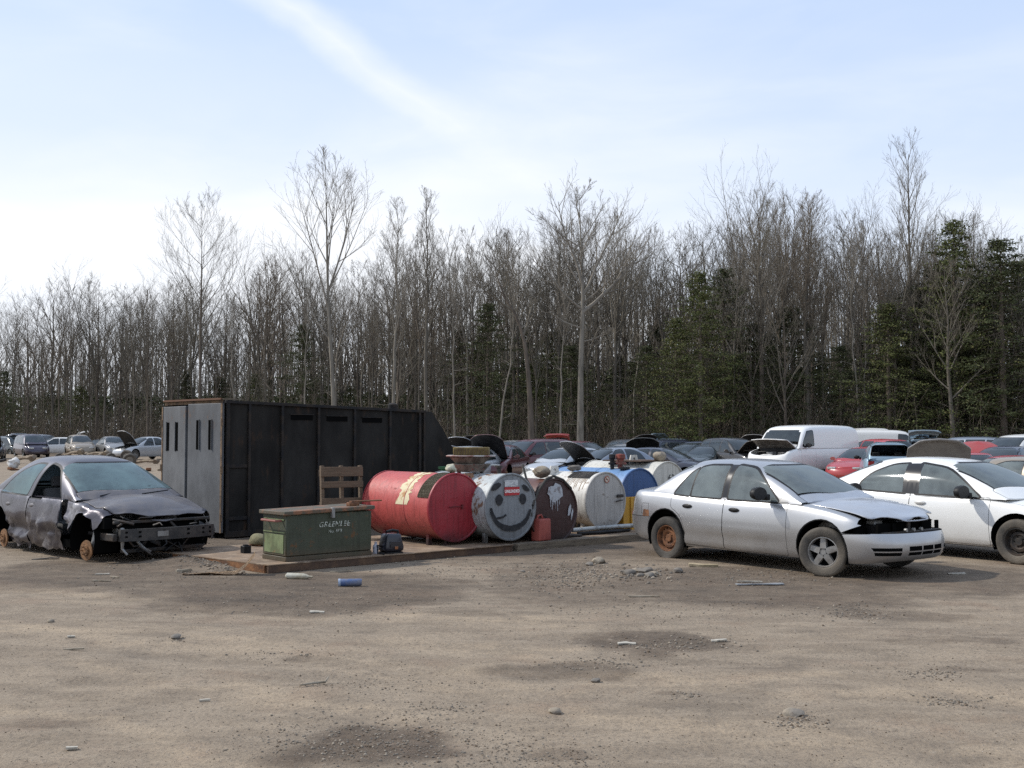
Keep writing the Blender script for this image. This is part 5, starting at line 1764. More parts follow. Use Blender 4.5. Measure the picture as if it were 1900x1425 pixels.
def louvre_door(hx, hy, ang, w_, z1, name, lab, slots):
    d = bpy.data.objects.new(name, None)
    b = bmesh.new()
    box(b, 0, w_, -.05, .0, .10, z1, 0, .006)
    o = obj(name, b, DOORM, t, smooth=False, loc=(hx, hy, 0), rot=(0, 0, ang))
    bpy.data.objects.remove(d)
    o['label'] = lab
    for s in slots:
        b = bmesh.new(); box(b, s - .045, s + .045, -.056, -.0505, z1 - .78, z1 - .28, 0); obj('slot', b, VOID, o, smooth=False)
        b = bmesh.new(); box(b, s - .055, s - .046, -.07, -.05, z1 - .79, z1 - .27, 0); obj('slot_lip', b, DOORM, o, smooth=False)
    b = bmesh.new(); box(b, -.012, .03, -.06, -.051, .10, z1, 0); obj('edge_strip', b, RUSTEDGE, o, smooth=False)
    for z in (.35, 1.15, 1.95):
        b = bmesh.new(); tube(b, [(-.01, -.06, z - .06), (-.01, -.06, z + .06)], .022, 8); obj('hinge', b, RUSTEDGE, o)
    return o


# the doors hang on the end wall; local +y runs from the near corner to the far one
louvre_door(-.012, .015, R(95), .98, BH0 - .03, 'door', 'grey louvred door hinged at the near corner', (.33, .68)).scale = (1, -1, 1)
louvre_door(-.012, BW - .02, R(-95), .97, BH0 - .06, 'door', 'grey louvred door hinged at the far corner, slightly ajar', (.25, .62))
b = bmesh.new(); box(b, -.01, .05, .0, BW, -.03, .025, 0); 
for v in b.verts: v.co.z += BH0
obj('door_header', b, RUSTEDGE, t, smooth=False)
b = bmesh.new(); box(b, -.04, .26, .02, BW + .02, BH0 + .03, BH0 + .05, 0); box(b, -.07, -.042, .05, BW - .05, BH0 + .028, BH0 + .06, 1)
tag(obj('roof_board', b, [TIMBER, pmat('orange_rust', (.12, .06, .035), .9)], None, smooth=False, loc=t.location, rot=t.rotation_euler), 'weathered boards lying across the top of the black truck box', 'board')
b = bmesh.new(); lathe(b, [(0, 0), (.10, .0), (.10, .12), (.05, .15), (0, .15)], 12, 'Z', 0, Matrix.Translation((3.9, .35, topz(3.9)))); box(b, 4.0, 4.5, .3, .6, topz(4), topz(4) + .03)
obj('roof_vent', b, BLK2, t)
b = bmesh.new(); box(b, .03, .04, .92, .99, .1, BH0 - .1); obj('door_gap', b, VOID, t, smooth=False)

# ------------------------------------------------------------------ the rows of salvage cars behind
def base_sedan(**kw):
    sp = {k: v for k, v in silver.items() if k not in ('extra', 'warp', 'bodyids', 'doors', 'lip', 'rear')}
    sp['windows'] = [[(-1.20, .905, .03), (-.33, .878, .03), (-.34, 1.31, .04), (-.72, 1.305, .1), (-1.0, 1.175, .06)], silver['windows'][2]]
    sp['hood'] = [(.86, -.70), (1.90, -.66), (2.12, -.4), (2.16, 0), (2.12, .4), (1.90, .66), (.86, .70), (1.04, 0)]
    sp['trunk'] = [(-1.72, -.62), (-2.16, -.62), (-2.22, 0), (-2.16, .62), (-1.72, .62), (-1.86, 0)]
    sp['hinge'] = (.98, .93)
    sp['doors'] = []
    sp['bay'] = (1.0, 2.05, .62, .45, .74)
    sp['lampz'] = (.58, .68, 2.15)
    sp.update(kw)
    return sp


def base_minivan(**kw):
    sp = dict(
        xr=-2.35, xf=2.38, rr=.45, rf=.8, nr=4.0, nf=2.4, axf=1.45, axr=-1.45,
        w=[(-2.35, .86), (-1.5, .94), (0, .95), (1.2, .94), (1.7, .90), (2.38, .76)],
        zb=[(-2.35, .30), (-1, .22), (1, .22), (2.38, .24)],
        zs=[(-2.35, 1.05), (-1, 1.02), (.4, .98), (1.1, .97), (1.6, .90), (2.05, .76), (2.38, .62)],
        crown=[(-2.35, .01), (0, .03), (1.2, .06), (1.8, .07), (2.38, .01)],
        belt=.98, wt=.70, winset=.05, hexp=6,
        house=[(1.62, 1.0), (1.15, 1.34), (.70, 1.63), (.35, 1.71), (-.4, 1.755), (-1.4, 1.75), (-2.05, 1.69), (-2.22, 1.5), (-2.33, 1.04)],
        xws=.72, xrw=-2.1, bowf=.16, bowb=.05,
        windows=[[(-2.10, 1.10), (-1.12, 1.07), (-1.12, 1.58), (-1.98, 1.56)], [(-1.04, 1.07), (.0, 1.04), (-.02, 1.60), (-1.04, 1.60)], [(.08, 1.04), (1.25, 1.02), (.98, 1.26, .2), (.52, 1.57), (.06, 1.60)]],
        ws=[(-.78, 1.02), (.78, 1.02), (.62, 1.62), (-.62, 1.62)], rw=[(-.68, 1.16), (.68, 1.16), (.60, 1.60), (-.60, 1.60)],
        hood=[(1.45, -.72), (2.05, -.66), (2.24, -.3), (2.26, 0), (2.24, .3), (2.05, .66), (1.45, .72), (1.62, 0)],
        hatch=[(-.80, .45), (.80, .45), (.70, 1.66), (-.70, 1.66)], hhinge=(-2.05, 1.68),
        xdash=1.25, xfs=.25, xrs=-.9, sh=.75, hinge=(1.6, 1.0), bay=(1.55, 2.15, .6, .5, .8), lampz=(.62, .76, 2.2))
    sp.update(kw)
    return sp


def base_van(**kw):
    sp = dict(
        xr=-2.95, xf=2.55, rr=.25, rf=.5, nr=5.0, nf=3.2, axf=1.75, axr=-1.75,
        w=[(-2.95, .96), (-2, 1.0), (0, 1.0), (1.2, .99), (1.9, .97), (2.55, .90)],
        zb=[(-2.95, .42), (-1, .36), (1, .36), (2.55, .38)],
        zs=[(-2.95, 1.22), (0, 1.22), (1.3, 1.20), (1.7, 1.16), (2.2, 1.06), (2.55, .94)],
        crown=[(-2.95, .01), (1.5, .04), (2.2, .05), (2.55, .01)],
        belt=1.21, wt=.90, winset=.035, hexp=9, rcrown=.04,
        house=[(1.62, 1.20), (1.40, 1.52), (1.14, 1.86), (.92, 2.0), (.45, 2.07), (-1, 2.10), (-2.4, 2.08), (-2.80, 2.02), (-2.90, 1.8), (-2.93, 1.24)],
        xws=1.2, xrw=-2.75, bowf=.16, bowb=.02,
        windows=[[(.55, 1.30), (1.36, 1.27), (1.26, 1.50, .2), (.98, 1.84), (.57, 1.88)]],
        ws=[(-.85, 1.24), (.85, 1.24), (.74, 1.88), (-.74, 1.88)], rw=[(-.7, 1.35), (.7, 1.35), (.66, 1.85), (-.66, 1.85)],
        hood=[(1.46, -.84), (2.30, -.78), (2.42, -.4), (2.44, 0), (2.42, .4), (2.30, .78), (1.46, .84), (1.6, 0)],
        xdash=1.4, xfs=.6, xrs=-.5, sh=.75, hinge=(1.56, 1.22), bay=(1.6, 2.35, .75, .7, 1.08), lampz=(.74, .92, 2.42),
        doors=[[(.46, .45), (1.36, .42), (1.46, .9), (1.46, 1.2), (.46, 1.21)]])
    sp.update(kw)
    return sp


def base_wagon(**kw):
    sp = base_sedan()
    sp.update(xr=-2.35, nr=3.6, rr=.4, zs=[(-2.35, .96), (-1.6, .945), (-.9, .91), (.0, .88), (.8, .87), (1.3, .83), (1.75, .76), (2.05, .67), (2.25, .60)],
              house=[(1.00, .90), (.62, 1.15), (.18, 1.38), (-.10, 1.44), (-.6, 1.47), (-1.5, 1.46), (-2.0, 1.42), (-2.14, 1.28), (-2.32, .98)],
              xrw=-2.0, bowb=.04, hexp=5.5, wt=.60,
              windows=[[(-2.06, .99), (-1.28, .96), (-1.28, 1.36), (-1.92, 1.34)], [(-1.20, .95), (-.33, .90), (-.34, 1.38), (-1.20, 1.37)], [(-.24, .90), (.64, .88), (.40, 1.12, .2), (.10, 1.34), (-.24, 1.38)]],
              ws=[(-.70, .905), (.70, .905), (.56, 1.38), (-.56, 1.38)], rw=[(-.62, 1.05), (.62, 1.05), (.54, 1.38), (-.54, 1.38)],
              hatch=[(-.72, .50), (.72, .50), (.60, 1.42), (-.60, 1.42)], hhinge=(-1.98, 1.42))
    sp.pop('trunk', None)
    sp.update(kw)
    return sp


def base_hatch(**kw):
    sp = base_sedan()
    sp.update(xr=-1.95, nr=3.0, rr=.45, axr=-1.28, axf=1.34, xf=2.15,
              house=[(1.10, .92), (.72, 1.18), (.25, 1.38), (-.05, 1.43), (-.6, 1.445), (-1.2, 1.41), (-1.5, 1.34), (-1.75, 1.12), (-1.90, .96)],
              zs=[(-1.95, .95), (-1.5, .94), (-.9, .91), (.0, .88), (.8, .87), (1.3, .83), (1.7, .76), (1.95, .68), (2.15, .60)],
              xrw=-1.42, bowb=.05, wt=.60,
              windows=[[(-1.40, .96), (-.33, .90), (-.34, 1.35), (-1.1, 1.32)], [(-.24, .90), (.72, .88), (.46, 1.12, .2), (.12, 1.33), (-.24, 1.36)]],
              ws=[(-.70, .91), (.70, .91), (.56, 1.37), (-.56, 1.37)], rw=[(-.58, 1.02), (.58, 1.02), (.50, 1.32), (-.50, 1.32)],
              hatch=[(-.68, .50), (.68, .50), (.58, 1.36), (-.58, 1.36)], hhinge=(-1.42, 1.36), xrs=-.85,
              hood=[(.95, -.70), (1.80, -.66), (2.0, -.4), (2.05, 0), (2.0, .4), (1.80, .66), (.95, .70), (1.12, 0)], bay=(1.05, 1.95, .62, .45, .74))
    sp.pop('trunk', None)
    sp.update(kw)
    return sp


def lamps(root, sp, tail=True):
    z0, z1, xl = sp['lampz']
    for sg in (1, -1):
        b = bmesh.new()
        box(b, -.10, .06, -.17, .17, 0, z1 - z0, 0, .03, seg=2)
        for v in b.verts: v.co.x -= abs(v.co.y + .17 * sg) * .0 + (.22 * max(0, (v.co.y * sg + .1)))
        obj('headlight', b, LAMP, root, loc=(sp['xf'] - .17, sg * (spl(sp['w'], sp['xf']) - .28), z0))
        if tail:
            b = bmesh.new(); box(b, -.04, .06, -.10, .10, 0, .16, 0, .02)
            obj('tail_light', b, TAILRED, root, loc=(sp['xr'] + .10, sg * (spl(sp['w'], sp['xr']) - .17), z1 + .04))


REDP = paint('red_paint', (.34, .015, .018), 0, .3, .5)
MAROON = paint('maroon_paint', (.085, .012, .018), .2, .3, .5)
NAVY = paint('navy_paint', (.018, .024, .045), .2, .3, .6)
BLKP = paint('black_car_paint', (.012, .012, .013), .1, .3, .6)
TEAL = paint('dark_teal_paint', (.022, .038, .045), .2, .3, .6)
LBLUE = paint('light_blue_paint', (.22, .32, .40), .3, .35, .6)
BLUEGREY = paint('blue_grey_paint', (.20, .235, .285), .4, .33, .6)
BEIGE = paint('beige_paint', (.25, .21, .16), .2, .38, .7)
GREYP = paint('grey_paint', (.22, .22, .22), .3, .36, .7)
PURPLE = paint('purple_black_paint', (.030, .022, .045), .2, .3, .6)
WHITE2 = paint('aged_white_paint', (.62, .62, .60), 0, .4, .7)
SILV2 = paint('bright_silver_paint', (.46, .48, .50), .45, .32, .6)
BEIGE_UNDER = pmat('grey_beige_hood_lining', (.30, .28, .25), .8, col2=(.24, .22, .20), scale=4)
WHT_UNDER = pmat('dirty_white_hood_lining', (.22, .20, .18), .8, col2=(.10, .09, .08), scale=5)
FAMILY = {'sedan': (base_sedan, 'sedan'), 'minivan': (base_minivan, 'minivan'), 'van': (base_van, 'van'), 'wagon': (base_wagon, 'station wagon'), 'hatch': (base_hatch, 'hatchback')}

CARS = [
    # family, u, distance, heading, drop, paint, hood, rear lid, wheels, label, extra keywords
    ('sedan', -14, 78, -1.2, 0, BLKP, 60, 0, 1, 'black sedan with raised hood at the far left edge of the yard', {}),
    ('minivan', 60, 84, -.95, 0, PURPLE, 0, 0, 1, 'dark purple minivan facing right in the far left row', {}),
    ('minivan', 78, 95, -.4, .05, BLUEGREY, 0, 78, 1, 'blue grey minivan with raised tailgate behind the dark purple minivan', {}),
    ('hatch', 104, 90, -2.75, 0, WHITE2, 0, 95, 1, 'white hatchback with its tailgate swung up beside the beige wagon', {}),
    ('wagon', 150, 82, -1.05, -.05, BEIGE, 0, 0, 0, 'beige station wagon behind a heap of old axles in the far left row', {'sz': 1.12}),
    ('sedan', 210, 82, -1.0, -.02, GREYP, 0, 0, 0, 'grey sedan between the beige wagon and the silver car with raised hood', {'sz': 1.12}),
    ('sedan', 268, 76, -2.15, .0, SILV2, 58, 0, 1, 'silver sedan with black lined hood raised beside the black truck box', {'sz': 1.12}),
    ('hatch', 858, 42, -2.0, .12, SILV2, 52, 0, 0, 'silver hatchback with raised hood just right of the truck box nose', {'under': WHT_UNDER}),
    ('sedan', 892, 47, -2.1, .08, BLUEGREY, 58, 0, 0, 'blue grey sedan with raised hood behind the silver hatchback', {}),
    ('sedan', 925, 44.5, -1.85, .05, MAROON, 62, 0, 0, 'maroon sedan with black hood raised behind the grey face tank', {}),
    ('minivan', 990, 53, -2.35, .22, MAROON, 0, 0, 0, 'maroon minivan without wheels behind the silver compact', {}),
    ('hatch', 1046, 60, 1.35, .05, REDP, 0, 84, 1, 'bright red hatchback seen from behind with tailgate up', {}),
    ('hatch', 1052, 43, -2.25, .18, SILV2, 0, 0, 0, 'silver compact hatchback with closed hood behind the rust brown tank', {}),
    ('sedan', 1128, 41.5, -2.55, .10, BLUEGREY, 50, 0, 1, 'grey blue coupe facing left with black hood raised behind the white tank', {}),
    ('sedan', 1186, 46, -1.6, .15, TEAL, 60, 0, 0, 'dark teal sedan facing the camera with square hood up behind the blue tank', {}),
    ('sedan', 1232, 43, -.62, .12, NAVY, 0, 62, 0, 'navy sedan with raised trunk lid behind the cream tank', {}),
    ('sedan', 1276, 58, -2.3, .1, TEAL, 0, 0, 1, 'dark sedan half hidden behind the navy sedan with raised trunk', {}),
    ('sedan', 1312, 50, -2.2, .12, TEAL, 0, 0, 0, 'dark green blue sedan with closed hood left of the black wagon', {}),
    ('wagon', 1368, 49, -1.2, .0, BLKP, 40, 0, 0, 'black wagon with open hood left of the white cargo van', {'sz': 1.1}),
    ('van', 1484, 44.0, -2.38, -.05, WHITE, 40, 0, 1, 'big white cargo van with raised hood and black front window', {'under': WHT_UNDER, 'q': .9}),
    ('wagon', 1618, 47, 1.75, .05, REDP, 0, 0, 1, 'red station wagon seen from behind just right of the white cargo van', {'sz': 1.1}),
    ('van', 1600, 66, 1.5, .0, WHITE2, 0, 0, 1, 'far white van with its roof showing beyond the cargo van', {}),
    ('van', 1642, 58, -.25, .12, WHITE2, 0, 0, 1, 'white van standing side on beyond the light blue wagon', {}),
    ('wagon', 1643, 38.5, 1.30, .0, LBLUE, 0, 0, 0, 'light blue station wagon with broken rear window and roof rack', {'norw': 1, 'sz': 1.03}),
    ('hatch', 1702, 50, 1.35, -.08, LBLUE, 0, 88, 0, 'pale blue hatchback with its glass tailgate raised to the sky', {}),
    ('sedan', 1728, 26.0, -1.84, .20, GREYP, 66, 0, 0, 'grey sedan behind the white sedan with raised beige hood', {'under': BEIGE_UNDER}),
    ('sedan', 1772, 40, -1.9, .05, BLKP, 45, 0, 0, 'black sedan with raised hood left of the red lid', {}),
    ('sedan', 1806, 35, 1.12, .18, REDP, 57, 0, 0, 'red sedan seen from behind with its red hood raised high beyond the white sedan', {}),
    ('minivan', 1893, 44, -2.6, -.02, WHITE2, 0, 0, 1, 'white minivan at the right edge behind the red and blue sedans', {}),
    ('sedan', 1858, 36, -2.3, .05, NAVY, 0, 0, 1, 'dark blue sedan in front of the white minivan at the right edge', {'sz': 1.05}),
    ('sedan', 1868, 28, -2.25, .16, REDP, 12, 0, 0, 'red sedan with buckled hood between the dark blue and white sedans', {}),
    ('minivan', 24, 96, -.7, .2, TEAL, 0, 0, 1, 'dark teal minivan far back at the left end of the rows', {}),
    ('sedan', 128, 100, -2.6, .1, BLKP, 55, 0, 1, 'black sedan with raised hood glimpsed between the white hatchback and beige wagon', {}),
    ('sedan', 186, 96, -1.9, .1, NAVY, 0, 0, 1, 'navy sedan glimpsed behind the gap right of the beige wagon', {}),
    ('hatch', 240, 92, -.8, .1, BLUEGREY, 0, 0, 1, 'blue grey hatchback behind the silver car with raised hood at the left', {}),
    ('wagon', 292, 90, -2.2, .1, BLKP, 0, 0, 1, 'black wagon disappearing behind the grey doors of the truck box', {}),
    ('sedan', 868, 62, -1.4, .1, BLKP, 60, 0, 0, 'black sedan with hood up far behind the silver hatchback at the box nose', {}),
    ('wagon', 945, 68, -2.0, .1, GREYP, 0, 0, 1, 'grey wagon far behind the maroon sedan with black hood', {}),
    ('wagon', 1088, 62, -.9, .1, MAROON, 0, 0, 1, 'maroon wagon far behind the raised hood of the grey blue coupe', {}),
    ('sedan', 1152, 52, -2.2, .1, SILV2, 0, 0, 1, 'silver sedan glimpsed behind the grey blue coupe roof', {}),
    ('hatch', 1172, 58, -1.2, -.05, BLKP, 62, 0, 1, 'black hatchback with hood up behind the dark teal sedan', {}),
    ('minivan', 1222, 63, -2.4, .3, NAVY, 0, 0, 1, 'navy minivan far behind the raised trunk lid', {}),
    ('hatch', 1262, 70, -.9, .0, LBLUE, 0, 80, 1, 'light blue hatchback with tailgate up far back in the middle', {}),
    ('wagon', 1338, 60, -.7, .1, NAVY, 0, 0, 1, 'navy wagon far behind the dark green blue sedan', {}),
    ('sedan', 1412, 56, -2.0, .0, GREYP, 58, 0, 1, 'grey sedan with raised hood glimpsed left of the cargo van roof', {}),
    ('sedan', 1600, 42, -2.2, .1, REDP, 0, 0, 0, 'low red sedan tucked against the rear of the cargo van', {}),
    ('wagon', 1712, 62, 1.4, .1, WHITE2, 0, 0, 1, 'white wagon far behind the pale blue hatchback', {}),
    ('sedan', 1752, 54, -2.1, .05, NAVY, 50, 0, 1, 'navy sedan with hood up far behind the beige hood', {}),
    ('minivan', 1838, 58, -.8, .15, BLUEGREY, 0, 0, 1, 'blue grey minivan far behind the red trunk lid', {}),
    ('sedan', 1770, 52, 1.2, .1, GREYP, 0, 0, 1, 'grey sedan seen from behind left of the white minivan at the right edge', {}),
    ('sedan', 1962, 20.5, -.95, .06, BEIGE, 0, 0, 1, 'beige sedan cut off by the right edge behind the white sedan', {}),
]

for i, (fam, u, Y, rz, drop, pm, hood, rear, whl, lab, kw) in enumerate(CARS):
    maker, cat = FAMILY[fam]
    kw = dict(kw)
    q = kw.pop('q', .42 if Y > 30 else .6); sz = kw.pop('sz', 1.0); norw = kw.pop('norw', 0)
    sp = maker(**kw)
    X = (u - 950) / CAM_F * Y
    t = thing('parked_' + ('van' if fam in ('van', 'minivan') else 'car'), lab, cat, (X, Y, gz(X, Y) - drop), rz, 'cars and vans standing in the salvage rows')
    t.scale = (1, 1, sz)
    P = build_car(t, sp, pm, q, glass=GLASS_DARK if Y > 30 else GLASS, wheels=(('steel', 'steel') if whl else (None, None)), hood_open=R(hood), trunk_open=R(rear), inside=Y < 60)
    lamps(t, sp)
    if hood: engine(t, sp, *sp['bay'], seed=i, n_=12)
    if norw and 'rear_window' in P:
        bpy.data.objects.remove(P['rear_window'])
    if not whl and Y < 60:
        for sx in (sp['axf'], sp['axr']):
            for sg in (1, -1): wheel(t, sx, .74 * sg, kind='disc', seg=16, z=.26)
    if Y < 60:
        for sg in (1, -1):
            mirror(t, spl([(0, 0), (1, 1)], 0) + sp['xdash'] - .2, (spl(sp['w'], sp['xdash']) - .02) * sg, sp['belt'] + .06, BLACK if i % 3 else pm, sg, 1.0 if fam != 'van' else 1.3)
for o in bpy.data.objects:
    if o.name.startswith('parked_van') and 'cargo van with raised hood' in o.get('label', ''):
        b = bmesh.new(); blob(b, -2.45, 1.86, .05, .13, -1.012, 0, 7, R(12), .5); blob(b, -2.40, 1.72, .03, .09, -1.012, 0, 9, R(-25), .5)
        for v in b.verts: v.co.y = -.905 - .02 * (2.0 - v.co.z)
        obj('torn_patch', b, BLACK, o, smooth=False)

# ------------------------------------------------------------------ litter, stones and scrap on the dirt
def gat(u, v):
    p = at(u, v, 0); p.z = gz(p.x, p.y) + .003
    return p


CARD = pmat('muddy_cardboard', (.36, .25, .15), .95, col2=(.20, .14, .09), scale=5, bump=.3)
k = gat(405, 1066)
b = bmesh.new()
N1, N2 = 22, 5
g_ = [[None] * (N2 + 1) for _ in range(N1 + 1)]
for i in range(N1 + 1):
    for j in range(N2 + 1):
        s_ = i / N1; w_ = j / N2 - .5
        x = -.42 + .86 * s_; y = w_ * (.10 + .16 * math.sin(s_ * 2.6)) + .05 * math.sin(s_ * 5)
        z = .012 + .02 * abs(noise.noise(Vector((x * 5, y * 5, 0)))) + max(0, s_ - .72)**1.5 * 1.6 + .05 * w_ * (s_ - .5)
        g_[i][j] = b.verts.new((x, y, z))
for i in range(N1):
    for j in range(N2): b.faces.new((g_[i][j], g_[i + 1][j], g_[i + 1][j + 1], g_[i][j + 1]))
bmesh.ops.solidify(b, geom=b.faces[:], thickness=.008)
tag(obj('cardboard_sheet', b, CARD, None, loc=k, rot=(0, 0, R(14))), 'torn muddy cardboard sheet curling up beside the corner of the steel deck', 'cardboard')

k = gat(650, 1087)
t = thing('filter_canister', 'small blue cylinder lying on the dirt in front of the deck', 'canister', (k.x, k.y, k.z), R(8))
b = bmesh.new(); lathe(b, [(0, -.135), (.035, -.137), (.042, -.125), (.042, .11), (.036, .13), (0, .13)], 24, 'X', 0, Matrix.Translation((0, 0, .042)))
obj('body', b, pmat('dusty_blue_can', (.06, .10, .22), .5, col2=(.14, .15, .19), scale=9), t)
b = bmesh.new(); lathe(b, [(.0435, -.137), (.046, -.12), (.0435, -.11)], 24, 'X', 0, Matrix.Translation((0, 0, .042)))
obj('rim', b, pmat('pale_blue_rim', (.30, .36, .46), .5), t)

k = gat(552, 1073)
b = bmesh.new(); tube(b, [(-.15, 0, .04), (-.13, 0, .04), (.06, .0, .035), (.11, 0, .03), (.15, 0, .03), (.19, 0, .03)], [.015, .045, .045, .04, .016, .015], 14)
for v in b.verts: v.co.z = .0 + v.co.z * .8; v.co.z += .006 * noise.noise(v.co * 20)
tag(obj('crushed_bottle', b, pmat('milky_plastic', (.46, .44, .36), .5, col2=(.30, .26, .18), scale=8), None, loc=k, rot=(0, 0, R(-8))), 'crushed milky plastic bottle on the dirt below the deck edge', 'bottle')

WOODS = pmat('grey_splintered_wood', (.30, .26, .20), .95, col2=(.20, .16, .11), scale=9)
PAPER = pmat('dirty_paper', (.42, .39, .33), .9, col2=(.28, .25, .20), scale=7)


def sliver(u, v, l, w, ang, m, name, lab, cat, th=.012):
    k = gat(u, v); rnd = random.Random(int(u * 7 + v))
    b = bmesh.new(); pts = []
    n_ = 7
    top = []; 
    for i in range(n_): pts.append((-l / 2 + l * i / (n_ - 1), w / 2 * rnd.uniform(.6, 1.1)))
    for i in range(n_ - 1, -1, -1): pts.append((-l / 2 + l * i / (n_ - 1), -w / 2 * rnd.uniform(.5, 1.1)))
    lo = [b.verts.new((x, y, .002 + .01 * noise.noise(Vector((x * 9, y * 9, u))))) for x, y in pts]; hi = [b.verts.new((p.co.x, p.co.y, p.co.z + th)) for p in lo]
    b.faces.new(hi); b.faces.new(lo[::-1])
    for i in range(len(pts)): b.faces.new((lo[i], lo[(i + 1) % len(pts)], hi[(i + 1) % len(pts)], hi[i]))
    tag(obj(name, b, m, None, smooth=False, loc=k, rot=(R(rnd.uniform(-3, 3)), R(rnd.uniform(-3, 3)), R(ang))), lab, cat)


for a in [
    (341, 1063, .22, .05, 50, WOODS, 'wood_scrap', 'short pale wood scrap left of the cardboard sheet', 'wood scrap', .025),
    (188, 1079, .24, .035, -12, WOODS, 'wood_scrap', 'pale lath lying on the dirt in front of the wrecked sedan', 'wood scrap'),
    (213, 1072, .18, .022, -38, WOODS, 'wood_scrap', 'thin tilted splinter right of the pale lath near the wrecked sedan', 'wood scrap'),
    (190, 1066, .17, .03, 5, PAPER, 'paper_scrap', 'flat pale paper scrap just behind the pale lath', 'paper'),
    (85, 1037, .35, .10, 8, pmat('dark_rubber_scrap', (.06, .055, .05), .9), 'rubber_scrap', 'dark rubber scrap on the dirt below the crushed doors', 'scrap'),
    (1410, 1085, .55, .12, 3, pmat('grey_trim_piece', (.26, .27, .28), .6), 'trim_piece', 'flat grey trim strip on the dirt in front of the silver sedan', 'trim piece'),
    (1391, 1080, .30, .04, 2, PAPER, 'paper_scrap', 'pale strip lying behind the grey trim strip', 'paper'),
    (1305, 1051, .38, .10, -6, pmat('yellowed_card', (.42, .34, .22), .9, col2=(.25, .2, .12), scale=8), 'paper_scrap', 'crumpled yellowish card in the shadow behind the silver sedan rear wheel', 'paper', .03),
    (634, 1061, .3, .02, 3, WOODS, 'wood_scrap', 'thin straight lath under the front edge of the deck', 'wood scrap'),
    (380, 1301, .07, .018, 0, PAPER, 'paper_scrap', 'tiny white stub in the sandy foreground left of centre', 'paper'),
    (132, 1385 - 200, .06, .03, 30, PAPER, 'paper_scrap', 'small pale chip in the sand at the left foreground', 'paper'),
    (137, 1205, .16, .03, 0, WOODS, 'wood_scrap', 'flat brown splinter in the sand at the left foreground', 'wood scrap'),
    (133, 1391, .06, .03, 20, PAPER, 'paper_scrap', 'pale chip at the bottom left corner of the yard', 'paper'),
    (588, 1137, .14, .05, 4, PAPER, 'paper_scrap', 'pale flat scrap on the sand before the blue cylinder', 'paper'),
    (1195, 1108, .34, .02, 2, WOODS, 'wood_scrap', 'long thin splinter left of the grey trim strip', 'wood scrap'),
    (1163, 1191, .15, .06, 0, PAPER, 'paper_scrap', 'pale flake at the left end of the oily patch', 'paper'),
    (1334, 1191, .13, .05, 0, PAPER, 'paper_scrap', 'pale flake at the right end of the oily patch', 'paper'),
    (1775, 1065, .22, .06, 0, PAPER, 'paper_scrap', 'dull white scrap under the front corner of the white sedan', 'paper'),
]: sliver(*a)

b = bmesh.new()
q = [gat(556, 1276), gat(580, 1271), gat(603, 1266), gat(610, 1262)]
for p_ in q: p_.z += .012
q[3].z += .03
tube(b, q, [.005, .008, .009, .004], 6)
tag(obj('stick', b, WOODS), 'thin dry stick lying across the sand in the middle foreground', 'stick')

STONES = [  # u, v, radius
    (1111, 1045, .085, 'largest round stone at the right of the rubble patch'), (1093, 1049, .05, 'smaller stone touching the largest round stone'),
    (1168, 1065, .07, 'flat stone at the left of the small stone cluster'), (1180, 1061, .055, 'stone behind the flat stone in the cluster'), (1198, 1063, .08, 'pale flat topped stone in the middle of the cluster'), (1206, 1070, .06, 'lowest stone in front of the cluster'), (1213, 1066, .05, 'stone at the right end of the cluster'), (1188, 1069, .045, 'small stone in front of the pale flat topped stone'),
    (1258, 1062, .06, 'single pale stone between the cluster and the rear wheel'), (1030, 1382 - 60, .035, 'dark clod in the right foreground sand'),
    (327, 1184, .04, 'dark clod in the left foreground sand'), (1478, 1327, .04, 'dark clod among the crumbs at the bottom right'), (1466, 1324, .045, 'round clod left of its neighbour at the bottom right'),
    (970, 1061, .03, 'little stone at the left end of the rubble patch'), (1105, 1263, .03, 'brown clod alone on the sand in the centre'), (94, 1154, .03, 'dark pebble in the left sand')]
for i, (u, v, r_, lab) in enumerate(STONES):
    k = gat(u, v); k.z -= r_ * .25
    rock('stone', lab, k, (r_ * 1.25, r_, r_ * .62), i + 20, STONE2 if i % 3 else STONE, 'stone', 'stones on the dirt', 2)

# loose gravel and crumbs: far too many to count
rnd = random.Random(42)
shapes = []
for s in range(7):
    bb = bmesh.new(); bmesh.ops.create_icosphere(bb, subdivisions=1, radius=1)
    vs = [tuple(Vector((v.co.x * rnd.uniform(.75, 1.2), v.co.y * rnd.uniform(.6, 1.0), v.co.z * rnd.uniform(.4, .7)))) for v in bb.verts]
    fs = [tuple(v.index for v in f.verts) for f in bb.faces]
    shapes.append((vs, fs)); bb.free()
V_, F_, MI = [], [], []


def pebble(x, y, r_, mi):
    z = gz(x, y)
    vs, fs = shapes[rnd.randrange(7)]; a = rnd.uniform(0, 6.28); c_, s_ = math.cos(a) * r_, math.sin(a) * r_
    o_ = len(V_)
    for vx, vy, vz in vs: V_.append((x + vx * c_ - vy * s_, y + vx * s_ + vy * c_, z + (vz + .25) * r_))
    for f in fs: F_.append(tuple(i + o_ for i in f)); MI.append(mi)


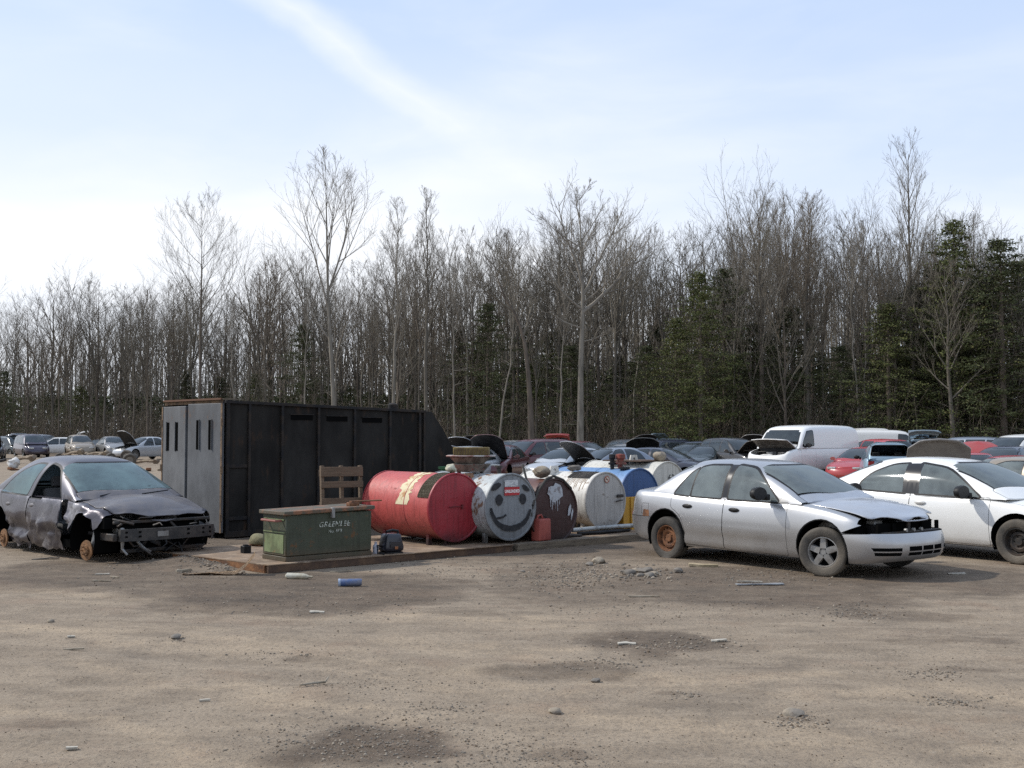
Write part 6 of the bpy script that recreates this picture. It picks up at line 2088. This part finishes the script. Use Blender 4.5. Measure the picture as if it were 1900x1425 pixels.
PATCH = [  # u, v, half width px, half height px, number, r min, r max
    (1060, 1068, 95, 24, 900, .005, .022), (1190, 1066, 60, 12, 250, .006, .03), (700, 1375, 230, 45, 1500, .003, .011), (1000, 1400, 150, 30, 400, .003, .010),
    (400, 1040, 60, 22, 1100, .006, .024), (260, 1050, 160, 30, 300, .005, .018), (1480, 1340, 50, 18, 260, .003, .012), (1250, 1195, 130, 14, 260, .005, .016), (1120, 1230, 110, 12, 160, .005, .014),
    (1580, 1135, 90, 14, 220, .005, .018), (700, 1270, 180, 30, 260, .003, .010), (820, 1315, 90, 14, 160, .003, .010), (1735, 1250, 70, 10, 180, .004, .012), (1770, 1300, 60, 8, 160, .004, .012),
    (860, 1060, 140, 26, 360, .005, .018), (1420, 1070, 170, 20, 420, .005, .018), (560, 1120, 280, 30, 420, .004, .014), (1250, 1130, 300, 30, 420, .004, .015), (330, 1186, 18, 6, 40, .004, .014), (1270, 1290, 30, 7, 50, .004, .013), (520, 1215, 120, 10, 120, .003, .012)]
for u0, v0, hw, hh, cnt, r0_, r1_ in PATCH:
    for _ in range(cnt):
        u = rnd.gauss(u0, hw * .55); v = rnd.gauss(v0, hh * .6)
        if v < 985 or v > 1440: continue
        p_ = at(u, v, 0)
        pebble(p_.x, p_.y, r0_ + (r1_ - r0_) * rnd.random()**2.6, rnd.choice((0, 0, 1, 2)))
for _ in range(11000):
    v = 990 + 440 * rnd.random()**1.0; u = rnd.uniform(-60, 1960)
    p_ = at(u, v, 0)
    if p_.y > 40: continue
    pebble(p_.x, p_.y, .0012 * (1 + p_.y * .10) * (.8 + 2.2 * rnd.random()**4), rnd.choice((0, 1, 1, 1, 2, 3)))
me = bpy.data.meshes.new('gravel'); me.from_pydata(V_, [], F_)
for m in (pmat('gravel_grey', (.18, .158, .132), .95, spec=.05), pmat('gravel_brown', (.14, .108, .08), .95, spec=.05), pmat('gravel_pale', (.31, .265, .21), .95, spec=.05), pmat('soil_crumb', (.08, .062, .046), .95, spec=.05)): me.materials.append(m)
me.polygons.foreach_set('material_index', MI)
tag(link('gravel', me), kind='stuff')

# heap of axles, wheels and pipes before the far left row
def loose_wheel(u, v, Y, r_, lab, lean=0, rz=0):
    p_ = atd(u, v, Y)
    b = bmesh.new(); h = .1
    lathe(b, [(r_ * .6, h * .8), (r_ * .9, h), (r_, h * .6), (r_, -h * .6), (r_ * .9, -h), (r_ * .6, -h * .8)], 22, 'Y', 0)
    t = thing('loose_wheel', lab, 'wheel', (p_.x, Y, gz(p_.x, Y) + (r_ if lean < 60 else h)), 0, 'loose wheels before the far left row', rot=(R(lean), 0, rz))
    obj('tyre', b, RUBBER_DUSTY, t)
    b = bmesh.new(); lathe(b, [(r_ * .6, h * .7), (r_ * .4, h * .3), (0, h * .4), (0, -h * .4), (r_ * .6, -h * .6)], 20, 'Y', 0); obj('rim', b, STEEL, t)


loose_wheel(112, 848, 66, .33, 'loose wheel standing at the left end of the axle heap', 8, .2)
loose_wheel(236, 842, 64, .42, 'large loose wheel standing before the silver car with raised hood', 12, -.3)
loose_wheel(240, 856, 60, .36, 'loose wheel leaning in front of the large one', 20, .5)
loose_wheel(205, 850, 64, .33, 'loose wheel at the right end of the axle heap', 5, .9)
AX = pmat('tan_dusty_iron', (.25, .20, .14), .9, col2=(.14, .10, .07), scale=5)
for i, (u0, v0, u1, v1, r_, lab) in enumerate(((118, 846, 150, 838, .09, 'dusty axle at the left of the scrap heap'), (135, 850, 185, 846, .07, 'long tan pipe at the bottom of the scrap heap'), (130, 840, 142, 850, .12, 'curved hub piece in the scrap heap'), (160, 844, 196, 841, .08, 'dusty axle at the right of the scrap heap'), (30, 852, 60, 850, .10, 'low dark beam left of the scrap heap'), (250, 858, 290, 856, .09, 'tan beam on the dirt before the truck box'))):
    a, c_ = atd(u0, v0, 66), atd(u1, v1, 65)
    a.z = max(a.z, .2); c_.z = max(c_.z, .2)
    b = bmesh.new(); mid = (a + c_) / 2; tube(b, [a, mid + Vector((0, 0, .06)), c_], r_, 8); 
    for e_ in (a, c_): tube(b, [e_ + Vector((-.02, -.12, -.05)), e_ + Vector((.02, .12, .05))], r_ * 1.8, 10)
    tag(obj('old_axle', b, AX), lab, 'axle', 'scrap iron before the far left row')
p_ = atd(25, 850, 58); rock('white_bundle', 'white crumpled bundle on the dirt at the far left', (p_.x, p_.y, gz(p_.x, p_.y)), (.35, .3, .25), 6, pmat('white_cloth', (.55, .53, .5), .9), 'bundle', rough=.6)
# low junk line at the foot of the rows
for i in range(46):
    u = rnd.uniform(-20, 300) if i < 22 else rnd.uniform(1560, 1600)
    Y = rnd.uniform(44, 74) if i < 22 else rnd.uniform(34, 38)
    x = (u - 950) / CAM_F * Y
    b = bmesh.new(); l = rnd.uniform(.2, .8)
    box(b, -l / 2, l / 2, -.12, .12, 0, rnd.uniform(.05, .22), 0, .02, Matrix.Rotation(rnd.uniform(-.3, .3), 4, 'Y'))
    m = (AX, DKSTEEL, RUST, WOODS)[i % 4]
    if i < 22: tag(obj('scrap_piece', b, m, None, loc=(x, Y, gz(x, Y)), rot=(0, 0, rnd.uniform(0, 3))), 'small scrap piece scattered on the dirt before the far left row', 'scrap', 'small scrap before the far left row')
    else: b.free()

# ------------------------------------------------------------------ the wood behind the yard
class Soup:
    def __init__(s): s.v, s.f = [], []
    def tube(s, pts, rs, seg):
        base = len(s.v); n_ = len(pts)
        for i, p in enumerate(pts):
            d = pts[min(i + 1, n_ - 1)] - pts[max(i - 1, 0)]
            if d.length < 1e-6: d = Vector((0, 0, 1))
            d.normalize()
            a = d.cross(Vector((.31, .95, .05)) if abs(d.z) > .5 else Vector((0, 0, 1))).normalized(); b_ = a.cross(d)
            for k in range(seg):
                t = 2 * math.pi * k / seg
                s.v.append(tuple(p + (a * math.cos(t) + b_ * math.sin(t)) * rs[i]))
        for i in range(n_ - 1):
            for k in range(seg):
                o = base + i * seg
                s.f.append((o + k, o + (k + 1) % seg, o + seg + (k + 1) % seg, o + seg + k))
    def mesh(s, name, m, smooth=True):
        me = bpy.data.meshes.new(name); me.from_pydata([tuple(v) for v in s.v], [], s.f); me.materials.append(m)
        if smooth: me.polygons.foreach_set('use_smooth', [True] * len(me.polygons))
        return me


def bark(name, c1, c2, sc=2.0):
    return pmat(name, c1, .95, col2=c2, scale=sc, stretch=(3, 3, .5), thr=(.35, .65), spec=.2)


BARK = [bark('grey_bark', (.155, .138, .113), (.09, .08, .065)), bark('brown_bark', (.15, .125, .10), (.085, .07, .057)), bark('pale_bark', (.25, .228, .192), (.13, .118, .098))]
TWIG = [bark('grey_twigs', (.170, .152, .122), (.115, .102, .082)), bark('reddish_twigs', (.178, .15, .118), (.12, .10, .078)), bark('pale_twigs', (.25, .225, .19), (.16, .145, .122))]


def grow(s, rnd, p, d, L, r, lev, up, kink, cfg):
    nseg = (6, 4, 3, 2)[min(lev, 3)]
    pts, rs = [p.copy()], [r]
    q = p.copy(); dd = d.normalized()
    rend = (.010, .006, .0045, .0035)[min(lev, 3)] * cfg['rmin'] / .009
    for i in range(nseg):
        dd = (dd + Vector((rnd.uniform(-1, 1), rnd.uniform(-1, 1), rnd.uniform(-.7, .7))) * kink + Vector((0, 0, up))).normalized()
        q = q + dd * (L / nseg); pts.append(q.copy()); rs.append(max(rend, r * (1 - .85 * (i + 1) / nseg)))
    s.tube(pts, rs, 5 if lev == 0 else 3)
    if lev >= cfg['lev']: return
    nch = cfg['kids'][lev]
    for k in range(nch):
        t = .25 + .75 * (k + rnd.random()) / nch
        i = min(nseg - 1, int(t * nseg)); f = t * nseg - i
        pp = pts[i].lerp(pts[i + 1], min(1, f))
        base = (pts[i + 1] - pts[i]).normalized()
        side = Vector((rnd.uniform(-1, 1), rnd.uniform(-1, 1), rnd.uniform(-.2, .5)))
        side = (side - base * side.dot(base)).normalized()
        ang = rnd.uniform(.35, .75)
        cd = base * math.cos(ang) + side * math.sin(ang)
        grow(s, rnd, pp, cd, L * rnd.uniform(.30, .66) * (1.15 - .5 * t), max(rend, r * .5 * (1 - .5 * t)), lev + 1, up * 1.0, kink, cfg)


def bare_tree(seed, H=15.0, r0=.16, crown0=.4, reach=.28, nlimb=22, ang=(.45, .8), up=.055, kink=.075, kids=(6, 4, 3), lev=3, rmin=.009, lean=(0, 0), bark_i=0, twig_i=0, fork=None, wob=.012, path=None):
    rnd = random.Random(seed)
    cfg = dict(kids=kids, lev=lev, rmin=rmin)
    tr, cr = Soup(), Soup()
    n_ = 14; pts = []; rs = []
    jx = jy = 0
    for i in range(n_ + 1):
        t = i / n_
        jx += rnd.uniform(-wob, wob) * H * .5; jy += rnd.uniform(-wob, wob) * H * .5
        if path: x = spl(path, t) * H
        else: x = lean[0] * t * H + jx * min(1, t * 2)
        pts.append(Vector((x, lean[1] * t * H + jy * t, t * H))); rs.append(max(rmin * 1.3, r0 * (1.18 if i == 0 else 1) * (1 - t)**.85))
    tr.tube(pts, rs, 8)
    for k in range(nlimb):
        t = crown0 + (1 - crown0) * ((k + rnd.random() * .9) / nlimb)**.9
        t = min(.985, t)
        i = min(n_ - 1, int(t * n_)); pp = pts[i].lerp(pts[i + 1], t * n_ - i)
        az = k * 2.4 + rnd.uniform(-.5, .5); a = rnd.uniform(*ang)
        d = Vector((math.cos(az) * math.sin(a), math.sin(az) * math.sin(a), math.cos(a)))
        prof = (1 - .72 * ((t - crown0) / (1 - crown0))**1.2)
        grow(cr, rnd, pp, d, H * reach * prof * rnd.uniform(.75, 1.15), max(.02, r0 * .42 * (1.25 - t)), 0, up, kink, cfg)
    # a few dead snags low on the stem
    for k in range(6):
        t = rnd.uniform(.12, crown0 + .05); i = int(t * n_); az = rnd.uniform(0, 6.28)
        grow(cr, rnd, pts[i], Vector((math.cos(az), math.sin(az), rnd.uniform(-.1, .5))), H * rnd.uniform(.04, .11), .018, 2, .02, .2, cfg)
    for f in (fork or []):
        t, d, L, r = f
        i = min(n_ - 1, int(t * n_)); pp = pts[i].lerp(pts[i + 1], t * n_ - i)
        c2 = dict(cfg, kids=(8, 5, 3))
        grow(cr, rnd, pp, Vector(d), L, r, 0, up, kink, c2)
    return tr.mesh('trunk', BARK[bark_i]), cr.mesh('crown', TWIG[twig_i])


def put_tree(meshes, x, y, H, H0, label, rz=0.0, name='bare_tree', cat='tree', group=None, wscale=1.0, kidname='crown'):
    k = H / H0
    t = thing(name, label, cat, (x, y, gz(x, y) - .05), rz, group)
    t.scale = (k * wscale, k * wscale, k)
    link('trunk', meshes[0], t); link(kidname, meshes[1], t)
    return t


TOPS = [(-100, 575), (0, 572), (60, 560), (150, 545), (220, 552), (280, 545), (330, 520), (400, 545), (460, 505), (520, 500), (580, 500), (650, 505), (700, 470), (760, 455), (820, 475), (860, 452), (920, 440), (980, 458), (1030, 425), (1080, 412), (1130, 412), (1190, 432), (1240, 448), (1310, 448), (1370, 405), (1420, 390), (1480, 385), (1540, 395), (1600, 420), (1660, 430), (1720, 440), (1780, 410), (1850, 455), (1960, 455)]


def edge_y(u): return spl([(-200, 118), (0, 112), (300, 104), (600, 92), (950, 84), (1300, 76), (1600, 72), (1900, 68), (2100, 66)], u)


def h_for(u, Y, v): return CAM_H + (CAM_HOR - v) / CAM_F * Y


protos = []
def vase(seed, n_f, lo, hi, tilt, L=.5, H=15.0):
    r = random.Random(seed * 77); out = []
    for k in range(n_f):
        az = k * 2.4 + r.uniform(-.5, .5); a = r.uniform(.3, 1) * tilt
        out.append((r.uniform(lo, hi), (math.cos(az) * math.sin(a), math.sin(az) * math.sin(a), math.cos(a)), H * L * r.uniform(.7, 1.1), .075))
    return out


specs = [
    dict(seed=1, r0=.14, crown0=.38, reach=.30, ang=(.4, .85), nlimb=17, bark_i=0, twig_i=0, fork=vase(1, 3, .4, .6, .5, .42)),
    dict(seed=2, r0=.12, crown0=.55, reach=.22, ang=(.35, .7), nlimb=10, bark_i=0, twig_i=1, fork=vase(2, 5, .42, .6, .55, .46)),
    dict(seed=3, r0=.16, crown0=.34, reach=.34, ang=(.5, 1.0), nlimb=15, bark_i=1, twig_i=0, fork=vase(3, 3, .35, .5, .6, .45)),
    dict(seed=4, r0=.11, crown0=.52, reach=.25, ang=(.35, .7), nlimb=13, bark_i=2, twig_i=2, fork=vase(4, 2, .5, .6, .4, .4)),
    dict(seed=5, r0=.15, crown0=.6, reach=.20, ang=(.45, .9), nlimb=9, bark_i=0, twig_i=1, fork=vase(5, 6, .32, .55, .6, .52)),
    dict(seed=6, r0=.10, crown0=.28, reach=.26, ang=(.45, .9), nlimb=18, bark_i=1, twig_i=1),
    dict(seed=7, r0=.13, crown0=.45, reach=.28, ang=(.4, .8), nlimb=13, bark_i=0, twig_i=0, lean=(.07, 0), fork=vase(7, 3, .4, .6, .5, .44)),
    dict(seed=8, r0=.09, crown0=.56, reach=.22, ang=(.35, .7), nlimb=12, bark_i=2, twig_i=0, wob=.022),
    dict(seed=9, r0=.17, crown0=.55, reach=.26, ang=(.6, 1.1), up=.04, kink=.13, bark_i=1, twig_i=0, nlimb=9, fork=vase(9, 6, .26, .5, .75, .5)),
    dict(seed=10, r0=.11, crown0=.42, reach=.28, ang=(.4, .8), nlimb=14, bark_i=0, twig_i=2, lean=(-.08, 0), fork=vase(10, 2, .45, .6, .5, .4)),
    dict(seed=11, r0=.13, crown0=.62, reach=.2, ang=(.4, .8), nlimb=8, bark_i=0, twig_i=0, wob=.02, fork=vase(11, 4, .45, .62, .4, .42)),
    dict(seed=12, r0=.08, crown0=.25, reach=.20, ang=(.5, 1.0), nlimb=16, bark_i=1, twig_i=1, lean=(.12, 0), wob=.025)]
for s_ in specs: protos.append(bare_tree(H=15.0, **s_))

CLASSES = ['slim grey leafless tree in the ranks of the wood', 'slim reddish twigged leafless tree in the ranks of the wood', 'broad crowned brown leafless tree in the ranks of the wood', 'thin pale barked leafless tree with short high crown in the wood',
           'medium grey leafless tree with reddish crown in the wood', 'slim brown leafless tree branching low down in the wood', 'grey leafless tree leaning slightly in the wood', 'thin pale stemmed leafless tree with bare lower trunk in the wood',
           'wide gnarled brown leafless tree in the wood', 'grey leafless tree with pale twigs leaning slightly in the wood', 'bare grey tree with clear trunk and small fan crown in the wood', 'thin crooked brown sapling leaning among the taller trees']
rnd = random.Random(7)
count = 0
for rank, (dy, n_, lo) in enumerate(((0, 70, .0), (5, 60, .0), (11, 50, .0), (19, 36, .0))):
    for k in range(n_):
        u = -90 + 2080 * (k + rnd.uniform(.05, .95)) / n_
        Y = edge_y(u) + dy + rnd.uniform(-2.2, 2.2)
        vt = spl(TOPS, u) + abs(rnd.gauss(0, 46)) + rnd.uniform(-26, 10) + (22 if rank == 0 and rnd.random() < .45 else 0)
        H = h_for(u, Y, vt)
        if rank == 0 and rnd.random() < .25: H *= rnd.uniform(.45, .75)
        j = rnd.randrange(len(protos))
        x = (u - 950) / CAM_F * Y
        put_tree(protos[j], x, Y, H, 15.0, CLASSES[j], rnd.uniform(0, 6.28), group='trees of kind: ' + CLASSES[j], wscale=rnd.uniform(.8, 1.15))
        count += 1

# trees that stand out
def hero(u, Y, vtop, lab, rz=0.0, **kw):
    H = h_for(u, Y, vtop)
    m = bare_tree(H=H, **kw)
    return put_tree(m, (u - 950) / CAM_F * Y, Y, H, H, lab, rz)


hero(623, 74, 300, 'tall pale leafless tree with open fan crown rising above the black truck box', seed=31, r0=.19, crown0=.54, reach=.30, nlimb=8, ang=(.3, .65), up=.05, kink=.05, kids=(7, 5, 3), rmin=.011, bark_i=2, twig_i=2, path=[(0, 0), (.25, -.010), (.5, -.026), (1, -.04)],
     fork=[(.40, (-.72, .1, 1), 6.6, .06), (.50, (-.30, -.1, 1), 7.6, .075), (.56, (.33, .1, 1), 7.0, .085), (.62, (.1, -.1, 1), 6.2, .06)])
hero(372, 96, 398, 'round topped leafless tree standing alone above the left treeline', seed=32, r0=.16, crown0=.40, reach=.36, nlimb=20, ang=(.5, 1.0), up=.10, kink=.05, kids=(7, 6, 3), bark_i=1, twig_i=0, path=[(0, 0), (.5, -.005), (1, .0)])
hero(1076, 70, 362, 'massive pale cottonwood with thick trunk forking into a wide crown', seed=33, r0=.25, crown0=.58, reach=.26, nlimb=9, ang=(.6, 1.1), up=.05, kink=.13, kids=(8, 6, 4), rmin=.011, bark_i=2, twig_i=2, path=[(0, 0), (.35, .004), (.6, .012), (1, .0)],
     fork=[(.56, (.95, 0, .62), 5.6, .15), (.62, (.45, .2, 1), 6.2, .11), (.57, (-.9, 0, .7), 4.8, .08), (.66, (-.35, -.2, 1), 5.6, .10), (.50, (-.9, .3, .35), 2.6, .06), (.45, (.9, -.2, .1), 2.0, .05)])
hero(988, 71, 470, 'crooked tree with a storm broken top bending left beside the cottonwood', seed=34, r0=.24, crown0=.80, reach=.16, nlimb=6, ang=(.6, 1.1), up=.05, kink=.16, kids=(6, 4, 3), bark_i=1, twig_i=0, path=[(0, 0), (.35, -.015), (.55, -.035), (.68, -.07), (.78, -.13), (.86, -.16), (1, -.20)],
     fork=[(.60, (.35, 0, 1), 2.6, .12), (.72, (-.9, 0, .65), 3.6, .08), (.68, (-.4, .2, 1), 4.0, .07), (.80, (.2, 0, 1), 3.2, .05)])
hero(1700, 70, 284, 'tallest spire shaped leafless tree at the right of the wood', seed=35, r0=.19, crown0=.36, reach=.27, nlimb=22, ang=(.3, .6), up=.09, kink=.05, kids=(7, 5, 3), bark_i=0, twig_i=0, path=[(0, 0), (.5, -.008), (1, -.012)])
hero(790, 78, 362, 'tall narrow leafless tree right of the pair above the box nose', seed=36, r0=.17, crown0=.42, reach=.22, nlimb=18, ang=(.25, .5), up=.10, kink=.05, kids=(7, 5, 3), bark_i=0, twig_i=0)
hero(728, 80, 388, 'tall narrow leafless tree left of the pair above the box', seed=37, r0=.16, crown0=.40, reach=.24, nlimb=16, ang=(.3, .6), up=.09, kink=.05, kids=(7, 5, 3), bark_i=2, twig_i=2)
hero(1412, 73, 372, 'dense crowned leafless tree above the white cargo van', seed=38, r0=.22, crown0=.38, reach=.28, nlimb=20, ang=(.4, .8), up=.08, kink=.07, kids=(7, 6, 3), bark_i=1, twig_i=0)
hero(1768, 66, 500, 'slender grey leafless tree standing in front of the big dark cedars', seed=39, r0=.16, crown0=.30, reach=.36, nlimb=18, ang=(.5, .95), up=.07, kink=.07, kids=(7, 5, 4), bark_i=0, twig_i=0)
hero(1500, 72, 380, 'tall leafless tree with a fine brush crown right of the dense crowned one', seed=40, r0=.18, crown0=.42, reach=.24, nlimb=20, ang=(.3, .65), up=.08, kink=.06, kids=(7, 6, 3), bark_i=0, twig_i=1)
for (u, Y, v, lab) in ((845, 76, 470, 'pale thin stem just right of the truck box nose'), (925, 74, 500, 'pale thin stem left of the crooked tree'), (1040, 73, 520, 'white straight stem between the crooked tree and the cottonwood'), (1590, 70, 440, 'left pale stem of the pair beyond the cargo van'), (1602, 70.5, 430, 'right pale stem of the pair beyond the cargo van'), (440, 84, 560, 'pale thin stem behind the truck box doors'), (560, 84, 540, 'pale thin stem behind the truck box, left of the fan crowned tree')):
    hero(u, Y, v, lab, seed=int(u), r0=.085, crown0=.6, reach=.18, nlimb=12, ang=(.3, .6), up=.14, kids=(6, 4, 3), bark_i=2, twig_i=2, wob=.02)

# evergreens -----------------------------------------------------------------
def leafmat(name, c1, c2, c3):
    m = pmat(name, c1, .8, col2=c2, scale=.9, thr=(.35, .65), col3=c3, scale3=4.5, thr3=(.52, .62), spec=.15)
    return m


CED = [leafmat('cedar_foliage', (.095, .110, .038), (.060, .072, .028), (.145, .130, .055)), leafmat('dark_cedar_foliage', (.062, .074, .032), (.042, .050, .024), (.095, .088, .045))]


def cedar(seed, H=10.0, w=.22, n_=15000, m=0, top=.9, ragged=.35):
    rnd = random.Random(seed)
    tr = Soup(); tr.tube([Vector((0, 0, 0)), Vector((0, 0, H * .5)), Vector((0, 0, H * .98))], [.13, .09, .01], 6)
    s = Soup()
    nb = 150
    for b_ in range(nb):
        t = (b_ + rnd.random()) / nb
        z = H * (.03 + .95 * t)
        rad = H * w * min(1, (1 - t) * 1.9 + .04)**.8 * rnd.uniform(1 - ragged, 1.12) * (1 if t > .08 else .8)
        az = b_ * 2.4 + rnd.uniform(-.7, .7)
        wv = (.55, 1.0, 1.3)[b_ % 3]
        dr = Vector((math.cos(az), math.sin(az), 0))
        rad *= rnd.choice((.7, 1, 1, 1.15, 1.3)); tipz = z + rad * rnd.uniform(-.35, .35)
        tr.tube([Vector((0, 0, z)), Vector((dr.x * rad * .8, dr.y * rad * .8, tipz))], [.02, .006], 3)
        for k in range(int(n_ / nb)):
            f = rnd.random()**.6
            c = dr * rad * f + Vector((0, 0, z + (tipz - z) * f)) + Vector((rnd.gauss(0, .15), rnd.gauss(0, .15), rnd.gauss(0, .07) - .06 * f)) * (H / 10) * wv
            a = Vector((rnd.uniform(-1, 1), rnd.uniform(-1, 1), rnd.uniform(-.2, 1.2))).normalized() * rnd.uniform(.035, .12)
            e = a.cross(Vector((rnd.uniform(-1, 1), rnd.uniform(-1, 1), rnd.uniform(-1, 1)))).normalized() * rnd.uniform(.012, .034)
            o = len(s.v); s.v += [tuple(c - e), tuple(c + a * .5 - e * 1.4), tuple(c + a), tuple(c + a * .5 + e * 1.4)]
            s.f.append((o, o + 1, o + 2, o + 3))
    return tr.mesh('trunk', BARK[1]), s.mesh('foliage', CED[m], False)


ceds = [cedar(51, w=.20, m=0), cedar(52, w=.25, m=1, ragged=.5), cedar(53, w=.17, m=1), cedar(54, w=.30, m=0, ragged=.5, n_=17000)]
BIG = [(1300, 71, 500, 0, 1.2, 'broad olive cedar with rounded top left of the cargo van'), (1345, 74, 492, 1, 1.1, 'dark cedar directly behind the broad olive one'), (1255, 72, 590, 0, 1.3, 'lower olive cedar left of the broad one'),
       (1470, 73, 566, 1, 1.2, 'dark cedar above the rear of the cargo van'), (1650, 69, 560, 0, 1.5, 'olive cedar left of the tallest spire tree'), (1700, 72, 535, 1, 1.5, 'dark cedar at the foot of the tallest spire tree'),
       (1775, 68, 402, 0, 1.05, 'tallest cedar with lacy top at the right'), (1745, 70, 490, 1, 1.5, 'dark cedar on the left flank of the tallest cedar'), (1862, 66, 436, 1, 1.3, 'dense dark cedar with pointed top near the right edge'), (1895, 68, 480, 0, 1.6, 'olive cedar at the very right edge'), (1830, 69, 510, 1, 1.6, 'dark cedar between the two tallest cedars'),
       (8, 106, 690, 1, 1.2, 'small dark cedar at the left edge of the wood'), (1200, 76, 640, 1, 1.3, 'low dark cedar behind the navy sedan'), (1060, 80, 640, 1, 1.4, 'low dark cedar behind the cottonwood'), (905, 82, 560, 1, 1.1, 'dark cedar left of the crooked tree'), (560, 92, 600, 1, 1.0, 'dark cedar above the middle of the truck box'),
       (1560, 71, 640, 1, 1.3, 'low dark cedar right of the cargo van'), (1400, 74, 600, 1, 1.3, 'dark cedar directly above the cargo van')]
for u, Y, v, j, ws_, lab in BIG:
    put_tree(ceds[j], (u - 950) / CAM_F * Y, Y, h_for(u, Y, v), 10.0, lab, rnd.uniform(0, 6), 'cedar_tree', 'tree', None, ws_, 'foliage')
for k in range(64):
    u = -60 + 2020 * (k + rnd.random()) / 64
    Y = edge_y(u) + rnd.uniform(4, 16)
    if u < 500 and k % 2: continue
    v = rnd.uniform(600, 730) if u > 850 else rnd.uniform(690, 765)
    put_tree(ceds[rnd.choice((1, 1, 2, 3))], (u - 950) / CAM_F * Y, Y, h_for(u, Y, v), 10.0, 'dim dark cedar in the shade between the leafless trunks', rnd.uniform(0, 6), 'cedar_tree', 'tree', 'shaded cedars inside the wood', rnd.uniform(1.2, 1.9), 'foliage')

# undergrowth along the edge and the far mass of the wood behind: nobody could count these
s = Soup()
for k in range(8200):
    u = rnd.uniform(-140, 2040); Y = edge_y(u) + rnd.uniform(-3, 14)
    x = (u - 950) / CAM_F * Y; z0 = .2
    h = rnd.uniform(.8, 4.6) * (1.25 if rnd.random() < .2 else 1)
    a = rnd.uniform(-.5, .5); b_ = rnd.uniform(-.5, .5)
    p0 = Vector((x, Y, z0)); p1 = p0 + Vector((a * h * .4, b_ * h * .4, h * .55)); p2 = p1 + Vector((a * h * .5 + rnd.uniform(-.3, .3), b_ * h * .4, h * .45))
    s.tube([p0, p1, p2], [.022, .016, .008], 3)
    for q in range(4):
        f = rnd.uniform(.3, 1); pm_ = p0.lerp(p1, f) if rnd.random() < .5 else p1.lerp(p2, f)
        s.tube([pm_, pm_ + Vector((rnd.uniform(-.6, .6), rnd.uniform(-.6, .6), rnd.uniform(.1, .7)))], [.011, .006], 3)
tag(link('undergrowth', s.mesh('undergrowth', TWIG[1])), kind='stuff')
s = Soup()
for k in range(1900):
    u = rnd.uniform(-180, 2080); Y = edge_y(u) + rnd.uniform(20, 60)
    x = (u - 950) / CAM_F * Y
    H = h_for(u, Y, spl(TOPS, u) + rnd.uniform(20, 120) + 20)
    r_ = rnd.uniform(.05, .12); ln = rnd.uniform(-.04, .04)
    s.tube([Vector((x, Y, -.2)), Vector((x + ln * H * .5, Y, H * .5)), Vector((x + ln * H + rnd.uniform(-.3, .3), Y, H * .95))], [r_, r_ * .7, .015], 3)
    for q in range(16):
        t = rnd.uniform(.3, .95); p0 = Vector((x + ln * H * t, Y, H * t)); L = H * .13 * (1.15 - t) * 1.6
        d = Vector((rnd.uniform(-1, 1), rnd.uniform(-.6, .6), rnd.uniform(.5, 1.5))).normalized()
        p1 = p0 + d * L * .6; p2 = p1 + (d + Vector((rnd.uniform(-.4, .4), 0, .4))).normalized() * L * .5
        s.tube([p0, p1, p2], [.024, .016, .008], 3)
        p3 = p1 + (d + Vector((rnd.uniform(-.9, .9), rnd.uniform(-.5, .5), .2))).normalized() * L * .45
        s.tube([p1, p3], [.013, .007], 3)
tag(link('distant_wood', s.mesh('distant_wood', TWIG[0])), kind='stuff')
s = Soup()
for k in range(52000):
    u = rnd.uniform(-180, 2080); Y = edge_y(u) + rnd.uniform(16, 46)
    x = (u - 950) / CAM_F * Y; H = (h_for(u, Y, 690 if u > 900 else 740)) * rnd.random()**.8
    c = Vector((x, Y, .2 + H)); a = Vector((rnd.uniform(-1, 1), rnd.uniform(-.5, .5), rnd.uniform(-.5, 1))).normalized() * rnd.uniform(.25, .6)
    e = a.cross(Vector((rnd.uniform(-1, 1), rnd.uniform(-1, 1), rnd.uniform(-1, 1)))).normalized() * rnd.uniform(.07, .20)
    o = len(s.v); s.v += [tuple(c - e), tuple(c + a * .5 - e), tuple(c + a), tuple(c + a * .5 + e)]; s.f.append((o, o + 1, o + 2, o + 3))
tag(link('evergreen_thicket', s.mesh('evergreen_thicket', CED[1], False)), kind='stuff')
